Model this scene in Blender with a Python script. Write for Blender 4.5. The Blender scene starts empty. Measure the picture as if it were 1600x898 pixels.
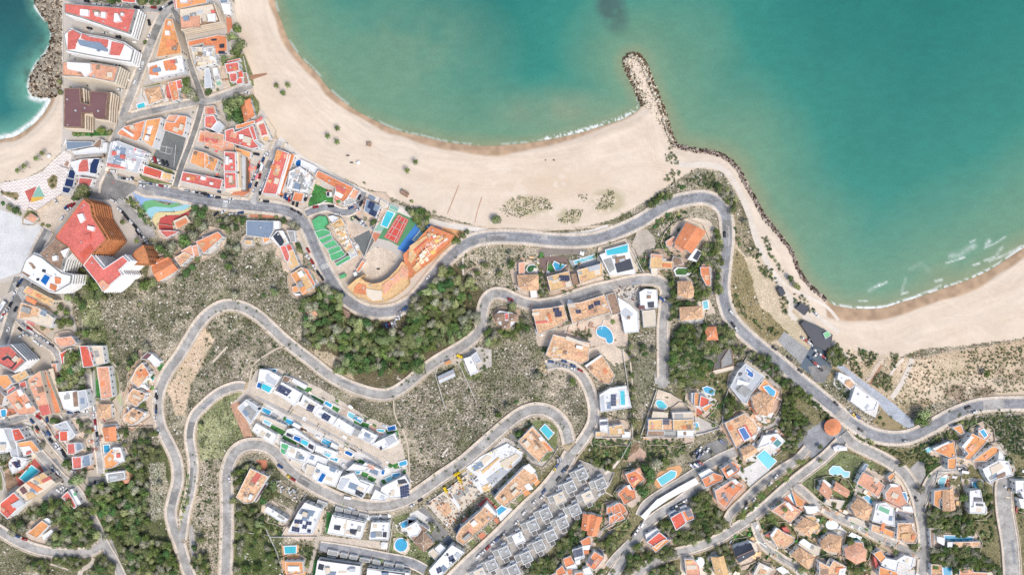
DATA = """
@ 0 0 1
R 15 4 asph2 215,290 230,297 260,300 300,309 350,318 400,322 440,327 465,338 482,360 492,385 503,410 518,438 535,462 560,480 585,487 610,486 632,478 652,462 672,437 697,407 722,385 745,374 775,370 820,371 870,376 920,375 960,364 1000,346 1040,321 1075,311 1102,309 1122,318 1133,335 1136,360 1135,385 1131,420 1129,450 1133,475 1142,497 1160,518 1185,540 1215,564 1245,590 1275,614 1300,635 1330,660 1360,677 1390,684 1420,682 1450,669 1480,652 1510,639 1540,632 1600,630 1700,632
R 12 2.5 asph3 268,10 255,25 245,45 237,65 228,88 216,118 207,142 198,165 188,195 176,228 165,255 152,280 147,300
R 9 1 asph3 80,-10 130,5 160,8 200,12 240,15 262,10 275,-10
R 8 1.5 asph 270,12 279,32 287,65 295,95 304,120 312,142 318,160
R 9 2 asph3 196,186 212,180 260,169 300,161 330,156 360,146 394,134
R 8 1.5 asph 316,163 308,192 298,222 283,262 274,292
R 11 2 asph3 437,220 426,246 413,276 400,306 394,318
R 10 2 asph2 478,334 492,328 512,324 532,331 548,330 560,318 568,300
R 13 3 asph 75,360 58,392 42,436 30,465 18,495 8,528 -5,560
R 9 2 asph3 22,490 45,515 70,535 86,548 93,566 92,590
R 9 2 asph3 -20,664 0,660 20,656 42,650 55,655 68,668 80,688 95,706 106,718
R 11 2.5 asph3 -20,816 0,828 20,841 50,855 80,862 112,864 140,861 158,850
R 11 1.5 asph3 55,700 75,722 96,745 116,762 130,780 143,805 155,830 165,852 180,878 195,910
R 8 1.5 asph3 136,580 140,612 144,640 148,664 152,692 156,720 158,740
R 7 1.5 asph3 100,650 120,648 142,645
R 12 2.5 asph3 302,910 290,880 281,850 272,825 267,800 272,775 278,750 276,720 264,692 252,668 247,645 247,622 253,600 264,578 280,556 296,530 312,505 330,487 352,477 376,479 400,491 420,508 440,527 458,542 492,568 512,584 536,598 560,608 585,615 605,616 621,610 640,597 660,580 684,563 708,549 728,537 745,522 753,504 754,486 760,468 771,459 786,459 800,465 820,473 840,476 860,474 880,469 905,460 931,452 959,446 980,441 1004,437 1024,438 1037,446 1041,460 1039,480 1036,510 1036,550 1036,590
R 10 2 asph3 284,842 290,800 298,768 302,740 302,718 297,688 298,668 305,648 320,632 336,618 354,608 372,603 382,604
R 13 3 asph3 352,910 354,858 355,818 355,778 354,750 357,728 366,708 380,697 398,694 416,697 432,708 445,726 462,742 484,756 508,769 532,780 560,788 590,791 617,787 640,778 652,771 672,757 690,744 710,731 728,718 752,697 776,676 797,658 816,645 836,639 857,642 873,653 884,670 889,692
R 11 2.5 asph3 853,572 871,568 891,572 907,584 918,602 925,622 928,642 926,660 917,678 904,696 892,710
R 15 3 asph3 892,708 881,728 867,748 848,770 824,792 800,816 776,840 752,862 728,884 700,912
R 13 1.5 asph2 500,853 530,857 560,862 600,870 640,878 665,890
R 9 2 asph3 1262,700 1245,718 1221,733 1190,756 1160,784 1142,802 1135,818
R 10 2.5 asph3 1312,690 1290,712 1270,728 1249,744 1221,768 1180,804 1150,824 1120,842 1080,857 1040,868 1010,884 990,905
R 13 2 asph3 1318,676 1332,692 1360,706 1384,718 1410,736 1424,756 1433,778 1438,802 1443,830 1444,858 1440,910
R 8 2 asph3 1242,757 1260,772 1280,790 1306,806 1340,822 1370,838 1400,850 1424,862 1438,866
R 7 2 asph3 1178,815 1184,832 1194,852 1220,871 1244,886 1258,905
R 13 1.5 asph3 1104,756 1080,770 1056,787 1030,803 1008,822 992,846 978,868 962,892 950,912
R 12 1.5 asph3 1150,705 1125,716 1095,733 1065,752 1035,770 1010,788 1000,806
R 22 2 asph3 1572,748 1568,764 1570,800 1578,850 1582,910
R 9 2 asph3 1440,786 1448,760 1460,742 1478,732 1498,731
R 7 1 asph3 949,884 962,868 985,845
G asph3 1023,580 1045,580 1047,598 1040,606 1030,606 1023,598
G asph2 1240,690 1262,672 1290,655 1318,668 1330,690 1312,706 1290,720 1260,712
G asph2 1488,722 1505,722 1512,732 1504,742 1488,741
G asph3 1550,752 1562,744 1580,744 1594,752 1594,790 1552,780
G asph3 150,842 172,836 186,870 168,872
G asph3 262,0 278,0 272,25 256,30
M 16 240,303 300,314 400,326 440,331 465,342
M 0 560,480 585,487 610,486 632,478 652,462 672,437 697,407 722,385 745,374 775,370 820,371 870,376 920,375 960,364 1000,346 1040,321 1075,311 1102,309 1122,318 1133,335 1136,360 1135,385 1131,420 1129,450 1133,475 1142,497 1160,518 1185,540 1215,564 1245,590 1275,614
M 1 1300,635 1330,660 1360,677 1390,684 1420,682 1450,669 1480,652 1510,639 1540,632 1600,630
M 2 465,338 482,360 492,385 503,410 518,438 535,462
Z 352,318 8 14
Z 508,416 68 14
Z 396,312 10 12
Z 186,316 40 12
Z 32,452 62 14
Z 168,262 -62 10
@ 0 180 5
C w 950,750 50
C d 965,765 50
C d 985,790 50
C d 1005,815 50
C w 1022,830 50
C w 1035,845 50
C d 1052,865 50
C d 1068,880 50
C w 1085,897 50
C g 1095,912 50
C w 930,735 50
F 2.5 4 1 960,640 1020,640 1110,740 1190,840 1230,890 1200,900 1100,820 1040,720
Y 1030,680 14
Y 1090,740 14
Y 950,830 14
G mosblue 1030,590 1220,615 1500,680 1500,700 1380,690 1200,660 1120,680 1100,710 1060,660
G mosgreen 1100,705 1130,670 1190,660 1300,700 1420,670 1440,680 1350,720 1200,715 1150,740 1140,760
G mosaqua 1140,760 1150,730 1200,712 1340,722 1440,695 1500,700 1430,740 1340,750 1240,750 1190,790 1180,810
G sunyel2 1185,810 1210,760 1260,755 1350,755 1430,740 1510,700 1500,740 1400,775 1290,780 1240,820 1240,890 1220,880
G mosred 1235,850 1250,800 1300,780 1400,780 1500,730 1480,780 1390,800 1340,830 1350,900 1270,900 1240,890
G asph3 900,700 960,660 1190,880 1210,950 1150,960
B kiosk|small orange roofed kiosk with cream terrace ring on the mosaic playground
f 4 c c 1350,825 1450,780 1485,830 1375,890
q 0.5 o 1365,840 1445,800 1465,835 1385,880
T 1520,730 34
T 1500,770 34
T 1560,770 40
T 1540,830 44
T 1580,870 40
T 1500,880 24
T 1596,730 24
W beach_bar_shadow
@ 0 0 1
L 209,300 214,308 222,330 238,352 250,372
@ 0 0 5
B apartment_building|white apartment block with a long red roof, topmost of three parallel blocks
f 15 r g 505,30 1060,72 1005,262 880,222 620,132 505,100
q 3 w 735,95 765,95 765,122 735,122
q 3 w 890,105 915,105 940,160 885,170
q 2 w 940,100 960,102 958,125 938,122
y 2.6 w 0
B apartment_building|white apartment block with stepped red roof and grey roof deck, middle of three parallel blocks
f 13 w g 500,270 545,228 640,268 840,300 960,335 1042,392 1020,482 900,466 700,432 520,396
q 1 r 530,250 570,235 625,272 600,310 580,380 525,385
q 1 r 640,262 700,290 770,300 840,312 830,368 760,350 630,300
q 1.5 r 870,325 960,345 925,430 855,425
q 1.3 b 600,310 780,332 835,385 830,402 620,352
y 2.6 w 0
B apartment_building|apartment block with light orange roof and white stair tower beside the rocky shore
f 16 p g 490,488 710,492 925,528 890,640 700,600 490,590
q 2 w 522,486 700,496 705,555 660,600 630,560 525,538
y 2.6 c 0
B apartment_building|dark maroon roofed apartment block with cream pergola balconies by the little cove
f 15 m k 505,690 625,690 632,800 700,820 705,710 845,722 832,825 828,930 735,920 720,880 640,880 640,995 500,990
y 2.6 c 0
B apartment_building|narrow wedge shaped building with bright orange terrace roof between two streets
f 12 O c 1290,150 1345,150 1362,215 1412,380 1415,420 1216,450 1268,250
q 2 w 1285,240 1316,240 1316,272 1285,272
q 0.7 o 1290,320 1360,310 1376,352 1296,372
B apartment_building|white townhouses with patchy orange terraces below the wedge shaped building
f 8 w w 1150,500 1420,430 1440,560 1172,622
q 0.6 o 1165,525 1220,505 1232,590 1162,580
q 0.6 o 1270,480 1330,465 1375,520 1370,545 1290,552
q 1.2 r 1325,470 1360,465 1365,490 1330,495
B villa|villa with sand coloured umbrella roof and white patio beside a small blue pool
x 5 t w 1125,700 1240,672 1265,770 1165,808
B house|orange roofed house with red wing tucked against a clump of trees
f 6 o w 1310,645 1375,630 1400,775 1345,790
f 6.5 r w 1372,630 1416,620 1432,690 1385,700
f 4 r r 1295,670 1320,665 1340,740 1300,760
G white 1100,690 1285,650 1322,820 1060,892
p 1068,818 1124,800 1132,835 1076,852
T 1462,610 18
T 1450,700 45
T 1490,740 50
T 1440,640 40
T 1520,760 35
T 1590,660 30
B house|white roofed house at the top edge beside the street trees with a red roof
f 6 R w 950,-20 1056,-20 1060,28 955,20
F 3 5 1 640,-30 940,-30 930,14 700,8
F 3 5 1 1070,-30 1330,-30 1280,20 1200,38 1070,28
C w 745,38 5
C w 790,42 5
C g 850,45 5
C w 935,48 5
C d 1070,62 5
C g 1115,62 5
C r 1200,62 5
C d 680,12 10
C d 1165,180 80
C d 700,225 12
C w 815,260 12
C d 925,292 12
C d 735,492 3
C w 905,512 3
C w 935,702 5
C w 1165,282 -65
C w 1058,640 -65
C w 1100,540 -65
C d 1260,72 -35
C w 1282,58 -35
C g 1305,45 -35
C d 1330,30 -35
T 1130,330 16
T 470,640 22
T 470,720 20
H 1.2 w 5 550,205 1150,365
H 1.0 w 4 490,40 490,1000
@ 200 0 8
B apartment_building|cream apartment block with striped balcony facade beside the bathing beach
f 14 c k 640,120 1060,50 1135,262 665,355
q 0.8 p 650,220 890,200 895,330 670,350
q 1.5 w 990,180 1090,170 1090,265 1000,270
q 0.3 k 910,232 985,225 985,300 915,300
q 1.5 r 1030,130 1080,125 1085,160 1040,165
y 2.6 c 0
B apartment_building|orange roofed apartment block with red side wing at the top street junction
f 12 O w 600,-30 985,-30 985,40 610,122
f 12.5 r w 568,-30 598,-30 606,120 586,122
B beach_restaurant|low terracotta terrace restaurant with dark blue awnings beside big round trees
f 4 o w 750,520 1130,440 1240,455 1245,645 1095,690 1080,575 960,580 940,545 760,590
q 0.8 d 1140,560 1200,548 1200,595 1145,600
q 0.8 d 1130,640 1205,640 1210,668 1128,672
q 0.5 d 1040,490 1105,485 1105,505 1040,512
B apartment_building|pale flat roofed building with dusty cream roof behind the terracotta restaurant
f 7 c w 795,600 1070,585 1095,700 1110,790 850,860
q 1 w 1020,705 1070,705 1070,745 1020,745
B beach_restaurant|blue and white awning building at the top of the beach wall
f 6 w w 1165,55 1270,55 1290,190 1205,182
f 6.5 b w 1140,0 1250,0 1250,42 1165,50
G terra 1225,220 1290,215 1310,330 1245,430
T 1355,350 66
T 1300,450 60
T 1250,470 40
T 1375,570 88
T 1330,650 70
T 1190,740 55
@ 320 0 5
B house|bright red roofed beachfront house with white parapets and stepped roof decks
f 7 r w 155,500 262,482 272,555 175,572
f 5.5 r w 190,575 250,568 255,620 240,640 200,640
f 6 R w 262,558 290,555 300,600 268,605
f 5 R w 242,612 290,605 300,650 250,662
f 3.5 k w 290,570 325,565 345,655 310,662
f 4 r w 165,480 275,455 278,470 170,500
B house|small white roofed house with green terrace left of the bright red beachfront house
f 6 l w 0,540 35,530 60,680 0,690
f 5 w w 62,535 98,530 105,580 70,590
f 3.2 g w 70,592 115,585 120,620 80,630
G turq 85,632 120,625 130,660 95,668
G patio 120,520 160,510 200,690 150,700
t 130,470 12
t 160,470 12
T 30,720 28
T 100,700 12
C w 330,725 5
B house|beachfront house with orange tiled roof under a big round tree
g 6 o w 285,820 350,770 385,900 310,950
G white 350,780 365,775 395,860 380,870
T 235,800 66
T 180,800 50
T 170,850 45
T 250,755 30
T 230,860 45
B house|salmon terraced house with small roof turrets by the narrow cross street
f 6 p w 0,830 75,825 95,890 0,900
q 1 r 20,850 60,850 65,880 25,885
H 1.1 w 5 300,440 345,650 180,705
H 1.1 c 6 210,0 240,190
G planks 355,605 480,568 485,582 360,625
Y 555,665 9
Y 643,660 11
Y 605,722 9
@ 0 180 5
B club_house|long blue glass roofed beach pavilion with white rim
f 4 b w 515,205 722,208 718,240 520,272
B apartment_building|low white terrace building with dark timber slat roofs beside the blue roofed pavilion
f 5 w w 560,285 720,250 800,255 805,215 840,215 835,290 590,310
f 5 k w 720,240 770,185 800,190 785,270
f 3.5 g k 575,318 800,290 810,322 590,345
B solar_canopy|square dark blue solar canopy, upper part of a stepped row of blue canopies
f 3.5 s w 543,420 595,432 580,500 525,488
B solar_canopy|square dark blue solar canopy in the middle of a stepped row of blue canopies
f 3.5 s w 515,490 582,502 568,565 500,552
B solar_canopy|dark blue solar canopy nearest the paved square of a stepped row of canopies
f 3.5 s w 490,555 560,570 535,612 485,598
B restaurant|white corner restaurant with red clay terrace and large dark blue roof panels
f 5 w w 545,370 630,345 775,335 780,370 735,480 640,460 600,470
q 0.3 r 640,350 680,345 690,440 610,440 615,390
q 0.5 s 705,385 732,340 775,345 745,455 700,448
f 4 w w 620,480 730,495 705,560 610,540
q 0.2 r 620,490 720,500 700,550 615,535
B apartment_building|white and pale blue roofed block with small red roof turrets at the street corner
f 9 l w 865,215 920,200 1140,285 1075,450 830,390
q 0.5 b 890,240 980,260 950,370 880,380
q 1.5 r 870,280 900,280 905,310 870,315
q 1.5 r 935,305 970,310 965,340 935,335
q 0.8 r 835,375 975,400 970,420 835,395
q 0.4 w 1000,350 1060,360 1040,420 1000,410
B apartment_building|long terrace roofed orange block above the sports court
f 9 o w 920,135 960,95 1135,40 1100,170 1070,205 920,150
f 9.5 O w 1140,40 1260,20 1235,110 1190,255 1110,195
q 1.4 w 945,110 960,100 1040,150 1030,170
q 0.4 w 1150,90 1190,80 1170,150 1145,145
B apartment_building|flat orange roofed block with pink rear wing beside the grey sports court
f 8 o w 1290,50 1360,60 1400,5 1460,10 1445,100 1425,165 1275,115
f 6 p w 1320,0 1400,0 1360,60 1290,45
G court 1275,115 1450,175 1380,440 1160,365
L 1250,240 1345,260 1330,305 1245,285 1250,240
L 1300,240 1290,300
L 1370,230 1355,400
H 2 c 5 1272,115 1160,365 1380,440
C w 1185,345 70
C r 1213,350 70
C w 1240,360 70
C d 1275,370 70
C d 1305,378 70
B house|low red roofed hall with cream annex between the sports court and the seafront street
f 5 R w 1125,390 1270,435 1255,500 1110,455
f 4 y w 1270,445 1345,460 1335,510 1255,495
f 3 o w 1110,458 1330,515 1325,528 1108,468
B apartment_building|yellow orange roofed house behind a white wall right of the narrow street
f 8 O w 1510,270 1620,300 1635,370 1596,420 1480,370
B apartment_building|long terraced building with pale salmon paved roof below the cross street
f 5 p w 1560,120 1750,150 1740,250 1540,210
q 0.5 r 1580,170 1700,190 1695,220 1575,200
B apartment_building|long red roofed block with white parapet along the seafront street
f 8 r w 1425,440 1740,500 1720,585 1405,515
q 1.2 w 1455,485 1478,485 1475,505 1452,505
q 1.2 w 1635,520 1660,525 1655,545 1630,540
C w 890,440 8
C g 945,490 8
C w 1005,500 8
C w 1105,520 12
C g 1165,532 12
C g 1210,542 12
C r 1258,550 12
C w 1300,556 12
C g 1465,592 5
C w 1520,600 5
C g 1570,608 5
C w 1110,550 12
C w 885,668 30
G asph 690,590 740,540 800,440 860,430 900,500 1060,545 1060,580 1000,620 930,690 860,660 780,660 700,650
T 630,600 58
T 590,640 30
T 660,620 35
b 580,140 20
b 610,150 18
b 650,150 18
b 720,150 16
T 780,120 34
b 850,140 24
G grass 565,120 880,120 880,160 570,165
G plaza 0,530 180,500 330,440 460,310 500,280 560,310 540,400 480,600 470,620 280,740 180,740 0,610
WV 0,530 180,500 330,440 460,310 500,280 560,310 540,400 480,600 470,620 280,740 180,740 0,610
G planter 365,505 415,460 450,480 440,560 405,580 380,555
b 420,485 16
b 400,515 15
b 410,552 15
b 440,510 12
G planter 20,595 130,600 150,625 135,662 20,620
b 60,610 16
b 95,620 14
b 20,600 16
b 120,650 10
G tilered 192,592 285,556 246,650 233,684
G turq 305,550 350,635 245,650 280,580
G sunyel 245,640 345,635 330,655 240,682
Y 320,295 10
Y 275,335 10
Y 180,395 12
Y 130,430 10
E w 378,318
G sandlot 280,740 470,625 570,640 600,660 560,720 490,830 420,890 330,890
H 1.5 c 4 280,745 470,622
b 70,720 24
b 120,740 26
b 150,760 20
b 20,690 20
B house|tiny orange roofed hut by the corner of the sandy lot
x 3 p w 240,765 290,800 260,835 195,800
b 330,850 20
b 370,860 20
b 300,820 16
C w 440,670 60
C r 570,700 -40
C w 540,735 -40
C w 490,800 -50
G whitelot -60,720 0,735 180,800 400,900 340,960 280,1180 -60,1300
B apartment_tower|tall tower block with salmon roof and stepped orange terraces above the car park
f 27 r tt 430,955 470,898 650,655 700,690 720,790 790,898 830,968 715,1083 650,1168 560,1065 540,1030
f 26.8 r w 715,1083 810,1195 960,1095 1005,1138 930,1208 955,1243 850,1330 800,1370 755,1300 650,1168
q 2 w 600,775 640,765 660,810 625,840
q 2 w 680,860 730,870 725,905 680,890
q 0.6 p 760,1310 800,1280 855,1325 805,1368
q 1.5 r 655,935 700,920 705,965 665,975
q 0.4 R 620,1080 700,1010 720,1040 650,1120
q 1 w 800,905 840,890 870,930 845,950
q 0.5 O 700,790 730,775 800,860 775,880
f 16 tt tt 1120,1010 1150,1080 1168,1160 1045,1168 1003,1136 1060,1050
y 3 tt 0
y 3 w 1
z 27
B apartment_tower|grey brown roofed block wedged between the tower block and the white pool terrace block
f 24 k g 310,1080 430,960 530,1030 560,1060 500,1120 475,1205 400,1160
q 2 w 405,1100 440,1090 445,1130 410,1135
q 2.5 w 470,1060 540,1030 500,1110
y 3 w 0
B apartment_tower|white block with blue rooftop pool and white chequered balconies
f 22 w g 200,1130 260,1080 330,1110 480,1230 560,1250 550,1310 430,1380 380,1370 160,1240
q 0.3 k 220,1145 250,1150 280,1190 260,1200
q 0.3 k 175,1215 235,1250 220,1262 170,1230
w 0.9 350,1238 392,1262 355,1325 316,1290
q 1.2 o 425,1260 470,1270 465,1310 430,1315
q 0.8 o 390,1310 440,1330 430,1370 385,1350
q 0.6 d 330,1200 355,1205 350,1225 325,1220
q 0.6 d 285,1270 305,1270 300,1290 280,1285
y 2.6 w 0
B apartment_building|long cream yellow roofed building behind the bus stop
f 9 y c 215,1328 430,1440 400,1490 180,1378
q 1 y 320,1425 350,1440 340,1460 315,1450
@ 0 360 5
B house|low house with orange roof and white stair hut beside the crossing
f 7 c w 170,560 300,600 420,680 400,760 150,690
q 0.5 o 205,510 285,545 270,580 200,545
q 0.4 t 160,560 300,610 285,680 250,670 130,690
q 0.3 b 330,610 370,630 350,670 310,650
q 0.4 r 210,700 270,720 260,740 205,720
b 340,750 24
b 400,755 22
b 470,600 24
b 430,640 18
b 300,700 24
T 650,590 30
T 590,540 34
T 530,520 34
F 4 7 1 600,330 640,300 720,390 800,470 830,530 700,520 640,420
F 4 7 1 480,640 540,610 560,700 520,750 450,750 440,690
T 1240,130 42
T 1330,130 55
T 1300,180 40
T 1430,80 55
T 1500,40 45
T 1120,430 45
T 1180,400 40
T 1060,420 30
T 1490,290 34
T 1440,330 40
T 1390,380 34
T 1540,220 30
T 1090,570 18
T 740,790 24
T 660,800 34
b 610,795 24
B house|orange gabled house next to the tall tower block and its car park
g 6 o w 1185,290 1330,220 1385,305 1235,395
g 5 o w 1185,240 1300,200 1330,220 1190,290
B house|orange and yellow roofed house in the middle of three below the mosaic playground
f 6 t w 1360,215 1440,165 1500,200 1410,280
f 5 p w 1410,160 1490,115 1520,190 1470,210
B house|deep orange house with pale flat roof nearest the mosaic playground
f 7 o w 1525,90 1700,10 1740,50 1590,180
f 5 p w 1500,120 1540,110 1560,200 1510,215
E k 1160,165
Y 1060,80 12
C w 1130,60 60
C w 1140,85 60
C d 1105,40 60
C d 1075,15 60
C w 1210,140 60
C w 1200,180 30
B villa|small pink roofed house amid parked cars and trees by the tower
f 4 r w 1240,0 1330,0 1400,10 1300,60
G asph 110,360 190,360 260,420 160,560 40,900 0,900 0,640
G walk 0,520 100,470 130,540 60,560 0,900
C b 165,395 -60
C d 148,420 -60
B bus|white and blue bus at the stop beside the crossing
i bus 25,600 -58
C d 125,612 -62
C w 68,772 -68
C g 190,740 35
C r 235,765 35
C w 270,800 35
C w 300,820 35
C w 170,822 -30
C w 285,865 35
C w 310,885 35
C d 405,888 35
Z 160,490 -30 40
@ 0 540 5
B house|clay tiled house with white corner hut beside the left parking street
f 7 p w 430,-60 560,-75 600,-20 560,0 470,10 440,-20
B apartment_building|white balconied apartment building with a red roof frame and dark inner court at left edge
f 16 r g -20,10 80,0 200,120 110,200 -20,130
q -0.4 d 10,100 60,75 135,130 90,180 
q 0.8 r 20,120 60,95 110,135 85,165 
y 2.6 w 0
B house|red roofed strip house with small terrace left of the tall dark trees
f 5 R w 465,60 550,15 560,40 500,90 505,170 490,170
B apartment_building|pink roofed apartment house with white slatted pergola terrace
f 10 R w 620,0 690,0 735,160 650,170
q 0.5 r 685,50 712,50 718,110 695,110
f 6 c w 700,0 800,0 820,140 740,155
F 5 7 1.2 500,90 560,30 625,20 650,180 660,330 570,350 450,330 450,260 500,170
B apartment_building|long light orange roofed block with stepped terraces down its right side
f 13 p c 220,260 315,195 400,530 330,550 235,320
q 0.3 r 300,475 380,455 400,530 330,550
q 0.8 c 260,280 285,280 285,300 260,300
q 0.8 c 280,400 305,400 305,425 280,425
f 8 o c 320,200 360,190 450,430 480,520 400,530
f 5 c k 345,190 420,170 470,400 460,450
f 4 p w 400,140 440,135 450,200 410,210
B house|yellow orange villa roofs beside the red framed apartment building
f 8 O w -10,230 60,225 100,290 40,340 -10,300
f 6 r w 150,290 200,270 215,320 160,330
f 6 y w 90,235 200,190 230,230 140,290
B apartment_building|large tiled terrace roof building with two white square roof huts
f 8 p w 45,395 165,320 290,500 260,530 150,540
q 2 w 130,350 160,335 180,370 150,395
q 2 w 190,460 225,440 245,470 210,490
f 5 k w -20,330 40,390 20,470 -20,450
f 6 r w 60,350 110,310 130,330 60,380
G terra 0,480 120,490 140,560 0,580
p 8,500 45,495 48,540 30,560 10,545
B house|white terraced house with two clay roof strips beside the pale blue annex
f 7 w w 455,360 600,345 620,500 570,515 500,490
q 0.8 k 565,365 600,355 612,470 575,475
f 7.5 l w 605,350 670,340 700,470 620,510
B house|long clay roofed house with a bright artificial lawn along its left side
f 6 p w 755,165 850,160 880,400 790,415
G grass 730,260 770,260 782,395 740,395
H 1.5 w 4 715,200 730,400 745,430
H 1.5 w 4 730,190 740,400 790,415
B house|square hipped roof house with mottled brown tiles beside the straight lane
x 5 t w 765,460 860,455 865,560 770,565
G patio 750,440 880,430 910,600 760,590
B house|narrow orange and cream roofed house left of the scrub slope
g 6 o w 800,640 900,630 905,735 820,742
f 3.5 c w 795,618 905,610 905,628 800,638
p 808,775 850,772 858,825 812,830
B villa|yellow orange roofed villa with round white terrace below the small square pool
f 5 O w 810,870 870,800 900,820 890,890 930,910 880,950 820,960 
f 4.5 w w 880,790 940,790 975,900 930,910 895,890
q 1 r 905,840 935,840 935,870 905,870
G white 800,860 870,790 960,780 985,900 900,960 810,960
B townhouse|red roofed townhouse with white wing, topmost of a stepped row of three
f 6 R w 462,665 530,660 532,740 468,745
f 5 l w 410,620 520,580 590,690 540,735 530,660 480,660
G patio 400,610 600,580 700,700 740,890 560,860 460,740
B townhouse|clay red roofed townhouse in the middle of a stepped row of three
f 6 m w 522,760 585,755 592,840 530,845
q 0.2 r 525,763 582,758 589,837 533,842
f 4.5 b w 592,755 630,755 650,800 600,820
B townhouse|clay red roofed townhouse at the lower end of a stepped row of three
f 6 r w 562,865 638,860 640,950 570,960
f 4.5 b w 645,860 700,840 710,930 645,940
b 640,760 14
T 670,710 18
F 3 4 0.8 600,590 700,580 710,690 620,650
T 420,580 26
T 450,585 18
B house|white flat roofed commercial building at the left edge below the side street
f 6 w w -20,640 30,640 90,790 60,830 -20,840
f 5 l w 30,640 90,640 130,750 150,870 90,860
B villa|red roofed villa with orange lower wings and white courtyard on the corner plot
f 7 R w 92,650 150,640 205,725 115,745
f 5 O w 130,755 250,735 315,815 270,840 230,780 160,790
f 4.5 w w 160,790 230,780 270,840 190,860
G terra 150,620 220,640 260,720 200,740 140,630
q 1 r 200,830 235,820 240,835 205,850
G white 30,600 200,590 300,700 330,800 200,880 130,900 60,800
b 335,770 24
G whitelot 180,595 250,600 300,690 280,720 220,660
b 260,640 16
b 20,860 40
b 60,860 30
B villa|white villa with dark solar roof beside the small turquoise plunge pool
f 5 w w 80,890 150,870 215,900 150,970 110,960
s 105,905 140,890 165,940 3
w 0.3 90,840 120,850 115,880 95,875
C d 295,640 55
C b 385,680 55
C w 450,760 55
C w 475,800 55
C d 505,848 55
C r 305,555 35
C b 370,575 80
C w 665,508 0
C d 715,370 85
C w 740,490 85
C g 770,720 85
C g 765,760 85
C w 1225,355 85
C w 1215,425 85
C b 1215,505 85
C w 1212,560 85
C w 1240,660 65
B villa|white flat roofed building with pink terrace at the top of the narrow walled estate
f 5 w w 1150,100 1190,65 1250,120 1215,165
f 5 m w 1095,100 1150,48 1190,65 1150,110
G grass 1225,175 1255,135 1285,145 1245,200
B villa|uppermost tan roofed villa of the narrow walled estate beside the winding road
f 6 t w 1060,180 1110,130 1170,220 1130,270 1080,330 1020,270
q -0.3 d 1085,190 1100,180 1110,190 1095,200
q -0.3 d 1115,225 1130,220 1135,240 1120,240
q -0.3 d 1120,150 1150,150 1150,175 1120,165
f 4 l w 1145,190 1180,200 1170,225 1140,215
B villa|middle tan roofed villa of the narrow walled estate with white porch
f 6 t w 1000,380 1040,330 1140,370 1120,420 1060,475 995,430
q -0.3 d 1065,335 1085,335 1085,350 1065,350
q -0.3 d 1095,365 1115,365 1115,380 1095,380
f 4 w w 1085,305 1115,295 1155,330 1145,345 
B villa|lowest tan roofed villa of the narrow walled estate
f 6 t w 970,540 1040,480 1130,520 1090,580 1030,620 970,590
q -0.3 d 1050,485 1070,485 1070,500 1050,500
q -0.3 d 1075,510 1095,515 1090,530 1070,525
f 4 w w 1090,560 1130,520 1140,530 1070,600
H 2 c 5 1110,100 1000,280 960,420 935,635 1200,628 1210,400
G patio 1110,100 1060,170 1000,290 965,420 940,630 1195,625 1190,400 1240,220 1160,60
T 1115,460 24
b 1190,235 22
b 1140,280 18
b 1150,290 16
b 1175,330 14
b 1150,240 14
p 1175,250 1185,235 1205,245 1190,275
T 1130,20 40
T 1050,90 34
T 1000,170 24
T 1020,120 30
T 700,195 26
T 640,210 24
T 1560,640 34
T 1160,790 20
F 3 5 0.35 930,650 1200,645 1290,850 1200,890 980,890
T 1120,690 30
T 1180,680 24
@ 320 180 5
B apartment_building|red roofed corner block with white parapets below the big round tree
f 7 r w 158,120 225,100 235,135 345,90 385,200 430,250 370,265 160,205
q 1.2 w 265,150 300,150 300,185 270,185
f 6 r w 345,90 380,80 410,190 385,200
f 5.5 r w 390,45 440,10 455,30 400,60
f 5 o w 245,80 385,40 395,60 300,100 240,110
f 4 l w 380,230 410,200 455,230 430,270
B house|beachfront house with red slatted pergola and yellow square roof corner
f 5 c w 400,65 455,40 520,180 450,205
q 0.6 r 420,80 460,65 485,150 445,160
q 0.6 y 450,175 485,160 500,190 462,205
B house|red roofed house with pale grey gazebo beside the white wall
f 6 r w 0,10 70,0 100,50 50,110 0,95
f 5 l w 60,65 110,45 150,80 110,145 50,110
T 240,20 56
T 290,30 30
T 190,10 34
B apartment_building|long low pink paved roof building stretching behind the seafront street
f 5 p c 0,110 230,230 220,300 150,290 0,240
f 4.5 O w 235,250 360,290 355,340 245,285
B apartment_building|orange roofed building with white frame behind the narrow street
f 8 O w 0,300 110,345 75,440 0,410
G conc 90,330 150,340 150,470 60,450
B apartment_building|two part red roofed apartment block with tiered grey balconies on its right side
f 12 r w 152,285 240,290 245,440 150,440
f 12 r w 152,445 245,445 250,565 155,580
q 2 w 188,345 210,345 210,370 188,370
q 2 w 188,488 210,488 210,512 188,512
f 8 y c 245,290 275,290 285,560 250,580
f 5 l k 275,290 325,330 325,590 285,590
y 2.6 c 0
y 2.6 c 1
G terra 240,250 360,290 360,540 350,600 300,630 200,620 220,580 330,590 330,330 240,290
H 1.3 w 4 362,275 358,525
C d 405,305 10
C w 498,300 -70
C w 455,410 -75
i van 450,410 -72
C r 430,475 -75
C d 420,400 -75
C d 402,540 -68
C w 385,580 -68
C d 435,600 -75
C d 480,672 5
C w 65,630 5
C d 15,620 5
C d 105,640 5
C w 175,675 5
C w 205,655 5
B apartment_building|long red roofed block with orange huts and white side wall below the beach promenade
f 8 r w 570,265 655,295 560,620 445,610
q 1.5 O 560,270 600,285 570,360 540,350
q 1.2 o 520,385 545,390 535,415 510,410
q 1.2 y 495,500 520,505 510,530 485,520
q 0.3 p 620,300 655,310 635,340 610,335
f 6 w o 660,300 680,305 590,620 560,620
f 4 O w 685,300 705,305 605,600 590,620
G white 705,320 890,400 860,470 790,450 680,400
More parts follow.
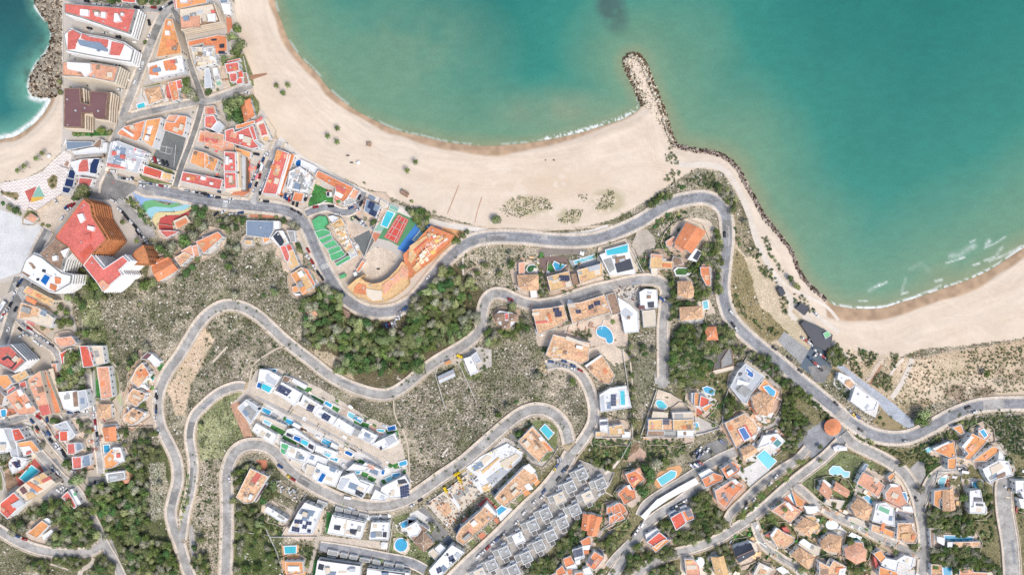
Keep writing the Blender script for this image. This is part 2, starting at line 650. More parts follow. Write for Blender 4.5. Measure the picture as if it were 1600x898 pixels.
B beach_bar|white pool terrace pavilion beside the blue oval pool
f 3 w w 750,345 850,390 880,410 860,450 745,400
w 0.3 712,360 735,345 752,360 745,395 722,402 708,385
B apartment_building|white cluttered flat roof building with many small vents between red block and lawn
f 8 w w 660,440 740,400 830,470 800,600 740,600 640,570
q 1 l 680,450 720,450 720,490 680,490
q 1 g 740,480 780,480 770,520 735,515
q 1 l 690,520 730,520 720,560 690,560
q 1.4 g 750,540 790,545 780,580 750,575
q 1 l 660,500 675,500 672,530 655,530
B house|bright orange tiled roof pavilion between parked cars below the white cluttered roof
f 4 o w 700,600 775,610 755,680 680,665
f 3 m w 835,490 855,500 815,590 800,580
C d 600,615 -75
C b 628,630 -75
C r 662,652 -75
C b 645,645 -75
C d 692,680 -75
C d 722,695 -75
C w 675,600 60
C w 800,625 -65
C d 790,650 -65
G grass 860,535 1000,600 1000,695 940,690 810,710 805,690
B kiosk|small white shed with grey roof corner standing on the fenced lawn
f 3 w w 945,595 990,600 990,635 950,635
q 0.2 d 950,600 970,600 970,630 950,630
B hotel|long orange tiled building with red inner decks along the promenade
f 7 o w 880,430 1165,565 1110,650 1080,680 1010,640 1020,570 860,480
q 0.6 r 1030,540 1100,580 1085,610 1020,575
q 0.6 w 1020,590 1080,620 1060,650 1010,620
f 5 p w 1150,570 1210,590 1170,660 1110,630
f 4 g w 1090,650 1150,640 1180,680 1080,710
C r 865,715 -8
C d 985,710 0
C b 1140,720 -25
C d 1205,640 -65
C w 1195,738 -25
C w 1035,772 8
C d 1220,690 -60
C d 740,765 40
C d 690,740 35
B villa|white villa with large dark solar array on a blue grey roof near the beach wall
f 6 b w 1260,650 1370,710 1330,800 1240,745
s 1285,665 1330,685 1310,740 4
s 1295,730 1345,755 1325,795 3
f 3.5 b w 1290,625 1330,645 1320,665 1275,645
f 3 o w 1255,640 1275,655 1250,705 1235,695
f 3 c w 1370,655 1425,690 1400,725 1360,700
G patio 1240,620 1430,690 1300,890 1180,800 1180,760
b 1310,830 26
b 1155,800 20
b 1250,810 16
C d 1190,805 40
C w 1235,830 40
G turqlot 1460,695 1520,720 1440,900 1320,900
w 0.3 1420,745 1475,765 1420,875 1375,855
G tengreen 1530,730 1700,810 1720,850 1600,1090 1560,1050 1440,980 1350,960 1390,890
G tenred 1510,770 1590,815 1500,1000 1395,950
L 1515,780 1580,816 1492,990 1405,950 1515,780
L 1462,868 1540,905
L 1535,790 1427,960
L 1562,806 1475,985
L 1498,812 1562,846
L 1425,918 1515,960
G blueslide 1690,810 1740,840 1600,1050 1540,1010
G bluelot 1680,800 1790,880 1640,1060 1620,1100 1500,1040
w 0.3 pooll 1690,890 1730,860 1745,890 1700,960 1655,990 1625,970
B pavilion|open sided terrace roof beside the green hard court at the promenade
f 3 turq w 1445,690 1515,725 1500,755 1435,725
F 3 4.5 1.3 1560,720 1650,740 1720,780 1740,840 1700,900 1640,820
Y 1030,100 8
Y 955,162 8
Y 1028,205 12
Y 1575,430 9
b 1245,530 14
B beach_kiosk|little square wooden kiosk in the middle of the open sand
x 2.6 k k 1265,210 1295,212 1293,240 1262,236
B beach_kiosk|wooden roofed kiosk on the sand near the green hard court
g 3 k k 1540,580 1590,610 1575,638 1525,608
E d 1115,315
E d 1145,370
E w 1195,370
E k 630,215
G asph2 0,640 160,660 165,730 0,700
C d 90,770 -35
C w 145,755 -35
C w 215,772 -5
C g 255,768 -10
C b 285,760 -10
F 3 5 0.5 100,820 320,770 330,880 200,900 100,900
b 430,785 18
b 560,790 20
b 620,820 24
T 680,850 34
b 720,870 24
b 590,850 20
G terra 350,775 560,780 560,800 350,795
B workshop|long plain grey metal roofed shed with white end bay
f 5 b w 325,820 540,825 535,900 520,930 500,960 325,935
f 5.5 w w 540,825 582,825 582,885 540,890
G patio 830,780 900,770 1000,780 1100,810 1300,900 1350,960 1240,1110 1120,1170 1050,1240 960,1130 830,880
B terrace_houses|upper green roofed terrace pavilion with folded green canopies
f 4 n n 835,820 890,785 945,790 960,840 930,870 960,895 860,900
q 0.4 n 870,830 920,830 910,870 870,860
B apartment_building|stepped cream and tan terraces between the green canopies and the grey yard
f 5 y w 980,850 1060,800 1100,860 1010,890
f 4 w w 960,790 1000,780 1050,800 1000,850
f 5 y w 1040,890 1090,870 1110,930 1060,960
f 5 w w 1060,960 1110,930 1150,990 1090,1010
f 5 p w 1080,1010 1140,990 1170,1050 1110,1060
f 4.5 l w 1110,1060 1170,1050 1190,1090 1140,1110
f 4 y w 1010,890 1040,890 1060,960 1040,970
G court 1150,960 1280,895 1320,980 1245,1110
G terra 1290,905 1370,925 1330,990
H 1.5 w 4 1390,700 1240,1110
H 1.4 w 4 1150,950 1245,1110
@ 320 360 5
B canopy_terrace|stepped row of six bright green canopies along the inside of the bend
f 4 n w 855,10 920,-10 970,0 985,25 885,65
f 4.2 n w 885,72 985,30 1000,65 915,108
f 4.4 n w 918,114 1005,70 1045,110 950,145
f 4.6 n w 955,150 1050,115 1070,150 975,190
f 4.8 n w 970,190 1070,150 1100,190 1050,220 990,240
f 5 n w 1010,260 1100,205 1130,195 1140,220 1035,280
B garden_shed|single small green canopy on its own below the stepped green canopies
f 3 n n 1045,355 1090,335 1100,355 1060,375
G patio 1100,220 1230,200 1240,230 1180,320 1100,420 1040,350 1020,300
G sandlot 1260,180 1330,125 1420,140 1490,190 1490,230 1430,330 1380,370 1290,390 1215,340 1240,250
E d 1352,300
E k 1243,232
E k 1463,242
E k 1335,133
B hotel|curved golden orange terrace building wrapped around the round sandy court
f 8 y y 1180,380 1240,345 1215,370 1255,400 1310,415 1370,405 1430,370 1500,300 1540,240 1580,280 1590,420 1540,470 1470,520 1390,560 1300,560 1200,520 1150,490 1110,440
q 0.5 o 1170,440 1200,410 1255,430 1250,500 1160,485
q 0.5 c 1255,450 1300,460 1380,470 1380,540 1310,550 1265,510
q 0.6 p 1380,430 1430,390 1465,430 1400,500
q 0.6 p 1440,380 1500,330 1535,370 1475,425
q 0.6 p 1508,322 1545,270 1590,310 1575,385 1545,362
f 4 o w 1180,310 1230,230 1250,250 1200,330
f 3.5 w w 1155,330 1180,320 1190,350 1165,358
G clay 1600,190 1680,110 1740,170 1680,260
G pathl 1100,450 1180,380 1170,350 1120,400
B hotel|large orange terraced building with nested cream parapets beside the lower bend
@ 640 360 5
f 8 o O -50,190 165,-35 350,40 300,115 170,235 40,335 0,375 -30,300
q 0.8 y 0,120 165,15 270,55 230,100 120,90 60,190 10,260 -10,230
q 1.0 R 30,150 160,40 235,70 190,60 50,185
q 1.1 o 30,170 160,50 180,60 60,190
q 1.1 p 70,215 190,70 250,105 130,230 80,250
q 1.2 y 20,290 60,255 90,285 50,325
G lav 215,-55 250,-30 240,20 170,0
G orangelot 260,-30 420,10 380,60 350,40 250,-5
G white 440,0 510,20 430,50
T 360,80 40
T 410,40 26
T 450,10 18
@ 320 360 5
T 1530,-60 10
B house|white and dark slate roofed house on top of the row beside the grey metal shed
f 6 w w 515,60 560,5 610,0 660,100 580,130
q 0.5 d 530,45 570,10 600,50 620,90 590,125 550,75
f 5 g w 640,0 700,0 710,90 670,90
B house|house with round red terrace and salmon side strip below the slate roofed house
f 7 r w 585,125 630,110 665,200 655,245 630,240
f 6 R w 630,115 670,105 690,150 650,165
f 6 y w 640,165 690,150 740,270 670,310 645,260 
B house|golden orange terraced villa with small lawn square beside the hillside scrub
f 7 y w 670,340 755,285 850,440 790,470 760,500
q 0.4 O 670,340 705,320 800,480 765,505
q 0.2 G 755,320 775,315 785,335 765,340
f 5 o w 755,290 800,300 860,410 850,440
f 4 O w 680,440 715,430 740,470 690,490
f 3 w w 690,490 745,490 745,505 710,510
G grass 810,350 840,335 860,375 830,385
G white 840,385 870,380 905,430 870,445
B house|small flat yellow roofed hut below the grey metal shed
f 3.5 y w 310,75 368,75 368,115 312,110
B house|tiny orange hut right beside the grey metal shed end
f 3.5 O w 452,50 500,40 510,75 460,100
C r 808,155 60
C r 840,245 60
C w 852,280 60
C d 915,370 60
G patio 790,120 850,100 950,400 900,420
B villa|deep orange house with grey stone forecourt left of the metal shed
f 5 O w -40,90 60,70 80,125 0,170
f 5 R w -20,50 35,40 50,70 0,90
G conc 50,50 130,45 145,90 80,150 20,180
b 185,130 28
b 250,140 34
b 180,280 34
b 150,200 24
b 200,215 24
b 225,350 30
b 540,480 34
b 230,510 36
b 460,500 20
T 740,150 24
T 730,110 22
C b 1080,495 60
C b 1560,605 -45
C g 1530,630 -35
C w 1515,665 -15
C w 1500,690 -10
C d 1395,740 75
C b 1418,738 75
C m 1440,735 75
C w 1462,730 75
C g 1485,725 75
B house|hidden tan roofed house enclosed by dense pine trees
g 5 p k 765,590 820,575 880,650 840,695
B garden_shed|tan patio roof on the forest edge beside the curve
f 4 k k 1070,600 1130,640 1125,690 1095,680
F 5 8 1.15 890,440 960,440 1040,500 1080,600 1080,740 1200,690 1330,720 1400,790 1596,770 1700,640 1700,1100 1000,1100 1100,930 780,880 780,690 820,660 760,610 740,560 880,520
@ 640 360 5
F 5 8 1.15 0,520 150,460 260,290 340,310 400,400 410,640 500,640 530,700 480,790 330,880 200,900 100,980 0,900
F 4 7 1.1 600,760 680,780 700,860 680,900 590,900
F 4 6 1 700,780 900,660 930,780 800,850
T 790,260 34
T 590,270 30
T 470,410 44
T 500,450 34
T 790,180 24
T 700,330 26
T 530,330 24
T 475,520 24
T 425,585 14
T 410,280 26
T 810,590 34
T 780,630 20
T 630,720 24
T 625,780 24
T 370,640 30
G pathl 540,270 450,320 415,400 415,600 405,600 400,400 440,310 530,260
C w 140,368 -50
C r 785,538 20
B villa|hexagonal white villa with red centre roof ringed by brown roofs below the hairpin
x 6 k w 665,650 735,645 740,700 670,705
x 6 k w 780,650 845,655 840,705 775,705
x 6 k w 720,710 785,710 780,765 725,765
f 6.5 r w 740,645 770,645 772,695 742,695
f 5 w w 700,625 800,640 850,680 800,740 760,770 700,730 660,660
B villa|brown mottled tile villa with green kidney pool garden
x 6 t w 840,350 1000,345 1005,460 920,470 850,440
f 4 p w 850,250 900,245 895,335 850,340
f 3.5 w w 940,470 990,468 995,522 945,525
G patio 820,240 1000,235 1010,460 820,460
k G 915,300 925,280 960,270 990,285 990,310 960,312 945,325 920,318
G tracks 1000,150 1060,130 1390,145 1370,185 1120,190 1040,230 1000,210
G pavbrown 1010,215 1110,200 1230,210 1240,290 1060,330 1020,300
G grass 1060,300 1100,250 1130,320 1070,325
b 1030,310 14
w 0.2 1120,265 1130,245 1170,265 1215,270 1175,305 1140,310
G grey2 1240,230 1330,230 1480,190 1500,260 1280,300
w 1 pooll 1280,240 1440,190 1445,215 1290,262
B villa|golden flat roofed villa with solar rows and clutter beside the small star pool
f 7 y w 1070,360 1240,315 1270,430 1100,480
s 1165,350 1245,350 1250,395 4
q 0.5 g 1085,360 1115,360 1120,390 1085,390
q 0.8 c 1210,405 1250,390 1265,430 1220,440
B villa|golden flat roofed villa with grey terrace corner above the paved road
f 7 y w 1305,310 1500,255 1510,355 1330,415
q 0.4 l 1390,290 1480,265 1490,300 1400,320
q 0.3 g 1310,320 1345,315 1345,345 1315,345
B pergola|dark pergola between the two golden roofed villas
f 4 k k 1255,340 1305,330 1325,415 1275,430
B villa|white villa with long turquoise pool and dark solar arrays at the plot end
f 4 w w 1480,190 1700,100 1760,340 1560,350
q 0.2 g 1510,230 1570,210 1600,300 1560,330
w 1.0 poolc 1530,155 1700,110 1700,170 1540,195
q 0.4 k 1600,210 1680,195 1690,260 1610,270
q 0.5 d 1600,260 1720,220 1745,300 1620,330
B apartment_building|sand coloured terraced apartments with scattered solar panels below the upper road, left of two
f 8 t w 955,615 1110,600 1200,580 1235,700 1110,770 1000,810
s 1115,605 1165,600 1170,630 2
s 1130,635 1185,628 1190,670 3
q 0.5 c 955,640 1010,632 1015,660 955,665
q 0.3 r 975,710 1075,700 1080,715 980,725
B apartment_building|sand coloured terraced apartments with three dark solar groups, right of two
f 8 t w 1230,570 1330,560 1520,500 1575,640 1400,680 1270,725
s 1295,620 1335,615 1340,645 2
s 1390,590 1430,570 1440,600 2
s 1435,555 1485,545 1490,580 3
q 0.3 c 1240,575 1290,570 1295,600 1245,600
f 4 k w 1530,500 1600,480 1650,640 1580,660
F 2.5 3.5 1 1160,750 1250,690 1260,560 1220,570 1235,700 1170,740
F 3 4 1.2 1010,330 1040,400 1070,480 1060,510 1010,500 1010,400
G white 975,770 1010,760 1020,800 985,810
G patio 980,820 1600,650 1700,640 1700,900 1000,900
G pathc 985,805 1590,635 1600,655 990,825
k E 1460,770 1490,745 1530,750 1570,790 1585,840 1580,870 1560,880 1535,865 1530,840 1500,830 1465,810
F 2 3 1.1 1260,790 1400,770 1420,820 1380,850 1290,820
Y 1585,710 16
B apartment_building|golden roofed holiday apartments with brown roof wells above the curved blind road, left wing
f 8 t w 1120,810 1200,830 1420,880 1400,920 1395,1010 1340,1040 1250,1010 1100,990 1060,970 
q 0.5 y 1140,925 1190,930 1190,960 1140,960
q 0.6 k 1200,935 1230,940 1225,965 1195,960
q 0.5 c 1225,820 1300,850 1400,890 1395,910 1215,850
@ 960 360 5
B villa|large bright orange tiled villa with stone round terrace on the promontory
g 7 o w 560,-60 710,10 600,175 470,95
g 5 p w 475,90 545,150 525,170 470,130
q 0.4 r 520,45 560,35 575,80 535,85
f 4 p w 400,85 460,45 480,60 440,140 405,120
B garage|white annex with black roof panel beside the large bright orange villa
f 4 w w 635,140 685,170 640,245 570,225
q 0.3 d 650,155 678,170 645,235 612,215
G sandlot 500,-80 640,-100 740,-80 790,0 780,110 740,110 700,20 560,-60 480,10 400,60 350,60 400,0
G gravel 180,0 250,-10 310,50 330,110 260,190 160,200 130,130
H 1.5 w 4 100,70 215,300 225,325
H 1.5 w 4 90,100 210,325
B villa|orange and white patchwork roof villa at the road turn
f 6 y w 285,180 380,190 375,235 460,245 455,300 275,295 
q 0.4 w 375,220 405,222 405,240 378,238
q 0.3 p 285,185 375,190 372,210 285,205
f 3.5 k w 460,200 520,220 540,260 430,290
f 4 c w 285,290 335,290 335,340 290,340
B terrace|oval white walled lawn terrace beside the patchwork roof villa
f 2 w w 460,310 490,285 570,290 600,330 580,350 480,360
q 0.1 G 475,315 500,295 555,295 575,325 555,345 485,345
B house|tall narrow orange roofed house with white rim between trees and the coastal road
f 6 o w 668,285 740,285 752,430 715,430 690,380 672,340
f 4 o w 680,265 750,268 748,305 740,290 680,285
B house|mottled clay roofed square house among trees left of the coastal road
x 6 t w 495,400 595,395 620,460 615,515 570,530 495,500
B villa|mottled brown roofed villa beside a small blue pool near the coastal road bend
x 6 t w 510,600 680,590 690,680 515,700
G sandlot 690,550 740,540 790,640 700,670
G white 515,705 700,690 705,720 520,728
w 0.2 690,555 725,545 732,605 695,610
B house|little square orange roofed house enclosed by thick green trees
x 5 o w 710,755 790,750 808,850 712,852
B warehouse_shed|low grey roof among trees beside the coastal road
f 4 g k 830,1010 900,900 930,1040 830,1080
F 3.5 6 1.2 670,120 830,110 840,260 800,300 720,260 680,240
F 3.5 6 1.1 800,0 840,60 830,120 780,100 780,0
F 3 5 1.1 560,250 660,260 680,390 740,460 730,520 640,540 610,440 640,400 590,330
F 3 5 1.0 440,380 490,380 490,560 560,560 660,580 600,600 510,600 500,700 440,700 440,500
F 3 5 1.1 785,280 830,280 830,500 785,510
F 4 6 1.15 520,740 710,730 710,860 820,860 800,740 860,740 930,820 900,880 830,900 760,1060 620,1200 520,1200 440,1160 440,860
F 2.5 4 1 350,60 420,0 440,100 400,160 330,140
F 2.5 4 0.9 160,210 270,210 260,310 200,310
F 2.5 4 0.9 350,310 460,310 450,380 400,380
C d 857,32 90
C w 912,640 50
C d 925,735 55
C w 945,765 60
G asph 760,280 780,280 785,500 745,500 740,440 760,420
G concs 0,450 150,420 200,430 200,780 80,800 20,650 0,620
B construction_site|unfinished white concrete villa shell with open floors inside the wide road bend
f 4 w w 25,520 110,570 185,640 190,790 80,800
q 0.1 l 40,640 90,600 150,650 100,700
q 0.6 k 100,670 120,665 125,690 105,690
f 5 w w 195,480 240,455 330,460 345,600 205,620
q 0.3 c 215,625 315,615 320,740 230,750
q 0.6 k 255,505 285,505 285,530 255,530
q 0.6 m 190,585 235,585 240,615 190,615
q 0.5 d 260,560 310,555 310,600 265,600
f 4 c w 215,625 315,618 325,745 228,755
B crane_truck|slim blue truck mounted crane reaching over the road bend
i crane 370,535 40
H 1.2 c 5 150,430 330,430 355,470 350,600
C w 1570,650 45
B beach_canopy|small dark blue sun canopy, upper one beside the coastal track
f 3 d d 1270,455 1305,435 1335,490 1300,515
B beach_canopy|square blue grey sun canopy on the dune between the coastal tracks
f 3 d d 1415,605 1450,565 1525,600 1485,660
B beach_canopy|long pointed dark canopy roof beside the parking area by the beach
f 3 d d 1450,725 1480,700 1600,750 1700,810 1680,950 1560,900 1520,830
B beach_kiosk|light green square kiosk roof at the corner of the dark canopy
f 4 lg w 1625,800 1665,780 1690,815 1645,845
G lot2 1275,860 1320,785 1480,900 1540,960 1600,1020 1480,1060 1370,960
b 1410,430 24
b 1375,370 26
b 1440,440 22
F 1.5 3.5 0.6 1140,30 1200,60 1250,230 1330,330 1320,340 1260,270 1160,130
F 1.5 3.5 0.5 940,0 990,80 1100,120 1270,370 1290,430 1270,440 1160,350 1080,200 980,130 930,100
F 1.5 3.5 0.6 920,400 960,520 1040,640 1160,760 1300,760 1260,810 1140,770 1000,660 920,560
F 1.5 3 0.6 1270,510 1340,520 1360,650 1310,650
F 1.5 3 0.5 1390,490 1500,520 1560,640 1530,650 1410,560
@ 960 180 5
F 3 5 1.3 265,690 340,620 430,610 440,640 330,700 270,720
F 2.5 4 1.2 480,545 545,535 550,570 490,580
F 3 5 1.2 790,540 860,550 930,620 950,700 930,760 880,680 800,590
F 2 4 1.0 40,820 90,750 170,770 60,820
F 1.5 3 0.6 560,510 700,450 780,440 790,570 700,570
F 2.5 4 1 280,860 380,790 560,740 570,760 430,830 330,890
b 1020,830 24
b 940,880 18
b 500,890 16
b 425,890 16
F 1.5 3 0.5 380,260 440,250 510,380 420,380
F 1.5 3 0.5 370,520 450,430 530,450 480,520
E k 548,630
E k 620,622
E k 800,662
@ 640 180 5
F .6 1.3 0.3 700,730 830,620 1080,650 1120,740 1000,740 850,800 760,790
F .6 1.4 0.35 1150,830 1250,730 1350,740 1330,810 1270,840
F .6 1.5 0.35 1440,740 1540,580 1596,590 1596,720
F .6 1.3 0.3 1300,620 1390,620 1380,680 1330,660
F 3 5 1.3 0,740 100,730 165,800 130,850 60,840
b 18,670 18
b 108,740 16
b 198,758 16
b 670,805 34
b 690,820 26
Y 45,362 13
b 1060,350 7
b 1128,352 10
G pathl2 170,790 430,850 1000,890 1596,850 1596,870 1000,905 430,870
@ 320 540 5
G pathc2 210,450 330,330 400,190 560,170 900,330 1280,560 1500,640 1530,740 1620,1120 1580,1180 1450,1200 1200,1100 950,1060 800,900 600,800 340,640
K 26 white 440,250 560,310 700,370 900,480 1150,600 1400,730 1480,700
K 12 white 470,480 700,610 900,705 1100,815 1300,900 1380,930
K 30 white 430,650 620,740 800,830 1000,900
@ 320 718 5
K 30 white 760,60 900,100 1150,150 1400,210 1560,190
K 16 white 1000,10 1200,60 1400,90 1560,60
@ 320 540 5
G pathr 210,450 270,430 380,720 340,740
B villa|white villa with two blue pools at the top corner of the upper white terrace row
f 6 w w 430,180 500,190 590,240 530,340 515,370 410,300
q 0.3 l 480,220 560,270 540,310 475,280
w 0.3 500,180 560,185 545,220 505,200
w 0.3 415,285 440,290 430,330 405,320
w 0.3 450,290 525,325 500,365 435,330
B villa|white villa with two dark solar groups, second of the upper terrace row
f 6 w w 600,280 760,370 700,470 560,370
s 585,300 680,350 640,395 5
s 710,370 770,400 745,440 4
f 4 k w 620,230 680,250 640,290 600,270
f 3 w w 690,250 800,310 780,340 675,280
G grass 720,305 840,330 820,370 720,325
B villa|white villa with a square blue solar block on the upper terrace row
f 6 w w 770,380 920,470 880,540 740,450
s 810,450 860,470 835,520 4
q 0.4 c 780,470 810,450 800,440 770,460
G grass 830,380 930,430 920,460 830,410
w 0.3 945,430 995,460 980,480 930,450
B villa|white villa with four striped solar rows on the upper terrace row
f 6 w w 890,480 1030,560 1000,620 850,540
s 930,520 985,550 960,590 4
G grass 1000,465 1055,490 1035,520 990,490
G patio 1060,490 1150,520 1120,560 1040,530
B villa|large plain white roofed villa in the centre of the upper terrace row
f 6 w w 1040,560 1170,640 1140,700 1000,620
q 0.3 g 1170,640 1230,670 1190,710 1140,690
w 0.3 1120,515 1175,540 1155,570 1115,545
w 0.3 1175,545 1230,575 1215,600 1165,570
G grass 1165,575 1285,610 1270,645 1160,600
B villa|white villa with small grey decks near the lower end of the upper terrace row
f 6 w w 1230,640 1350,700 1310,770 1190,710
q 0.3 l 1250,690 1310,720 1290,750 1240,730
G pavp 1290,610 1400,660 1380,700 1270,650
B villa|white corner villa with triangular gap at the lower end of the upper row
f 6 w w 1350,740 1480,680 1505,740 1390,810 1300,770
q 0.5 l 1400,720 1470,700 1490,745 1430,780
q 0.6 d 1360,800 1375,780 1385,805 1370,812
w 0.3 1420,635 1480,620 1490,650 1430,660
G grass 1405,650 1500,640 1515,720 1500,730 1470,680 1420,690
p 1345,650 1400,655 1390,672 1345,662
B villa|grey and white staircase roofed villa at the head of the lower terrace row
f 6 l w 255,480 325,415 430,480 435,500 355,610
q 0.3 g 300,500 340,460 400,520 360,580
q 0.5 d 415,480 440,480 430,500 412,495
G grey2 450,475 575,540 555,580 430,510
w 0.3 455,480 520,510 500,540 440,505
B villa|white villa with blue pool slot and long turf strip, second of the lower terrace row
f 5 w w 400,600 560,690 530,770 370,660
f 4 c w 440,540 500,560 640,620 620,640 480,600 430,580
w 0.3 465,575 515,600 505,620 455,595
G grass 520,610 630,665 610,705 510,640
w 0.4 640,565 695,590 670,620 625,590
G wood 750,630 800,660 785,690 735,660
B sun_awning|white square awning between the blue pools of the lower terrace row
f 3 w w 695,595 750,625 735,650 680,620
B villa|white villa with two pools in the middle of the lower terrace row
f 5 w w 640,650 700,640 870,770 840,830 760,770 630,700
w 0.3 700,700 755,720 740,750 690,725
w 0.3 755,725 810,750 795,780 745,755
q 0.3 d 635,675 690,695 680,715 630,695
q 0.3 d 810,760 850,780 840,810 805,790
G grass 620,690 830,800 830,825 600,720
B villa|white villa with chequered green court corner beside the grey loop road
f 6 w w 590,740 680,780 830,830 790,920 660,870 590,830
q 0.3 n 600,760 655,775 640,810 595,790
q 0.3 n 590,795 640,820 620,845 585,825
f 6 w w 660,790 750,800 830,850 770,930 640,870
G patio 800,670 860,690 830,720 790,695
G white 860,690 910,710 890,740 850,720
w 0.4 920,720 990,750 970,790 910,750
B villa|white roofed villa with narrow white awning in the centre of the lower terrace row
f 5 w w 870,770 1040,830 1010,880 860,820
f 3 w w 990,750 1040,780 1030,810 980,785
w 0.3 935,825 985,850 970,870 925,845
w 0.3 985,860 1040,880 1030,900 975,880
G patio 1040,780 1100,800 1080,840 1030,820
w 0.4 1100,810 1155,840 1140,860 1090,835
G white 1160,840 1220,870 1200,895 1150,870
G grass 1210,880 1260,910 1240,930 1150,900
B villa|white villa beside the terrace row with tall hedge strip and pale roof boxes
f 5 w w 800,830 880,850 960,880 930,960 850,930 790,900
@ 320 718 5
B villa|white villa with two deep blue roof pools above the curve of the loop road
f 6 w w 880,20 1070,90 1020,210 870,170 830,130
w 0.4 poolb 915,100 945,115 910,175 880,160
q 0.5 b 975,50 1030,70 1010,100 970,80
B villa|pale concrete villa on the upper side of the curve, left of the deep blue pools
f 6 c w 680,-10 780,20 740,80 660,30
f 6 c w 800,30 880,60 840,130 780,110
B villa|white villa with grey striped roof slots beside the loop road
f 6 w w 1060,130 1160,100 1210,170 1290,200 1230,300 1030,220
q 0.3 l 1070,145 1130,150 1070,240 1030,220
q 0.3 d 1180,230 1240,260 1220,290 1170,265
f 5 w w 1210,150 1320,190 1290,250 1200,200
w 0.3 1160,55 1220,80 1200,110 1150,85
G grass 1230,90 1280,110 1260,140 1215,120
G grass 1280,120 1340,150 1320,170 1265,150
B villa|white villa with angled solar array nearest the scrub triangle
f 6 w w 1380,210 1560,120 1596,180 1580,290 1450,300 1370,240
s 1520,210 1590,190 1596,280 4
q 0.3 d 1500,160 1560,150 1580,180 1510,190
f 5 w w 1330,230 1440,290 1400,320 1290,310
w 0.3 1405,145 1450,125 1470,150 1420,170
w 0.3 1460,110 1520,100 1520,120 1470,140
w 0.3 1380,80 1405,75 1395,115 1375,110
p 1510,20 1570,5 1575,35 1520,50
G grass 1370,160 1480,120 1540,130 1480,160 1390,190
G grass 1450,40 1510,20 1540,60 1480,70
f 5 w w 1100,80 1160,30 1300,60 1260,90
B villa|white villa with tiny pools along the lower end of the white terrace rows
f 5 w w 1250,20 1340,60 1380,80 1350,130 1260,90 1210,60
q 0.4 p 1275,30 1330,50 1310,80 1260,60
C b 590,50 35
C r 690,150 35
C y 660,130 35
i van 1118,290 10
C w 195,148 80
B villa|big clay tiled villa with small red roof terrace in a walled tree garden
f 7 t w 355,65 495,130 375,330 310,340 245,290
q 0.3 r 405,100 440,120 395,185 360,165
q 0.4 k 305,250 335,260 320,290 295,275
f 4 m w 470,180 490,190 400,330 385,320
G terra 400,0 480,0 490,60 450,90 430,50
b 505,95 30
T 530,210 40
T 480,270 50
T 460,320 36
b 220,320 26
F 3 5 0.8 210,100 300,60 340,30 430,40 430,70 340,50 300,120 290,180 230,240 210,200
G graves 540,140 770,270 720,330 660,300 530,230
B house|narrow white roofed house beneath the terraced yard with parked boats
f 6 w w 490,360 650,460 630,490 590,480 465,400
G pathc 510,300 700,400 660,420 500,330
B villa|white roofed villa covered in solar groups with glassy blue terrace
f 7 w w 780,330 915,380 840,580 640,570 730,400
s 680,520 740,530 735,565 3
s 700,465 765,470 760,500 3
s 765,505 800,510 790,540 2
s 800,540 830,545 825,570 2
q 0.3 b 750,380 860,400 840,440 730,420
s 790,480 835,485 830,510 2
B townhouse_block|long white flat roofed block with two dark vent clusters facing the loop road
f 7 w w 995,425 1255,480 1215,615 955,570
q 0.6 d 1010,510 1060,515 1050,550 1005,540
q 0.6 d 1130,540 1190,545 1170,580 1130,570
q 0.3 d 1000,425 1250,480 1248,492 997,438
q 0.3 c 1100,470 1110,472 1095,590 1085,590
B townhouse_block|smaller white flat roofed block with two vents next to the round pool garden
f 7 w w 1300,485 1440,485 1430,625 1280,620
q 0.5 b 1292,565 1330,565 1330,605 1292,605
q 0.5 d 1390,565 1418,565 1415,605 1385,600
B gazebo|small white square gazebo beside the smaller white block
x 3 w w 1378,645 1420,648 1418,690 1376,688
G grass 950,400 990,420 960,560 940,580 
G grey3 1020,360 1230,420 1450,440 1440,480 1250,470 1010,410
G pathc 900,590 1430,640 1420,700 890,630
G pathc 960,340 900,590 830,880 800,880 870,580
B carport_row|row of small grey carports stepping along the front of the white blocks
f 3 g w 1020,362 1075,380 1070,405 1015,395
f 3 g w 1085,380 1140,395 1135,420 1085,410
f 3 g w 1150,395 1195,405 1190,430 1148,425
f 3 g w 1205,415 1280,430 1275,455 1200,445
f 3 g w 1290,435 1360,435 1355,460 1288,460
f 3 g w 1380,435 1430,438 1425,465 1378,462
f 3 g w 880,310 960,340 930,375 870,350
G lot3 890,650 1596,760 1596,820 890,700
B house_row|white row of flat roofed homes with solar spots, leftmost along the bottom edge
f 7 w w 880,780 1215,825 1205,960 850,960
q 0.6 d 890,810 930,820 920,860 880,850
q 0.6 b 965,870 1025,875 1015,900 960,900
q 0.3 d 900,770 1210,815 1210,828 900,783
B house_row|white row of flat roofed homes, second along the bottom edge
f 7 w w 1270,840 1596,880 1590,960 1250,960
q 0.3 d 1270,835 1560,885 1560,897 1270,850
B carport_row|row of small grey entrance boxes below the purple asphalt drive
f 3 g w 960,700 1040,715 1035,750 955,735
f 3 g w 1060,725 1110,735 1105,765 1055,755
f 3 g w 1130,740 1190,750 1185,780 1128,770
f 3 g w 1210,760 1290,775 1285,800 1205,790
f 3 g w 1310,775 1370,790 1365,820 1308,805
f 3 g w 1400,795 1470,810 1465,840 1395,825
f 3 g w 1490,810 1550,820 1545,850 1488,840
G grass 850,780 890,765 870,898 840,898
p 620,675 710,672 710,725 625,728
G orangelot 600,670 735,665 730,770 610,770
G orangelot 600,785 770,785 790,898 620,898
B villa|white centred orange roofed villa below the small turquoise pool at the bottom edge
f 5 O w 625,790 765,790 770,880 640,900
q 0.5 w 645,825 735,825 735,865 645,865
q 1 w 650,832 730,832 730,860 650,860
b 580,700 20
b 590,770 18
b 635,765 14
b 790,730 20
b 800,780 16
F 2 3.5 0.9 740,660 850,680 820,780 740,740
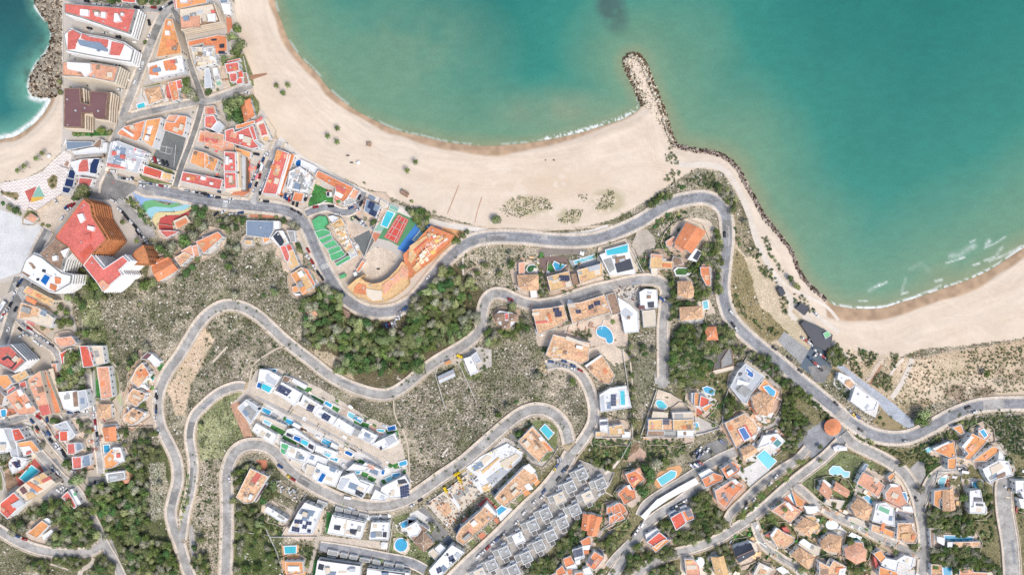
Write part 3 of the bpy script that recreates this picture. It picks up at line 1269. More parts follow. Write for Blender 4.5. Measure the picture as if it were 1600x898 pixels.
F 2 3.5 0.8 440,420 500,540 600,600 560,440 490,400
F 3 5 0.5 235,360 430,350 450,460 480,580 240,550
F 3 5 0.22 235,570 490,590 600,898 220,898
T 410,500 40
G grassy 1470,450 1600,410 1620,480 1500,540 1470,480
p 1520,495 1590,465 1650,470 1660,495 1540,530
G white 1480,500 1596,540 1640,590 1600,640 1500,550
G grassy 1500,560 1600,600 1650,700 1640,760 1430,720 1450,640
o 1530,662 48 50
G sandlot 1470,610 1510,600 1590,620 1610,680 1560,745 1470,700
B villa|white villa with turf strips beside the round pool garden
f 6 w w 1560,530 1650,480 1690,540 1660,590 1600,600
H 1.2 w 4 795,260 720,380 600,590
H 1.2 w 4 235,555 490,585
H 1.2 w 4 440,460 500,590 560,720 615,898
H 1.2 w 4 510,600 870,600
H 1.2 w 4 1470,480 1430,720
@ 640 540 5
B house|white stepped cube house with dark gap on the gravel plot in the scrub
f 6 w w 420,100 480,80 535,205 475,230
f 5 l w 480,75 520,45 560,120 515,140
G conc 400,60 520,0 640,30 640,160 470,240 430,180
H 1 w 4 380,130 520,440
H 1 w 4 190,190 280,495
G pathc 230,130 380,70 410,110 380,150
B carport_row|long pale corrugated metal shelter lying in the open scrub
g 3 l l 222,240 340,185 355,235 235,290
B garden_shed|small bright orange roofed hut by the road above the metal shelter
f 3 O w 272,130 315,110 328,130 285,152
i digger 390,80 20
b 995,235 32
b 1270,280 32
b 770,480 30
b 690,540 26
b 830,435 18
b 630,440 16
b 1000,35 16
b 1050,35 20
b 850,680 30
C b 1100,122 8
C b 1205,120 15
C b 1275,155 25
C r 1330,190 30
B villa|clay tiled villa with bright blue pool filling the tip of the hairpin loop
f 7 t w 845,740 960,625 1125,815 1070,830 1010,910 900,800
q 0.3 k 940,670 960,660 1020,730 1000,740
q 0.3 k 965,745 985,735 1030,785 1015,795
q 0.6 w 1005,715 1030,705 1045,735 1020,745
q 0.3 o 1040,760 1060,755 1115,810 1095,820
G terra 1010,600 1130,690 1145,710 1080,760 1000,650
p 1018,650 1055,612 1120,680 1082,725
G grassy 810,680 980,580 1080,585 1150,640 1150,780 1080,890 1000,910 860,740
G terra 890,650 920,640 920,670 895,670
G asph 760,690 800,680 990,890 960,900
C g 1175,885 80
B apartment_building|golden roofed holiday apartments, wing below the curved blind road
f 7 t w 1370,160 1500,70 1600,230 1560,300 1500,290 1440,240
q 0.6 k 1385,165 1410,150 1435,175 1410,190
q 0.6 k 1470,285 1500,270 1515,285 1485,300
q 1.0 w 1365,155 1490,70 1500,80 1378,168
G sandlot 1380,30 1470,0 1596,0 1700,60 1720,100 1596,160 1500,60 1390,110
B apartment_building|white cube villas with dark roof gaps and a slim turquoise pool
f 6 w w 1480,380 1560,330 1690,310 1730,480 1490,515
q 0.3 l 1490,400 1515,385 1525,500 1490,510
s 1570,380 1610,380 1610,470 4
w 0.2 poolc 1640,350 1675,350 1680,460 1645,460
q 0.3 b 1540,440 1570,440 1570,490 1540,490
B villa|white and golden villa with blue solar slab beside the white cube villas
f 6 y w 1550,630 1660,610 1680,690 1560,700
f 5 w w 1480,575 1545,570 1550,680 1485,660
s 1485,595 1545,590 1545,615 5
f 5 y w 1450,670 1495,670 1500,710 1450,710
f 3 w w 1660,670 1720,670 1720,715 1655,715
H 1.5 w 5 1660,40 1700,300 1740,720
H 1.5 w 4 1440,715 1740,722
F 2.5 4 0.9 1440,730 1740,730 1690,880 1600,900 1400,900 1390,830
G concs 540,890 740,710 800,740 900,850 850,900 640,960 500,1040 400,1000
@ 640 718 5
B construction_site|roofless white walled building shell with yellow scaffolding beside the loop road
f 1.2 w w 440,60 560,-30 760,-130 880,-60 870,0 640,220 560,260 490,170 530,130
q 0.2 c 480,70 600,-40 640,-20 530,100
q 0.2 l 600,150 720,60 760,90 630,200
q 0.2 b 480,40 560,10 580,50 500,90
q 0.5 y 560,90 690,-20 700,-10 570,110
q 0.6 c 700,20 830,-50 860,-30 750,70
q 0.5 t 760,40 790,30 800,60 770,65
q 0.2 y 560,210 620,180 640,210 580,250
B construction_site|rubble filled foundation pit with bare concrete footings, lower part of the building site
f .6 c w 130,340 290,230 450,110 560,260 410,400 300,530
q 0.4 k 220,320 245,300 275,340 250,360
q 0.4 w 290,260 310,240 400,370 380,385
q 0.3 g 330,280 440,200 470,240 360,320
q 0.3 t 200,360 300,330 330,400 280,450
i crane 390,150 60
i crane 370,105 -30
i digger 280,230 60
C w 20,352 -30
C d 85,312 -30
B townhouse_block|long clay tiled block with white end terrace, upper of two beside the straight road
f 9 t w 660,300 700,250 880,70 900,60 985,110 1000,150 890,250 735,365
q 0.6 w 880,60 930,30 985,85 955,110
q 0.3 O 950,160 985,140 1020,170 985,205
q 0.3 w 895,200 930,180 965,225 920,240
q 0.3 O 875,250 910,225 945,260 905,285
G grassy 750,130 800,90 830,120 780,150
G grassy 710,190 750,160 770,190 720,210
G grassy 820,290 870,260 890,310 850,330
B townhouse_block|long clay tiled block with terracotta patios, lower of two beside the straight road
f 9 t w 360,600 400,530 560,390 600,340 680,425 560,540 420,665 370,630
q 0.4 w 580,360 605,335 685,430 660,430
G tilered 530,350 600,290 690,380 660,400 600,340 560,370
G grassy 610,280 640,265 700,350 680,365
w 0.2 680,390 715,360 760,380 690,435
G white 690,440 780,370 815,400 710,480
G grassy 780,350 805,340 830,365 810,385
G terra 650,460 680,450 700,480 680,500
G grassy 580,540 620,505 650,540 610,575
G terra 530,590 570,560 600,590 560,620
G grassy 455,650 490,620 530,655 485,690
G slate 340,540 395,490 415,510 365,570
G terra 400,480 440,440 470,460 430,500
G slate 630,250 670,220 700,250 660,290
G slate 250,630 300,580 430,710 400,740 340,680 300,670
B townhouse_block|plain white roofed block with three dark panel clusters beside the straight road
f 7 w w 150,860 330,660 430,720 240,910 190,940
s 300,760 340,740 350,780 2
s 320,780 350,765 360,790 2
s 205,850 240,830 255,870 2
q 0.8 d 285,735 300,730 305,745 290,750
B villa|brown roofed square villa with pyramid tiles beside the grey driveway
x 6 k w 30,640 110,560 190,650 110,715
f 5 k w 0,520 60,490 150,540 40,640 0,600
f 4 w w 195,690 240,650 285,690 240,740
f 4 c w 145,720 185,690 240,740 200,780
G asph 70,390 110,360 300,570 230,640 160,590 210,520 150,470
G grassy 90,790 130,750 195,800 140,845
G grassy 0,660 50,700 90,750 40,770 0,740
G white 0,420 60,390 150,450 200,520 160,560 60,480 0,500
w 0.2 -10,455 35,460 35,495 -10,505
b 170,500 24
b 170,540 20
N terrace_home|grey flat roofed terrace home 6 g w 84 45 1340,110 1250,210 1060,420 960,510 740,720 640,820 1490,185 1290,390 1190,490 1100,590 1010,670 910,760 810,860
N terrace_home|cream flat roofed terrace home 6 c w 84 45 1170,300 1390,290 550,890
N terrace_home|white flat roofed terrace home 6 w w 84 45 850,610
G grey4 1320,0 1596,100 1560,200 1380,400 1100,700 900,880 880,898 440,898
H 1.5 w 4 1320,0 1596,100 1560,180
C d 1225,62 -55
C d 1160,148 -55
C w 1030,288 -48
C w 832,485 -48
C d 718,588 -48
C b 1150,40 -60
C y 1135,65 -60
C w 1170,725 -60
F 3 5 1.1 1290,480 1340,460 1390,590 1300,640 1260,720 1160,760 1160,640 1230,600
F 3 5 1.1 900,860 1030,760 1180,770 1130,860 1050,898 900,898
F 2.5 4 0.9 1380,380 1450,330 1540,330 1520,400 1490,540 1440,420
F 3 5 1.2 1500,650 1596,570 1596,720 1560,740
F 2.5 4 0.9 1560,860 1596,830 1596,898 1540,898
F 3 4 0.9 1350,0 1596,0 1596,90 1480,60
B townhouse|orange double roofed townhouse beside the grey terrace homes, topmost of its row
g 7 o w 1355,420 1420,430 1400,550 1340,540
g 7.5 o w 1420,425 1500,450 1450,590 1385,580
B townhouse|orange roofed townhouse at the right, one of a pair above the solar roofed one
f 6 o w 1560,370 1620,330 1650,400 1590,430
f 6 o w 1555,445 1640,400 1680,460 1590,490
B townhouse|small orange roofed townhouse right below the double roofed one
f 6 o w 1330,630 1405,590 1420,660 1350,670
q 1 w 1330,670 1410,665 1400,700 1340,700
f 5 o w 1350,710 1395,700 1400,730 1360,735
B townhouse|white roofed townhouse with one full dark solar array
f 7 w w 1265,700 1350,675 1365,760 1290,790
s 1270,705 1345,685 1355,745 4
f 5 w w 1290,790 1330,775 1330,810 1295,815
B townhouse|orange roofed townhouse stepping down from the solar roofed one, upper
f 6 o w 1195,770 1255,745 1290,810 1215,835
f 5 w w 1220,835 1290,810 1310,840 1230,855
f 6 o w 1230,855 1260,850 1270,880 1240,898
B townhouse|orange roofed townhouse stepping down to the bottom edge
f 6 o w 1140,860 1190,820 1225,880 1150,910
f 5 o w 1090,898 1130,880 1150,930 1100,930
B townhouse|orange townhouse with two tilted solar arrays beside the lower street
f 7 o w 1440,710 1520,760 1440,860 1375,815
s 1440,720 1475,680 1520,720 4
s 1385,800 1410,760 1440,790 3
q 0.3 p 1430,790 1470,760 1490,790 1450,830
B townhouse|white roofed townhouse at the very bottom edge between orange ones
f 6 w w 1350,850 1400,830 1430,898 1370,898
f 5 o w 1290,880 1350,870 1360,920 1280,920
G asph 1500,600 1596,510 1596,560 1450,650 1450,620
H 1.2 w 3 1596,500 1490,555 1500,540 1596,470
@ 0 718 5
G tilered 110,130 270,-10 440,180 340,250 130,200
p 155,140 245,45 305,90 200,175
B apartment_building|cream and orange roofed apartments with balcony boxes beside the large rooftop pool
f 9 c c 240,150 340,95 440,180 330,260 200,330 120,240 170,200
q 0.5 y 260,140 340,105 400,150 320,190
q 1 r 320,160 385,130 400,150 335,180
q 0.5 o 200,180 230,170 330,230 290,250
q 0.5 y 200,270 250,245 280,280 220,310
q 0.8 m 150,230 180,210 210,250 180,270
B apartment_building|red roofed apartment block with grey glass roof light at the left edge
f 11 R w 0,340 110,250 190,330 60,460 0,400
q 0.8 l 80,350 150,310 190,340 130,380
q 0.3 r 40,410 60,400 85,440 60,455
q 0.2 p 0,360 40,380 30,410 0,390
B house|white tiled strip house with small dark panels at the top left of the rooftop pool
f 5 w w 70,20 110,-30 215,-10 100,110 75,60
q 0.3 m 90,20 150,0 160,20 120,60
H 1.2 w 5 0,70 20,120 40,180 20,270
G grassy -20,90 10,80 20,230 -20,240
G dirt 40,100 120,120 140,190 60,250 40,200
T 15,15 30
b 60,60 14
b 90,100 16
B townhouse|red strip roofed house squeezed between the car park and the street
f 5 r w 480,290 530,240 570,300 600,360 580,380
f 4 w w 545,230 565,225 635,340 610,360
q 0.3 n 570,260 590,255 595,275 580,280
C d 475,165 10
C w 465,240 35
C w 488,225 35
C w 505,212 35
C b 455,250 35
C g 420,60 55
C w 460,100 55
C w 575,88 20
C b 615,300 60
C r 685,280 80
C b 140,590 25
C r 195,615 20
C d 745,185 85
C w 765,188 85
G asph2 290,-10 440,-10 540,170 560,220 430,320 350,330 320,300 440,180 340,90
T 600,150 50
T 560,170 34
T 630,120 34
T 520,30 40
T 655,90 22
B house|grey glass topped building with white frame beside the small side car park
f 6 w w 822,105 970,85 980,150 840,175
q 0.3 g 838,115 965,98 968,140 848,165
f 3 p p 840,178 1015,150 1020,180 850,200
f 4 t t 985,60 1005,60 1010,150 985,150
G asph 680,130 830,130 830,210 700,220
H 1 w 4 650,180 690,220
B house|orange roofed house with white porches hidden in the tree triangle
f 5 O w 215,570 330,470 385,510 290,610
f 5 w w 370,450 415,475 390,495 340,460
f 4 w w 330,590 400,540 415,555 340,630
F 4 7 1.15 300,380 400,300 560,310 580,380 500,560 430,500 330,440 210,460
F 4 7 1.2 490,590 560,420 640,370 700,470 760,600 700,670 560,690 380,660 440,560
F 4 7 1.1 80,490 190,480 180,560 90,570
F 3 5 0.7 190,420 300,330 330,320 300,430 200,460
F 4.5 7.5 1.2 690,220 880,180 1020,180 1150,260 1150,480 1060,600 1000,640 960,560 860,620 800,600 840,520 760,430 700,400
F 3.5 6 0.9 1000,40 1120,30 1150,220 1040,190
F 4 6.5 1.0 930,640 1090,560 1200,640 1300,640 1380,780 1400,880 1100,900 1020,880 940,760
F 4 6 1.1 720,860 790,760 870,800 900,898 700,898
F 2.5 4.5 0.7 190,780 320,750 700,770 620,850 520,830 380,800 360,898 210,850
G pathc2 600,898 620,850 700,800 720,760 740,770 720,830 650,870 640,898
G pathc2 270,890 320,800 380,800 540,850 530,860 380,815 340,850 290,898
F 2.5 4 0.9 1395,350 1440,230 1470,60 1480,260 1410,480
b 1240,190 24
b 1450,200 16
b 1430,300 18
F 3 5 0.9 1490,760 1596,720 1640,898 1560,898 1500,830
b 1560,620 30
b 1520,680 26
b 1560,220 18
G grey4 1470,520 1500,500 1530,700 1500,780 1480,700
@ 960 540 5
B warehouse_shed|low dark grey mottled roof building among dense trees above the walled villas
f 4 dg k 800,50 900,10 920,40 930,150 770,190
f 3.5 c c 765,195 930,155 930,185 790,220
F 4 6.5 1.2 440,0 760,0 790,40 770,120 740,180 660,190 600,150 460,180 440,120
F 4 6 1.1 450,130 560,130 660,200 700,260 640,300 520,300 480,250
F 3 5 1 830,0 1040,0 1030,60 960,80 940,20
F 3 5 1 1040,50 1180,60 1250,140 1330,230 1400,300 1580,440 1596,500 1500,430 1300,310 1200,220 1100,140
G asph 600,898 720,760 840,720 885,740 880,800 760,898
C b 835,745 40
T 835,700 20
T 765,840 16
G sandlot 340,340 430,370 540,430 640,510 620,540 300,500
b 400,400 6
k cyan 325,445 340,425 370,430 395,455 410,475 385,490 350,485
B villa|twin golden roofed villas with small dark solar block below the round turning bay
f 7 y w 265,575 375,570 375,655 262,655
f 7 y w 455,575 615,570 620,655 460,660
f 5.5 t w 375,570 455,575 460,655 375,655
s 375,572 430,572 430,615 3
q 0.5 c 300,510 420,520 415,560 290,560
f 6 c w 450,520 610,515 620,565 455,570
f 5 k w 260,660 390,660 385,705 255,700
f 4 g g 385,662 490,662 485,705 385,700
f 5 w w 490,660 620,660 620,710 490,710
q 0.3 k 540,670 560,670 560,695 540,695
G patio 300,490 620,510 640,540 620,715 240,700
G conc 640,545 740,600 840,640 630,710 625,600
o 635,625 20 28
b 775,620 22
H 1.5 w 5 330,345 200,720
H 1.5 w 4 340,340 430,370 630,505 635,700
H 1.5 w 4 200,710 500,715 700,680 830,640
B villa|villa with bright red round centre roof beside the bean shaped pool
f 5 O w 622,365 660,362 655,470 620,465
f 6.5 R w 670,385 740,415 735,455 680,480 660,470
f 5 O w 680,485 760,445 770,455 710,520
f 4 l w 600,365 625,365 620,460 600,440
G white 610,365 700,350 780,400 770,460 710,525 610,470
w 0.5 690,330 720,318 760,330 782,350 770,385 740,375 705,360
H 1.2 w 4 540,310 660,290
H 1.2 w 5 1035,85 900,310 860,420 850,500 838,630
H 1.2 w 4 715,560 830,630
b 570,330 30
b 540,370 20
G terra2 640,480 700,520 640,560
B villa|white and grey terraced villa with deep blue L shaped pool near the main road
f 6 l w 1020,135 1170,240 1060,380 1030,450 1000,445 900,320 960,200
q 0.5 w 960,260 1060,290 1030,310 950,300
w 0.8 poolb 1030,175 1085,220 1075,248 1035,225 1045,205 1025,190
q 0.8 g 1000,300 1070,350 1020,400 955,345
q 0.4 d 970,210 1000,210 990,230 970,235
G conc 1040,90 1300,310 1290,360 1180,250
B villa|villa with octagonal mottled clay roof next to the pool on the orange deck
x 6 t w 1075,400 1150,360 1240,400 1240,470 1190,545 1120,530 1090,480
f 3.5 O w 1170,260 1285,360 1240,450 1120,330
w 0.2 1165,320 1200,310 1255,355 1245,390 1215,385
G terra 1040,440 1080,420 1100,520 1170,550 1140,580 1080,560
G white 1090,540 1240,520 1220,590 1180,605 1130,590
G sandlot 860,590 1010,510 1080,560 1130,640 1120,690 950,800
B villa|sand coloured square villa plot with dark blue pool framed by red strips
f 5 t w 858,600 1010,525 1080,580 1120,640 1110,680 950,795
w 0.3 poolb 970,650 1010,635 1055,710 1015,735
q 0.5 r 955,655 970,650 1025,745 1012,755
q 0.5 r 1005,620 1025,615 1080,705 1070,712
G conc 1130,640 1240,600 1290,500 1290,420 1310,400 1300,560 1250,690 1140,690
T 990,470 26
F 3 5 1.0 860,420 930,390 980,470 900,570 860,560
F 2.5 4 0.35 700,200 850,260 860,400 800,600 640,530 780,420
F 3 5 0.8 1310,380 1400,390 1420,500 1500,560 1500,690 1420,760 1300,650
F 3 4 1.0 1290,700 1400,730 1400,830 1300,800
T 1530,620 20
B villa|white villa with green square pool on its small roof terrace
f 5 w w 1160,700 1270,680 1330,740 1260,810 1190,770 1110,800
w 0.3 poolt 1235,760 1270,725 1305,755 1270,790
q 0.3 o 1215,730 1240,705 1265,725 1240,750
B villa|clay tiled villa with white sides next to the wide pale blue court
g 6 t w 985,810 1070,770 1120,820 1010,890
G white 1070,770 1160,700 1270,830 1200,900 1020,898
p 1110,860 1170,810 1260,898 1200,960 1140,898
F 3 5 0.8 140,300 190,720 150,700 130,400
F 3 5 0.3 100,0 330,0 320,60 200,100 130,300 100,160
F 2.5 4 0.7 240,740 560,720 560,860 350,898 250,898
G pinkdirt 130,850 200,790 270,850 260,898 60,898
G dirt 80,800 200,740 180,820 120,850
H 1.2 w 4 130,740 40,898
b 830,80 20
@ 1280 540 5
G lotdark 10,-90 100,170 20,290 -150,160 -60,0
G asph -90,160 60,150 100,180 70,230 40,290 -40,280
C w -30,70 -50
C w -70,-60 -50
C d -350,20 35
C d -230,100 35
C d -150,195 35
F 4 6 1.3 70,10 150,0 200,70 190,140 80,140
G prom 150,140 180,145 300,240 570,440 740,590 740,630 690,640 560,560 430,420 270,270 140,170
G white 130,200 180,210 300,300 470,440 440,560 360,520 200,380 110,300 120,230
B restaurant|long bright white flat roofed beach restaurant beside the grey promenade
f 5 w w 280,310 455,435 430,500 350,510 240,430
f 4.5 w w 150,205 240,245 290,300 240,340 140,255
q 0.3 t 205,270 240,262 275,300 235,335 195,310
q 0.3 l 355,485 380,455 395,465 370,500
G planter 60,250 120,185 130,190 80,280
G planter 410,590 490,505 690,655 600,660 480,640
b 480,560 18
b 500,615 16
b 450,600 12
b 560,560 14
b 640,640 10
F 2 3 1.1 120,250 150,220 240,380 220,420 150,350
b 240,395 16
F 1.5 3 0.7 200,30 280,60 350,260 250,200
F 2 3.5 1.0 290,20 350,30 460,60 400,170 340,120
F 1.5 3 0.8 560,60 640,80 560,220
F 2 3.5 0.9 400,290 470,190 570,240 560,350 500,350
G pathl2 360,280 480,80 520,80 500,130 400,290
E k 500,95
E k 490,115
G planks 385,295 480,145 492,155 400,305
T 820,540 52
T 800,590 48
T 845,590 40
T 770,570 30
T 750,600 18
C g 240,510 45
C y 265,535 45
C b 298,550 45
C d 130,450 45
C d 320,655 30
C w 1205,515 -20
C d 1155,480 -20
C g 670,740 10
b 1300,215 28
F .8 1.6 0.16 690,150 900,110 1000,180 1010,380 900,500 720,520 600,430 660,280
F .8 1.6 0.2 1000,200 1270,160 1596,190 1596,370 1400,360 1200,400 1080,440 1030,380
F 1 2 0.3 1100,40 1596,0 1596,160 1150,180
F 1.5 3 0.7 1240,560 1596,540 1596,860 1450,800 1350,660 1280,600
F 2 4 0.9 1100,590 1220,560 1230,620 1140,640
F 2.5 4 0.95 270,690 390,720 440,780 640,840 780,790 940,700 1060,640 1090,700 1020,740 880,770 820,830 960,890 700,898 560,830 400,770 290,730
F 1.5 3 0.8 0,460 60,510 90,570 10,580
B house|small orange roofed gate house above the walled villa gardens
f 4 O w 1035,635 1100,615 1130,680 1100,690
B villa|fan shaped orange roofed villa with white balcony rows beside a small blue pool
f 6 O w 890,800 1050,745 1065,860 1020,875 900,820
q 0.8 w 885,800 1010,745 1020,752 900,815
f 6 O w 1000,880 1070,870 1060,960 1000,960
w 0.3 820,810 870,785 885,800 850,835
B villa|large clay roofed villa with long white canopy and bright blue corner pool
f 6 O w 1110,780 1190,680 1250,710 1310,740 1170,890 1120,880 1160,840
q 1 w 1112,785 1185,700 1205,712 1135,798
q 1 w 1125,820 1150,800 1160,830 1135,845
f 3 p w 1240,640 1270,630 1340,700 1300,740 1240,700
w 0.3 1252,665 1280,650 1310,695 1290,715
G concs 1230,898 1400,770 1350,700 1420,750 1480,898
B villa|villa with round white terraces and a wedge shaped blue pool
f 4 O w 1190,898 1350,780 1400,800 1390,830 1300,898
f 5 w w 1400,810 1440,860 1440,898 1390,890
w 1 1330,860 1385,830 1390,880 1350,890
B bus_shelter|white gabled roof shelter at the road junction
x 3 w w 115,790 150,775 215,790 215,812 120,815
B kiosk|round orange conical roof pavilion on the roundabout island
i round 93,628 64
F 3 4 1 0,800 15,740 20,790 10,898
G grassy 0,898 60,850 160,820 280,850 370,898
@ 960 718 5
X 3.2 w 205,440 240,470 290,400 420,310 660,180 630,140 500,210 330,310
T 250,60 44
T 290,110 50
T 220,250 52
T 200,200 36
T 330,40 50
T 400,20 40
T 280,170 34
T 380,70 20
p 335,150 440,85 475,90 480,110 470,135 370,200
G orangelot 310,190 340,100 420,60 510,40 530,80 500,130 350,235
F 2.5 4 0.9 0,430 80,430 150,520 60,600 0,700
B townhouse|orange and red roofed townhouse at the head of the row below the pool garden
f 6 o w 85,110 165,80 215,120 235,150 150,230 110,170
q 0.8 r 120,155 160,130 185,150 140,180
q 0.5 p 160,75 200,60 215,110 180,110
B townhouse|orange roofed townhouse in the middle of the row below the pool garden
f 6 o w 25,260 90,200 120,230 160,230 170,300 80,350
q 0.5 w 95,200 120,195 135,230 120,235
B townhouse|orange roofed townhouse at the lower end of the row below the pool garden
f 6 o w 0,350 40,330 70,350 100,400 0,480
f 5 o w -60,370 0,340 10,400 -60,420
f 6 o w -40,440 0,420 40,440 0,490 -40,500
B house|orange tiled house with white corner at the end of the long white roof
f 6 o w 680,150 770,100 850,125 840,160 710,215
f 5 w w 655,110 740,65 770,90 680,145
B townhouse|orange roofed house with dark solar strips next to the wide white deck
f 7 o w 830,70 920,10 980,60 970,90 880,150
s 880,30 905,15 935,45 3
s 910,60 945,45 960,85 3
G white 950,100 1130,0 1210,80 1060,220 1010,160
B villa|clay tiled villa with black panel strip and round white dome below the wide white deck
f 7 p w 780,240 860,190 930,150 1010,200 920,300 870,380 800,320
q 0.6 o 860,230 920,190 1000,220 920,280
s 835,260 860,255 895,325 2
q 1 w 915,160 945,150 970,175 945,195
C w 598,42 40
C w 485,355 -30
C w 218,500 -60
C w 163,568 -55
C d 1028,340 -70
C w 1255,130 -50
B townhouse|orange roofed house with solar end and glass terrace amid trees
f 6 R w 435,450 520,400 560,490 480,550
f 6.5 o w 525,400 600,380 620,460 560,480
s 548,395 590,385 615,440 3
f 4 b w 420,420 470,390 500,410 440,445
f 4 l w 510,370 560,350 570,380 520,395
B townhouse|red and orange roofed house with blue glass panels beside the curved street
f 6 R w 250,640 350,560 410,610 330,690
f 6.5 O w 290,680 380,620 440,620 320,720
s 355,545 380,540 415,590 2
f 4 w w 240,580 330,530 350,550 250,640
F 3.5 6 1.1 590,320 680,260 740,280 830,420 860,500 890,540 760,580 700,600 640,640 500,660 460,640 600,540 640,460
F 3.5 6 1.1 100,760 180,660 240,700 350,740 400,680 490,700 490,760 400,780 330,760 240,800 170,860 80,898
F 3 5 0.9 440,560 560,560 560,600 480,640
b 395,500 26
b 420,540 22
T 735,620 26
F 3 5 1.1 300,860 480,790 510,898 280,898
F 2.5 4 1 690,740 740,760 760,880 700,860
F 3 4.5 1 790,680 890,660 940,760 980,860 880,860
F 3 4 1.1 360,480 440,480 450,560 350,560
Y 1150,285 26
Y 1215,220 18
Y 1275,180 16
Y 1340,150 20
Y 1370,85 18
Y 1070,385 14
Y 1110,350 14
Y 1000,440 26
Y 1440,20 20
Y 1475,15 16
Y 1010,400 14
b 930,470 18
b 960,445 16
C w 1105,355 -50
B villa|flesh toned villa at the bottom edge beside an egg shaped blue pool
f 5 p w 545,770 610,770 660,820 670,898 560,898
q 0.5 y 550,785 610,780 615,805 555,810
q 0.3 c 560,820 640,820 645,850 565,855
k u 640,770 680,765 695,800 680,830 655,815
B villa|long pale yellow roofed villa at the bottom edge
g 5.5 y w 755,760 850,750 890,898 790,898
B villa|slate blue roofed villa in a white walled corner plot
g 6 d w 930,690 1060,650 1095,730 970,800
f 4 w w 925,670 1060,630 1070,650 935,690
f 4 c w 1065,640 1100,650 1120,710 1090,715
G grass 1000,790 1060,770 1040,820 980,850
G patio 900,690 1080,620 1120,690 1040,850 990,860
G patio2 1080,810 1180,760 1280,860 1270,898 1020,898
B villa|flat cream villa with brown court near the bottom edge beside a small blue pool
f 4 c w 1130,800 1240,850 1190,898 1080,898
q 0.3 t 1140,850 1190,860 1180,890 1120,890
p 1270,850 1305,835 1350,870 1315,885
F 2.5 4 0.6 920,620 1060,540 1090,610 940,650
G grassy 900,600 1060,520 1110,610 920,680
G dirtgreen 1120,440 1220,400 1300,450 1400,540 1440,620 1320,740 1180,640 1150,560
B villa|round sided clay roofed villa with small red round hut in its garden
f 6 t w 1220,600 1270,530 1330,570 1400,600 1400,640 1330,690 1270,680
q 1.3 w 1215,590 1260,530 1275,535 1235,600
f 3 r r 1305,530 1340,520 1370,560 1330,575
f 3 r w 1170,590 1220,560 1210,600
Y 1220,450 26
Y 1245,480 20
b 1160,470 20
F 2.5 4 0.7 1120,460 1200,420 1290,500 1220,540 1160,560
B villa|mottled pinkish terrace villa with blue pool at the corner of the V shaped streets
f 5 p w 1225,390 1330,320 1460,400 1370,490
q 0.4 t 1350,400 1440,400 1380,480 1300,430
q 0.5 w 1330,340 1360,330 1400,390 1380,400
f 3 O w 1380,240 1480,320 1470,370 1420,360
w 0.3 1358,280 1380,262 1440,310 1425,338 1400,335
G terra 1220,385 1385,240 1500,330 1450,420 1370,490
b 1280,350 24
Y 1335,390 16
b 1300,330 18
B villa|hipped brown roofed villa below the pale square pool
x 6 t w 1410,520 1480,450 1580,500 1520,600
f 4 y w 1480,430 1560,440 1590,480 1540,480
f 3 w w 1480,360 1580,360 1596,400 1500,420
w 0.3 pooll 1485,365 1540,370 1565,405 1520,415
B villa|clay hipped villa with white terrace below a rectangular blue pool
x 6 t w 1380,740 1440,680 1560,760 1510,850 1440,800
f 3 c w 1430,660 1470,620 1596,680 1596,740 1540,740
w 0.3 1450,640 1475,620 1530,660 1515,688
G patio 1360,750 1470,610 1630,680 1530,860
b 1460,850 30
b 1400,780 20
G conc 1150,640 1250,620 1280,700 1230,700
F 2 3 1 1380,500 1470,400 1480,420 1400,520
@ 1280 718 5
G grassy -180,160 -60,30 80,-20 240,-30 430,20 480,60 340,90 280,210 190,400 -20,330
w 0.2 pooll 80,80 110,50 160,55 195,90 235,95 230,130 195,135 170,105 120,120 85,105
B slide_pavilion|pale blue canopy strip on the lawn above the clay roofed villas
f 2.5 b w 310,100 360,25 385,40 330,120
B villa|double gabled orange roofed villa above the narrow diagonal lane
g 6 p w 0,240 70,310 100,240 30,170
g 6 p w 110,230 215,290 235,240 130,170
f 4 w w 0,170 40,150 100,200 80,230
f 3.5 c w 60,300 200,320 160,390 40,340
F 2.5 4 1.2 240,210 290,220 190,400 170,370
b 110,350 24
B villa|pinkish clay villa with long flat terrace beside the lawn
f 6 p w 340,90 450,150 510,200 460,290 290,180
q 0.4 p 345,100 430,140 400,190 320,150
q 0.6 c 430,130 470,160 450,185 420,160
G patio 300,90 380,60 530,150 560,100 600,160 480,300
B villa|clay roofed villa with a brown wall frame and slim curved pool by the street
f 5 p w 510,260 560,200 620,190 660,290 690,340 640,370 520,310
q 0.6 w 550,185 600,190 620,210 560,210
k u 650,255 670,255 682,290 685,325 665,330 655,300
G tilebrown 550,170 640,200 700,350 640,380 470,300
f 4 O w 530,130 570,100 595,120 550,170
B villa|hipped clay roofed villa below a pale blue pool on the diagonal lane
x 6 t w 245,360 300,300 415,370 380,470 290,440
w 0.2 345,290 375,278 420,315 405,345
f 3.5 c w 230,440 290,450 360,490 340,520 220,470
G patio 250,300 340,260 430,330 400,480 350,530 200,470
G conc 200,440 290,230 310,240 260,370 230,450
B villa|bright white villa deck with a dark green rectangular pool
f 5 w w 440,340 520,330 580,380 590,520 410,480 430,400
w 0.3 poole 470,355 550,390 540,425 460,390
q 0.6 o 490,490 520,500 500,560 475,550
f 5 O w 480,520 585,560 580,610 500,575
f 5 t w 410,500 480,520 480,580 400,550
B villa|clay roofed villa with a round golden balcony at the lane corner
f 6 t w 610,490 720,490 730,540 770,580 750,650 690,650 600,620
q 0.6 t 630,520 700,510 710,560 640,560
q 0.7 y 640,580 700,570 715,590 690,610 640,605
G conc 590,390 650,400 740,430 740,480 610,480
f 3 w w 650,365 720,360 735,410 650,395
G lot3 580,390 735,420 740,490 600,490
b 740,680 26
F 2.5 3.5 1 700,650 790,660 790,700 710,700
B villa|fan roofed white villa with clay wings and solar slab at the lane end
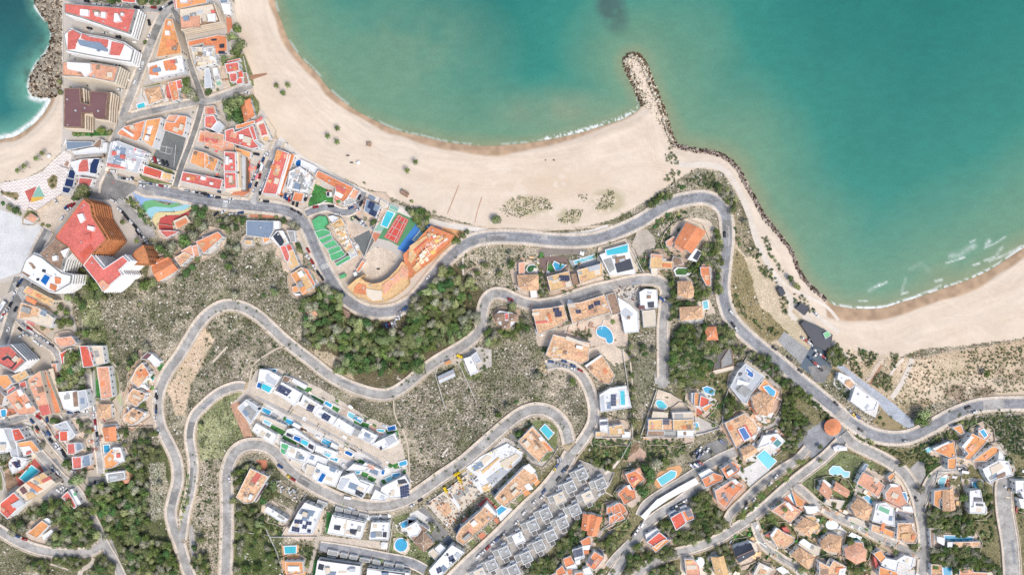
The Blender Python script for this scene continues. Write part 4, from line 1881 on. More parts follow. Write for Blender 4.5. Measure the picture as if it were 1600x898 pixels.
f 5 w w 500,760 600,780 660,740 740,760 720,840 620,800 600,880 480,820
f 6 O w 420,730 475,700 520,760 480,800
f 6 O w 470,830 600,870 620,898 460,898
s 505,730 530,715 600,765 2
f 4 r r 420,750 440,760 460,820 440,840
G grassy 620,830 650,800 680,850 640,898
G white 620,720 760,750 770,898 600,898
Y 600,720 16
o 98,505 42 34
G white 50,480 110,470 190,540 220,560 180,590 60,540
B villa|hipped tan roofed villa below the oval blue pool
x 6 t w 10,640 80,575 175,600 160,720 80,710 20,690
w 0.3 poolt 235,590 255,570 325,605 300,650 260,640
B villa|clustered clay roofed villa below the dark green garden pool
x 6 p w 200,690 270,650 370,700 360,780 290,810 210,760
q 0.6 r 230,740 290,700 300,720 250,770
f 5 p w 260,640 340,640 350,690 300,690
Y 250,640 22
b 240,620 20
b 350,620 16
b 390,680 24
F 2 3.5 0.8 370,650 430,640 420,760 380,800
B villa|large tan roofed villa complex at the bottom edge with dark court
f 6 t w 0,790 80,830 110,780 210,830 190,898 0,898
q 0.4 d 60,790 85,760 75,810 50,820
q 0.5 w 160,850 210,840 200,898 150,898
F 2.5 4 0.8 0,700 80,740 200,800 240,898 200,898 160,800 0,760
G slate 20,740 130,740 150,780 60,800
Y 300,870 26
b 240,830 30
b 330,840 24
B villa|golden house corner at the edge of the lawn by the left lane with oval pool
f 4 y w -60,500 -20,470 20,530 -40,560
F 2 3.5 1 0,430 70,450 60,480 20,520 0,500
Y 45,550 16
G asph3 690,80 770,10 820,20 830,120 790,190
b 870,60 34
F 2.5 4 1.1 830,0 910,0 910,50 850,130
T 640,30 24
B villa|orange roofed villa standing on a wide brown terrace beside a pale blue pool
f 5 O w 895,240 970,230 960,290 930,320 940,380 890,350
g 6 t w 965,235 1040,225 1060,385 965,395
w 0.3 930,170 945,130 990,140 965,215 935,200
G tilebrown 930,150 970,100 1015,105 1020,220 940,230
H 1.2 w 4 820,380 900,200 930,90 1020,95
B villa|modern white cube villa with two dark roof slots below a square blue pool
f 6 w w 1170,240 1255,230 1275,330 1305,370 1300,420 1170,415
q 0.6 d 1210,295 1270,300 1270,320 1210,318
q 0.8 w 1205,325 1290,330 1295,370 1205,370
q 1.2 d 1225,340 1280,345 1280,362 1225,358
w 0.3 1195,175 1250,170 1245,230 1200,220
G grey2 1110,150 1280,150 1290,240 1170,240 1160,260
G patio 1110,150 1170,150 1180,420 1150,420
b 1130,300 36
b 1150,180 20
B villa|white terraced villa with pergola at the top right beside the cul-de-sac
f 6 w w 1270,70 1400,0 1470,10 1510,120 1390,150 1330,180 1290,120
q 0.5 c 1330,60 1410,20 1440,60 1350,120
q 0.5 k 1375,130 1450,95 1455,120 1400,150
B villa|white villa at the right edge with round garden plants
f 6 w w 1525,160 1640,160 1640,320 1590,300 1560,240 1530,260
f 5 w w 1550,300 1640,310 1640,400 1570,370
F 2 3.5 0.8 1560,260 1596,260 1596,400 1570,380
C r 1530,385 85
C d 1120,75 0
i van 1125,90 10
C d 755,305 65
B villa|slim villa with a long turquoise lap pool between two groves of trees
f 4 t w 1040,640 1255,635 1255,680 1060,680
f 4 w w 915,590 980,610 975,670 920,640
q 0.4 w 1000,640 1040,640 1040,680 1000,680
p 975,590 1130,595 1200,605 1190,628 980,625
B house|narrow roofed lodge beside the street by the grove
f 4 k w 860,530 895,535 895,680 870,680
F 4 6 1.2 850,400 920,370 1080,400 1180,430 1220,560 1190,600 1080,580 960,560 900,590 850,520
F 4 6 1.2 880,700 1000,690 1240,690 1290,760 1390,820 1410,898 1330,860 1200,860 1000,820 880,800
F 2 4 0.4 1220,430 1370,460 1390,700 1260,680
F 3 5 0.7 1300,380 1360,440 1340,300 1300,180 1240,140
T 790,230 30
B house|clay roofed house at the bottom edge left of a blue pool
f 4 t w 870,810 950,815 960,898 870,898
q 0.3 G 890,825 930,830 930,855 890,850
p 965,835 1030,835 1030,898 970,898
B house|clay roofed house at the bottom edge right of a blue pool
f 5 p w 1090,840 1190,835 1200,870 1300,875 1320,898 1090,898
f 4 c w 1300,880 1340,870 1360,898 1310,898
b 1055,860 26
F 1.5 2.5 0.8 500,60 590,100 580,160 520,120
F 2 3 0.9 0,300 60,320 160,400 150,420 0,340
@ 0 180 5
CR 12 940,735 1100,900 -45
CR 9 1090,522 1330,562 8
CR 8 1440,588 1600,612 6
CR 3 930,486 1030,505 8
CR 5 515,720 580,690 -40
@ 320 180 5
CR 9 350,560 480,300 -68
CR 6 560,330 430,600 -68
CR 4 0,628 120,640 5
CR 4 590,600 690,640 -75
CR 5 1180,830 1320,880 50
@ 0 360 5
CR 8 180,740 400,880 38
CR 6 150,760 330,890 38
CR 5 150,420 60,640 -62
CR 5 10,700 60,600 -62
CR 4 1200,130 1215,200 30
@ 0 540 5
CR 6 230,560 520,860 50
CR 5 440,740 520,860 55
CR 7 720,420 770,760 85
CR 3 520,520 690,505 0
CR 6 1228,330 1210,580 85
@ 0 718 5
CR 5 400,60 470,150 55
CR 5 450,250 520,200 35
CR 4 560,230 620,310 60
CR 3 120,585 210,615 22
@ 960 540 5
CR 3 600,860 680,790 -60
CR 3 640,870 740,800 -60
@ 960 718 5
CR 5 590,60 680,20 35
CR 4 440,380 560,310 -28
CR 3 130,600 230,480 -58
CR 4 990,400 1240,160 -48
@ 640 718 5
CR 7 700,610 1240,40 -50
CR 5 520,760 700,600 -48
@ 1280 540 5
CR 5 -40,30 60,110 40
CR 5 -80,90 20,190 40
CR 4 -130,-60 -60,-10 35
CR 5 225,500 310,560 40
@ 320 360 5
CR 7 1380,745 1500,720 75
CR 4 1500,700 1570,600 -50
CR 5 790,180 930,400 60
@ 640 540 5
CR 5 1080,118 1350,200 20
CR 3 1180,880 1150,900 80
@ 1280 718 5
CR 3 1080,60 1130,100 10
@ 640 718 5
U 420 c.w.k.dg.tt.g rubble_and_timber_filling_the_lower_building_site 130,340 290,230 450,110 560,260 410,400 300,530
U 260 w.c.yel.g.l building_materials_spread_over_the_upper_building_site 440,60 560,-30 760,-130 880,-60 870,0 640,220 560,260 490,170
@ 320 718 5
U 120 w.c.l.g small_white_boats_and_slabs_in_the_terraced_yard 540,140 770,270 720,330 660,300 530,230
@ 960 360 5
U 120 w.c.g.dg.m building_materials_around_the_concrete_villa_shell 20,440 150,420 200,430 200,780 80,800 20,650
@ 0 0 1
K 9 path 1052,254 1075,258 1100,257 1125,262 1143,278 1158,305 1172,340 1183,378 1203,418 1224,452 1248,482 1275,512 1305,542 1325,560
K 7 path 1245,500 1232,485 1245,478 1262,486 1285,500 1310,520
K 5 path 1205,420 1228,445 1255,460 1290,478 1310,500
K 4 path 1238,500 1232,470 1225,455
K 9 prome 436,216 452,232 478,252 500,262 528,282 560,296 585,310 612,322 648,338 690,350 725,356
K 7 prome 725,356 770,362 820,367 870,368 915,364 950,354
K 1.2 pathr 717,289 708,312 699,334
K 1.2 pathr 753,308 746,330 742,348
K 3 planks 330,127 415,116
K 4 path 1388,592 1400,572 1412,560
K 8 path 1393,622 1408,600 1420,575 1425,560
K 2.5 wallc 388,606 391,590 395,572 404,562 418,553 432,545 445,541
K 5 pathr 362,632 372,655 385,685 392,692
K 3 wallc 332,566 345,552 356,541
K 3 path 700,700 690,712
K 3 pathc 640,600 620,590
K 4 path 980,700 960,728 945,740
K 2 wallc 985,565 988,600 990,640 988,684
K 2.5 path 724,430 724,400 732,385 748,372
K 3 grey4 884,870 905,850 930,845 945,820 952,800
K 2 wallc 615,625 618,650 636,690 640,745
K 2 wallc 905,745 958,775
@ 320 540 5
K 5 grey3 400,390 560,480 900,640 1200,800 1380,920
K 2 wallc 350,360 560,450 800,570 1040,700 1400,880 1540,820
K 2 wallc 560,600 900,740 1200,900
D 190 w.c.w.l.G.G.patio.kerb.dg 30 low_walls_decks_and_turf_behind_the_upper_terrace_villas 560,200 820,300 1300,560 1500,640 1490,690 1280,610 1000,450 700,310 560,240
D 160 w.c.w.l.G.G.patio.k.d 30 low_walls_and_turf_between_the_middle_terrace_villas 450,440 900,660 1300,850 1596,950 1560,1080 1200,930 800,720 430,560
D 190 w.c.w.l.G.G.patio.k.d 30 low_walls_and_planted_strips_of_the_lower_terrace_villas 600,640 900,760 1300,930 1596,1020 1590,1180 1300,1080 900,920 600,760
D 60 w.c.l.g 30 low_front_walls_of_the_upper_terrace_row 560,420 900,600 1300,810 1280,840 880,640 540,450
@ 320 360 5
D 110 w.y.c.p.k.w 60 pergolas_and_low_walls_of_the_cream_apartment_terraces 950,-60 1050,-60 1230,180 1140,210 
@ 640 718 5
D 130 w.l.dg.g.k 45 stair_walls_and_pots_between_the_grey_terrace_homes 1320,0 1596,100 1560,200 1380,400 1100,700 900,880 440,898
D 60 w.c.G.G.k 50 planted_patios_along_the_clay_tiled_blocks 340,560 900,60 1020,140 420,680
@ 320 718 5
D 90 w.l.dg.g.G 12 entrance_walls_below_the_grey_drive 880,690 1596,810 1596,850 870,760
D 60 w.l.dg.G 12 entrance_walls_facing_the_loop_road 1000,350 1450,430 1440,480 1000,410
@ 0 0 5
D 70 w.c.l.g.d 12 street_furniture_between_the_seafront_blocks 550,130 1100,330 1150,640 960,700 560,640 540,420
@ 0 180 5
D 90 w.c.r.g.d.k 20 street_furniture_and_awnings_around_the_corner_block 500,200 880,200 1200,280 1100,500 600,600 480,560
@ 320 180 5
D 110 w.c.r.o.g.d 15 awnings_and_low_walls_of_the_beachfront_houses 0,100 450,60 460,220 380,600 0,600
D 70 w.c.r.g.d.G 60 awnings_and_low_walls_near_the_fenced_lawn 640,400 880,420 1220,590 1400,740 1250,880 1000,700 700,700
@ 0 540 5
D 160 w.c.r.o.g.k 55 courtyard_walls_of_the_old_quarter 0,200 400,120 700,340 900,620 760,860 300,700 0,640
D 60 w.c.t.k.G 70 garden_walls_of_the_walled_estate 1100,150 1200,300 1190,620 960,620 1000,300
@ 640 360 5
D 90 w.c.t.k.l.G 12 garden_walls_beside_the_pool_villas 820,200 1596,120 1596,340 1080,480 830,480
D 60 w.c.t.k 14 garden_walls_of_the_sand_coloured_apartments 900,600 1596,480 1600,800 980,820
@ 960 540 5
D 90 w.c.t.k.l 35 garden_walls_around_the_pool_villas 860,560 1300,300 1320,800 960,800
D 60 w.c.t.k 0 terrace_walls_of_the_twin_golden_villas 250,500 640,500 640,720 230,720
@ 960 718 5
D 120 w.c.t.k.G 35 garden_walls_of_the_lower_right_villas 900,620 1240,380 1596,350 1596,898 900,898
@ 1280 718 5
D 170 w.c.t.k.G 28 garden_walls_of_the_right_hand_villas 0,160 600,100 760,400 780,898 0,898
D 70 w.c.t.k.l 10 terrace_walls_near_the_cul_de_sac 880,100 1596,60 1596,420 860,420
@ 0 0 1
F 1.2 2.6 0.05 130,470 320,390 420,390 470,480 480,560 290,520 230,590 190,600
F 1.2 2.6 0.05 600,600 740,530 850,560 900,600 890,690 840,640 700,740 640,770
F 1.2 2.6 0.07 330,490 400,500 450,540 560,620 420,570 330,600 290,650
F 1.2 2.6 0.09 700,400 830,385 820,460 760,450 740,530
F 1.2 2.4 0.12 300,700 350,720 350,890 310,890
F 1.2 2.8 0.12 1480,640 1600,640 1600,760 1520,700
@ 320 180 5
D 150 y.c.w.t.p.c 62:5 low_parapets_on_the_cream_stepped_terraces 980,850 1060,800 1110,930 1190,1090 1110,1060 1040,940
D 50 p.c.O.w 60:8.4 roof_furniture_on_the_nested_orange_building 1640,1110 1760,880 1900,950 1720,1120
@ 640 360 5
D 90 p.c.O.w.k 55:8.6 parasols_and_tables_on_the_orange_roof_terraces 60,200 180,60 280,80 60,300
@ 200 0 8
D 60 w.c.l.k 12:7.1 boxes_on_the_dusty_cream_roof 800,600 1070,590 1100,780 850,850
@ 0 180 5
D 45 w.l.g.w.r 15:9.2 vents_and_tables_on_the_pale_blue_roof 870,220 1130,290 1060,440 850,390
@ 320 180 5
D 60 w.l.g.w.c 20:8.2 vents_and_frames_on_the_cluttered_white_roof 670,440 740,410 820,470 800,590 650,560
"""
import bpy, bmesh, math, random
import numpy as np
from mathutils import Vector, Matrix
random.seed(11); rng=np.random.default_rng(5)
HC=533.33; R=math.radians
scene=bpy.context.scene; COL=scene.collection
def P(px,py,z=0.0):
    k=0.5*(HC-z)/HC
    return ((px-800)*k,(449-py)*k)
def lin(c):
    o=[]
    for v in c:
        v/=255.0; o.append(v/12.92 if v<=0.04045 else ((v+0.055)/1.055)**2.4)
    return o
GAIN=0.80
# ------------------------------------------------------------ materials
PAL=dict(r=(226,122,110),R=(228,108,86),o=(238,152,106),O=(244,172,112),t=(234,190,150),w=(252,252,250),g=(176,176,172),d=(62,68,80),
 b=(140,158,178),y=(240,200,146),m=(128,94,94),k=(170,142,120),p=(238,178,146),c=(236,222,200),n=(98,190,128),l=(206,210,214),
 s=(44,60,100),G=(84,132,66),u=(60,140,190),dg=(122,118,114),lg=(150,220,160),tt=(206,138,92),turq=(150,200,180),
 white=(238,234,228),terra=(216,140,108),turq2=(110,190,180),patio=(222,202,182),asph=(150,148,144),asph2=(162,163,166),asph3=(188,184,178),
 court=(122,126,124),grass=(72,138,66),plaza=(246,238,230),wave=(214,190,180),planter=(168,150,112),tilered=(204,104,92),sunyel=(240,196,90),sunyel2=(244,226,170),
 sandlot=(230,212,190),whitelot=(228,228,226),walk=(206,196,184),planks=(176,132,104),turqlot=(150,196,176),tengreen=(96,158,112),tenred=(222,92,78),
 blueslide=(90,150,215),bluelot=(80,150,225),clay=(200,90,76),lav=(196,160,160),orangelot=(238,180,126),pathl=(206,184,156),pathl2=(226,206,182),
 conc=(206,198,188),concs=(220,212,202),tracks=(150,140,130),pavbrown=(134,112,104),grey2=(188,190,190),grey3=(186,182,178),grey4=(190,184,176),
 gravel=(200,188,172),lot2=(172,172,170),lotdark=(108,122,134),prom=(190,196,204),pathc=(220,206,188),pathc2=(226,212,194),pathr=(206,162,134),
 pavp=(230,190,168),wood=(120,80,66),graves=(180,168,142),lot3=(140,140,148),grassy=(132,140,92),slate=(96,106,118),dirt=(170,140,112),
 rocky=(178,178,172),terra2=(200,110,90),pinkdirt=(214,180,156),patio2=(206,182,158),dirtgreen=(142,132,92),tilebrown=(178,112,84),
 mosblue=(150,185,225),mosgreen=(120,185,130),mosaqua=(165,215,225),mosred=(205,90,84),kerb=(236,222,204),wallc=(226,210,188),paint=(226,226,222),
 poole=(60,165,130),poolt=(30,130,135),poolb=(30,110,185),pooll=(140,215,225),path=(238,226,210),prome=(240,232,220),pool=(70,175,215),poolc=(80,205,220),poolg=(52,110,72),metal=(190,192,196),dark=(40,42,46),
 trunk=(110,88,68),yel=(240,205,40),glass=(40,48,58))
TILE=set('rRoOtypk')|{'tt','tilebrown','tilered'}
ROUGHG={'asph','asph2','asph3','patio','conc','concs','sandlot','gravel','walk','pathc','pathc2','graves','grassy','dirt','rocky','pinkdirt','dirtgreen','planter','patio2','grey4','grey3','whitelot','prom','pathl','pathl2','lot2','court','pathr','kerb','g','dg','white'}
_m={}
def mat(n):
    if n in _m: return _m[n]
    m=bpy.data.materials.new('mat_'+n); m.use_nodes=True
    nt=m.node_tree; N=nt.nodes; L=nt.links; b=N['Principled BSDF']
    c=[min(0.86,v*GAIN) for v in lin(PAL.get(n,(180,180,180)))]
    geo=N.new('ShaderNodeNewGeometry')
    def noise(sc,det=3,rough=0.6):
        t=N.new('ShaderNodeTexNoise'); t.inputs['Scale'].default_value=sc; t.inputs['Detail'].default_value=det; t.inputs['Roughness'].default_value=rough
        L.new(geo.outputs['Position'],t.inputs['Vector']); return t
    amp=0.16; sc=0.9
    if n in TILE: amp=0.30; sc=0.75
    if n in ('t','k'): amp=0.5
    if n in ROUGHG: amp=0.34
    if n in ('grassy','rocky','dirt','dirtgreen','graves','grass','G'): amp=0.75; sc=0.8
    if n in ('w','l','c','metal','paint'): amp=0.12
    if n.startswith('asph'): amp=0.3
    if n in('whitelot','plaza','white'): amp=0.2
    t1=noise(sc,4,0.75); t2=noise(0.12,2)
    mp=N.new('ShaderNodeMapRange'); mp.inputs['From Min'].default_value=0.3; mp.inputs['From Max'].default_value=0.7
    mp.inputs['To Min'].default_value=1-amp; mp.inputs['To Max'].default_value=1+amp*0.9
    L.new(t1.outputs['Fac'],mp.inputs['Value'])
    mp2=N.new('ShaderNodeMapRange'); mp2.inputs['From Min'].default_value=0.3; mp2.inputs['From Max'].default_value=0.7
    k2=1.1 if n.startswith('asph') else .5
    mp2.inputs['To Min'].default_value=1-amp*k2; mp2.inputs['To Max'].default_value=1+amp*k2*.7
    L.new(t2.outputs['Fac'],mp2.inputs['Value'])
    mu=N.new('ShaderNodeMath'); mu.operation='MULTIPLY'; L.new(mp.outputs[0],mu.inputs[0]); L.new(mp2.outputs[0],mu.inputs[1])
    oi=N.new('ShaderNodeObjectInfo'); mp3=N.new('ShaderNodeMapRange'); mp3.inputs['To Min'].default_value=0.92; mp3.inputs['To Max'].default_value=1.06
    L.new(oi.outputs['Random'],mp3.inputs['Value'])
    mu2=N.new('ShaderNodeMath'); mu2.operation='MULTIPLY'; L.new(mu.outputs[0],mu2.inputs[0]); L.new(mp3.outputs[0],mu2.inputs[1])
    vm=N.new('ShaderNodeVectorMath'); vm.operation='SCALE'; vm.inputs[0].default_value=c; L.new(mu2.outputs[0],vm.inputs['Scale'])
    L.new(vm.outputs[0],b.inputs['Base Color'])
    b.inputs['Roughness'].default_value=0.85
    if n.startswith('pool') or n=='u': b.inputs['Roughness'].default_value=0.12; mp.inputs['To Min'].default_value=0.9
    if n in('s','glass','pb','d'): b.inputs['Roughness'].default_value=0.35
    if n=='metal': b.inputs['Roughness'].default_value=0.5
    _m[n]=m; return m
# ------------------------------------------------------------ mesh helpers
def link(name,me,m=None,parent=None,loc=None):
    o=bpy.data.objects.new(name,me); COL.objects.link(o)
    if m is not None and len(me.materials)==0: me.materials.append(m)
    if parent is not None: o.parent=parent
    if loc is not None: o.location=loc
    return o
def mesh_of(vs,fs,name='m'):
    me=bpy.data.meshes.new(name); me.from_pydata(vs,[],fs); me.update(); return me
def area(p): return 0.5*sum(p[i][0]*p[(i+1)%len(p)][1]-p[(i+1)%len(p)][0]*p[i][1] for i in range(len(p)))
def ccw(p): return p if area(p)>0 else p[::-1]
def cen(p): return (sum(a[0] for a in p)/len(p),sum(a[1] for a in p)/len(p))
def inset(p,d):
    n=len(p); o=[]
    for i in range(n):
        a,b,c=Vector(p[i-1]),Vector(p[i]),Vector(p[(i+1)%n])
        e1=(b-a); e2=(c-b)
        if e1.length<1e-4 or e2.length<1e-4: o.append(tuple(b)); continue
        e1.normalize(); e2.normalize()
        n1=Vector((-e1.y,e1.x)); n2=Vector((-e2.y,e2.x)); s=n1+n2
        if s.length<0.2: o.append(tuple(b)); continue
        s.normalize(); k=max(0.5,s.dot(n1)); o.append(tuple(b+s*(d/k)))
    return o
def inpoly(x,y,p):
    r=False; j=len(p)-1
    for i in range(len(p)):
        if (p[i][1]>y)!=(p[j][1]>y) and x<(p[j][0]-p[i][0])*(y-p[i][1])/(p[j][1]-p[i][1]+1e-12)+p[i][0]: r=not r
        j=i
    return r
def quad(p):
    if len(p)==3: p=p+[(p[0][0]+p[2][0]-p[1][0],p[0][1]+p[2][1]-p[1][1])]
    return p
class MB:
    def __init__(s): s.v=[]; s.f=[]
    def prism(s,p,z0,z1,top=True,bottom=False):
        p=ccw(p); n=len(p); k=len(s.v)
        s.v+=[(x,y,z0) for x,y in p]+[(x,y,z1) for x,y in p]
        for i in range(n): j=(i+1)%n; s.f.append((k+i,k+j,k+n+j,k+n+i))
        if top: s.f.append(tuple(range(k+n,k+2*n)))
        if bottom: s.f.append(tuple(range(k+n-1,k-1,-1)))
        return s
    def ring(s,p,q,z): # p outer q inner, same count, ccw
        n=len(p); k=len(s.v); s.v+=[(x,y,z) for x,y in p]+[(x,y,z) for x,y in q]
        for i in range(n): j=(i+1)%n; s.f.append((k+i,k+j,k+n+j,k+n+i))
        return s
    def inner(s,q,z0,z1):
        n=len(q); k=len(s.v); s.v+=[(x,y,z0) for x,y in q]+[(x,y,z1) for x,y in q]
        for i in range(n): j=(i+1)%n; s.f.append((k+j,k+i,k+n+i,k+n+j))
        return s
    def poly(s,p,z):
        p=ccw(p); k=len(s.v); s.v+=[(x,y,z) for x,y in p]; s.f.append(tuple(range(k,k+len(p)))); return s
    def box(s,c,d,rz=0):
        ca,sa=math.cos(rz),math.sin(rz); x,y,z=d[0]/2,d[1]/2,d[2]/2
        pts=[(c[0]+a*ca-b*sa,c[1]+a*sa+b*ca) for a,b in((-x,-y),(x,-y),(x,y),(-x,y))]
        return s.prism(pts,c[2]-z,c[2]+z,True,True)
    def tube(s,a,b,r0,r1,n=6):
        a,b=Vector(a),Vector(b); d=(b-a).normalized(); u=d.orthogonal().normalized(); w=d.cross(u); k=len(s.v)
        for c,r in((a,r0),(b,r1)):
            for i in range(n): t=2*math.pi*i/n; s.v.append(tuple(c+(u*math.cos(t)+w*math.sin(t))*r))
        for i in range(n): j=(i+1)%n; s.f.append((k+i,k+j,k+n+j,k+n+i))
        s.f.append(tuple(range(k+n,k+2*n))); return s
    def obj(s,name,m,parent=None):
        return link(name,mesh_of(s.v,s.f,name),m,parent)
def empty(name,loc):
    o=bpy.data.objects.new(name,None); COL.objects.link(o); o.location=loc; o.empty_display_size=1; return o
def tag(o,label=None,cat=None,group=None,kind=None):
    if label: o['label']=label
    if cat: o['category']=cat
    if group: o['group']=group
    if kind: o['kind']=kind
    return o
def smooth(pts,step=4.0,closed=False):
    n=len(pts); out=[]
    rngi=range(n if closed else n-1)
    for i in rngi:
        if closed: p0,p1,p2,p3=pts[i-1],pts[i],pts[(i+1)%n],pts[(i+2)%n]
        else: p0,p1,p2,p3=pts[max(i-1,0)],pts[i],pts[i+1],pts[min(i+2,n-1)]
        L=math.dist(p1,p2); k=max(1,int(L/step))
        for j in range(k):
            t=j/k; t2=t*t; t3=t2*t
            out.append(tuple(0.5*((2*p1[a])+(-p0[a]+p2[a])*t+(2*p0[a]-5*p1[a]+4*p2[a]-p3[a])*t2+(-p0[a]+3*p1[a]-3*p2[a]+p3[a])*t3) for a in(0,1)))
    if not closed: out.append(tuple(pts[-1]))
    return out
def offs(pts,d):
    o=[]
    for i in range(len(pts)):
        a=Vector(pts[max(i-1,0)]); b=Vector(pts[min(i+1,len(pts)-1)]); t=(b-a)
        if t.length<1e-6: t=Vector((1,0))
        t.normalize(); o.append((pts[i][0]-t.y*d,pts[i][1]+t.x*d))
    return o
# ------------------------------------------------------------ labels
LM=[(35,40,'the rocky shore at top left'),(30,190,'the small left cove'),(50,300,'the wavy tiled square'),(160,30,'the white block with the long red roof'),(160,75,'the block with stepped red roof'),
(150,125,'the block with light orange roof'),(140,165,'the maroon roofed block'),(235,145,'the sand coloured umbrella roof villa'),(265,70,'the bright orange wedge building'),(300,25,'the cream striped block'),
(345,60,'the terracotta terrace restaurant'),(365,110,'the bright red beachfront house'),(360,175,'the big round trees'),(260,235,'the grey sports court'),(195,250,'the pale blue corner block'),
(120,260,'the dark blue solar canopies'),(375,270,'the two part red roofed block'),(430,270,'the red block below the promenade'),(470,270,'the white cluttered roof'),(495,305,'the fenced green lawn'),
(530,285,'the long orange promenade building'),(585,320,'the blue roof solar villa'),(610,360,'the red and green tennis court'),(260,330,'the mosaic playground'),(160,385,'the tall tower block'),
(70,420,'the rooftop pool block'),(30,455,'the zebra crossing by the bus'),(55,480,'the orange roof by the crossing'),(270,400,'the three orange houses below the playground'),(225,460,'the scrub slope below the tower'),
(400,355,'the long grey metal shed'),(460,420,'the golden villa on the bend'),(520,380,'the green canopies'),(590,415,'the round sandy court'),(670,395,'the nested orange terrace building'),
(560,520,'the pine wood, west part'),(650,500,'the pine wood, middle part'),(610,560,'the pine wood, south part'),(700,450,'the pine wood, upper edge'),(720,490,'the pine wood, east edge'),(790,495,'the hexagonal white villa'),
(820,430,'the green kidney pool'),(870,425,'the small star pool'),(950,410,'the long turquoise pool'),(860,490,'the sand coloured terraced apartments'),(940,525,'the big kidney pool'),
(1000,480,'the concrete villa shell'),(1075,370,'the orange promontory villa'),(1100,430,'the tall narrow orange house'),(1075,490,'the mottled brown villa'),(1110,530,'the small square orange house'),
(1200,460,'the coastal dirt track'),(1255,490,'the blue beach canopies'),(1120,290,'the wide seaside road bend'),(830,325,'the dune scrub'),(950,310,'the eastern dune scrub'),(450,180,'the beach palms'),
(640,270,'the open sand'),(1000,110,'the rock jetty'),(1270,560,'the dark parking area'),(1345,620,'the white beach restaurant'),(1445,650,'the big roadside tree'),(1500,600,'the sandy scrub field'),
(1298,665,'the round orange kiosk'),(1540,700,'the orange villas by the right edge'),(30,560,'the red framed apartment block'),(60,620,'the long light orange block'),(130,560,'the white slatted pergola'),
(110,570,'the tall dark trees by the pergola'),(160,610,'the long clay roofed house'),(210,620,'the walled tan estate'),(30,690,'the red roofed corner villa'),(110,690,'the stepped red townhouses'),(170,700,'the round white terrace villa'),
(45,740,'the large rooftop pool'),(15,790,'the red block with glass light'),(60,820,'the orange house in the tree triangle'),(110,830,'the tree triangle'),(180,780,'the wood beside the winding road'),(220,830,'the wood below the winding road'),
(290,620,'the winding hill road'),(270,780,'the hairpin of the hill road'),(340,560,'the scrub inside the hill road'),(430,600,'the upper white terrace row'),(560,650,'the middle of the white terrace rows'),(600,740,'the lower end of the white terrace rows'),
(420,680,'the lower white terrace row'),(395,750,'the clay villa in its tree garden'),(460,790,'the yard of small terraces'),(480,820,'the solar covered white villa'),(540,825,'the white vented block'),(625,850,'the round pool garden'),
(450,870,'the turquoise pool at the bottom'),(560,880,'the bottom white row'),(735,570,'the white cube house in the scrub'),(700,650,'the big scrub triangle'),(840,690,'the hairpin villa with blue pool'),(890,590,'the curved blind road'),
(730,760,'the building site'),(800,770,'the clay tiled blocks'),(700,850,'the plain white block'),(840,820,'the grey terrace homes'),(900,770,'the upper grey terrace homes'),(920,830,'the orange double roofed townhouse'),
(870,890,'the orange row at the bottom edge'),(960,630,'the white cube villas'),(1035,600,'the round turning bay'),(1045,650,'the twin golden villas'),(1100,620,'the red round centre villa'),(1165,590,'the L shaped pool villa'),
(1195,620,'the octagonal clay roof'),(1160,670,'the red framed pool plot'),(1220,690,'the green square rooftop pool'),(1045,740,'the yellow decked pool'),(985,760,'the orange rows by the pool garden'),(1060,770,'the long white curved roof'),
(1150,740,'the wide white deck'),(1070,810,'the solar house amid trees'),(1030,835,'the red and orange house by the curve'),(1110,810,'the wooded slope'),(1230,770,'the palm lined street'),(1170,870,'the slate blue roof'),
(1220,845,'the round sided clay villa'),(1260,800,'the V shaped streets corner'),(1320,730,'the blue slide lawn'),(1310,770,'the double gabled villa'),(1360,760,'the pinkish clay villa'),(1390,800,'the dark green rectangular pool'),
(1300,850,'the oval pool'),(1340,860,'the clustered clay villa'),(1400,880,'the fan roofed white villa'),(1410,840,'the round golden balcony villa'),(1470,780,'the brown terrace villa'),(1530,780,'the modern white cube villa'),
(1500,840,'the lap pool villa'),(1570,820,'the right edge cul-de-sac'),(1490,880,'the bottom right houses'),(1560,740,'the white pergola villa')]
REG=[] # (obj, desc, px, py)
def reg(o,desc,px,py,cat,group=None):
    o['category']=cat
    if group: o['group']=group
    REG.append((o,desc,px,py))
def finish_labels():
    from collections import defaultdict
    D=defaultdict(list)
    for o,desc,px,py in REG:
        l=min(LM,key=lambda a:(a[0]-px)**2+(a[1]-py)**2)
        if math.hypot(l[0]-px,l[1]-py)>300: l=(l[0],l[1],l[2])
        ang=math.degrees(math.atan2(l[1]-py,px-l[0]))%360
        pos=['right of','above','left of','below'][int(((ang+45)%360)//90)]
        if math.hypot(l[0]-px,l[1]-py)<14: pos='close by'
        D[(desc,pos,l[2])].append((px,py,o))
    O=['','second','third','fourth','fifth','sixth','seventh','eighth','ninth','tenth','eleventh','twelfth']
    def nth(i):
        i+=1
        return O[i-1] if i<=12 else '%d%s'%(i,'th' if 10<i%100<20 else {1:'st',2:'nd',3:'rd'}.get(i%10,'th'))
    for (desc,pos,lm),L in D.items():
        n=len(L)
        if n==1: L[0][2]['label']=f'{desc} {pos} {lm}'; continue
        xs=[a[0] for a in L]; ys=[a[1] for a in L]
        hor=(max(xs)-min(xs))>=(max(ys)-min(ys))
        L.sort(key=lambda a:(a[0],a[1]) if hor else (a[1],a[0]))
        for i,(x,y,o) in enumerate(L):
            a,b=('leftmost','rightmost') if hor else ('topmost','lowest')
            r=a if i==0 else (b if i==n-1 else nth(i)+(' from left' if hor else ' from top'))
            o['label']=f'{desc} {pos} {lm}, {r}'
CN=dict(w='white',d='black',g='silver grey',r='red',b='blue',m='dark red',y='yellow')
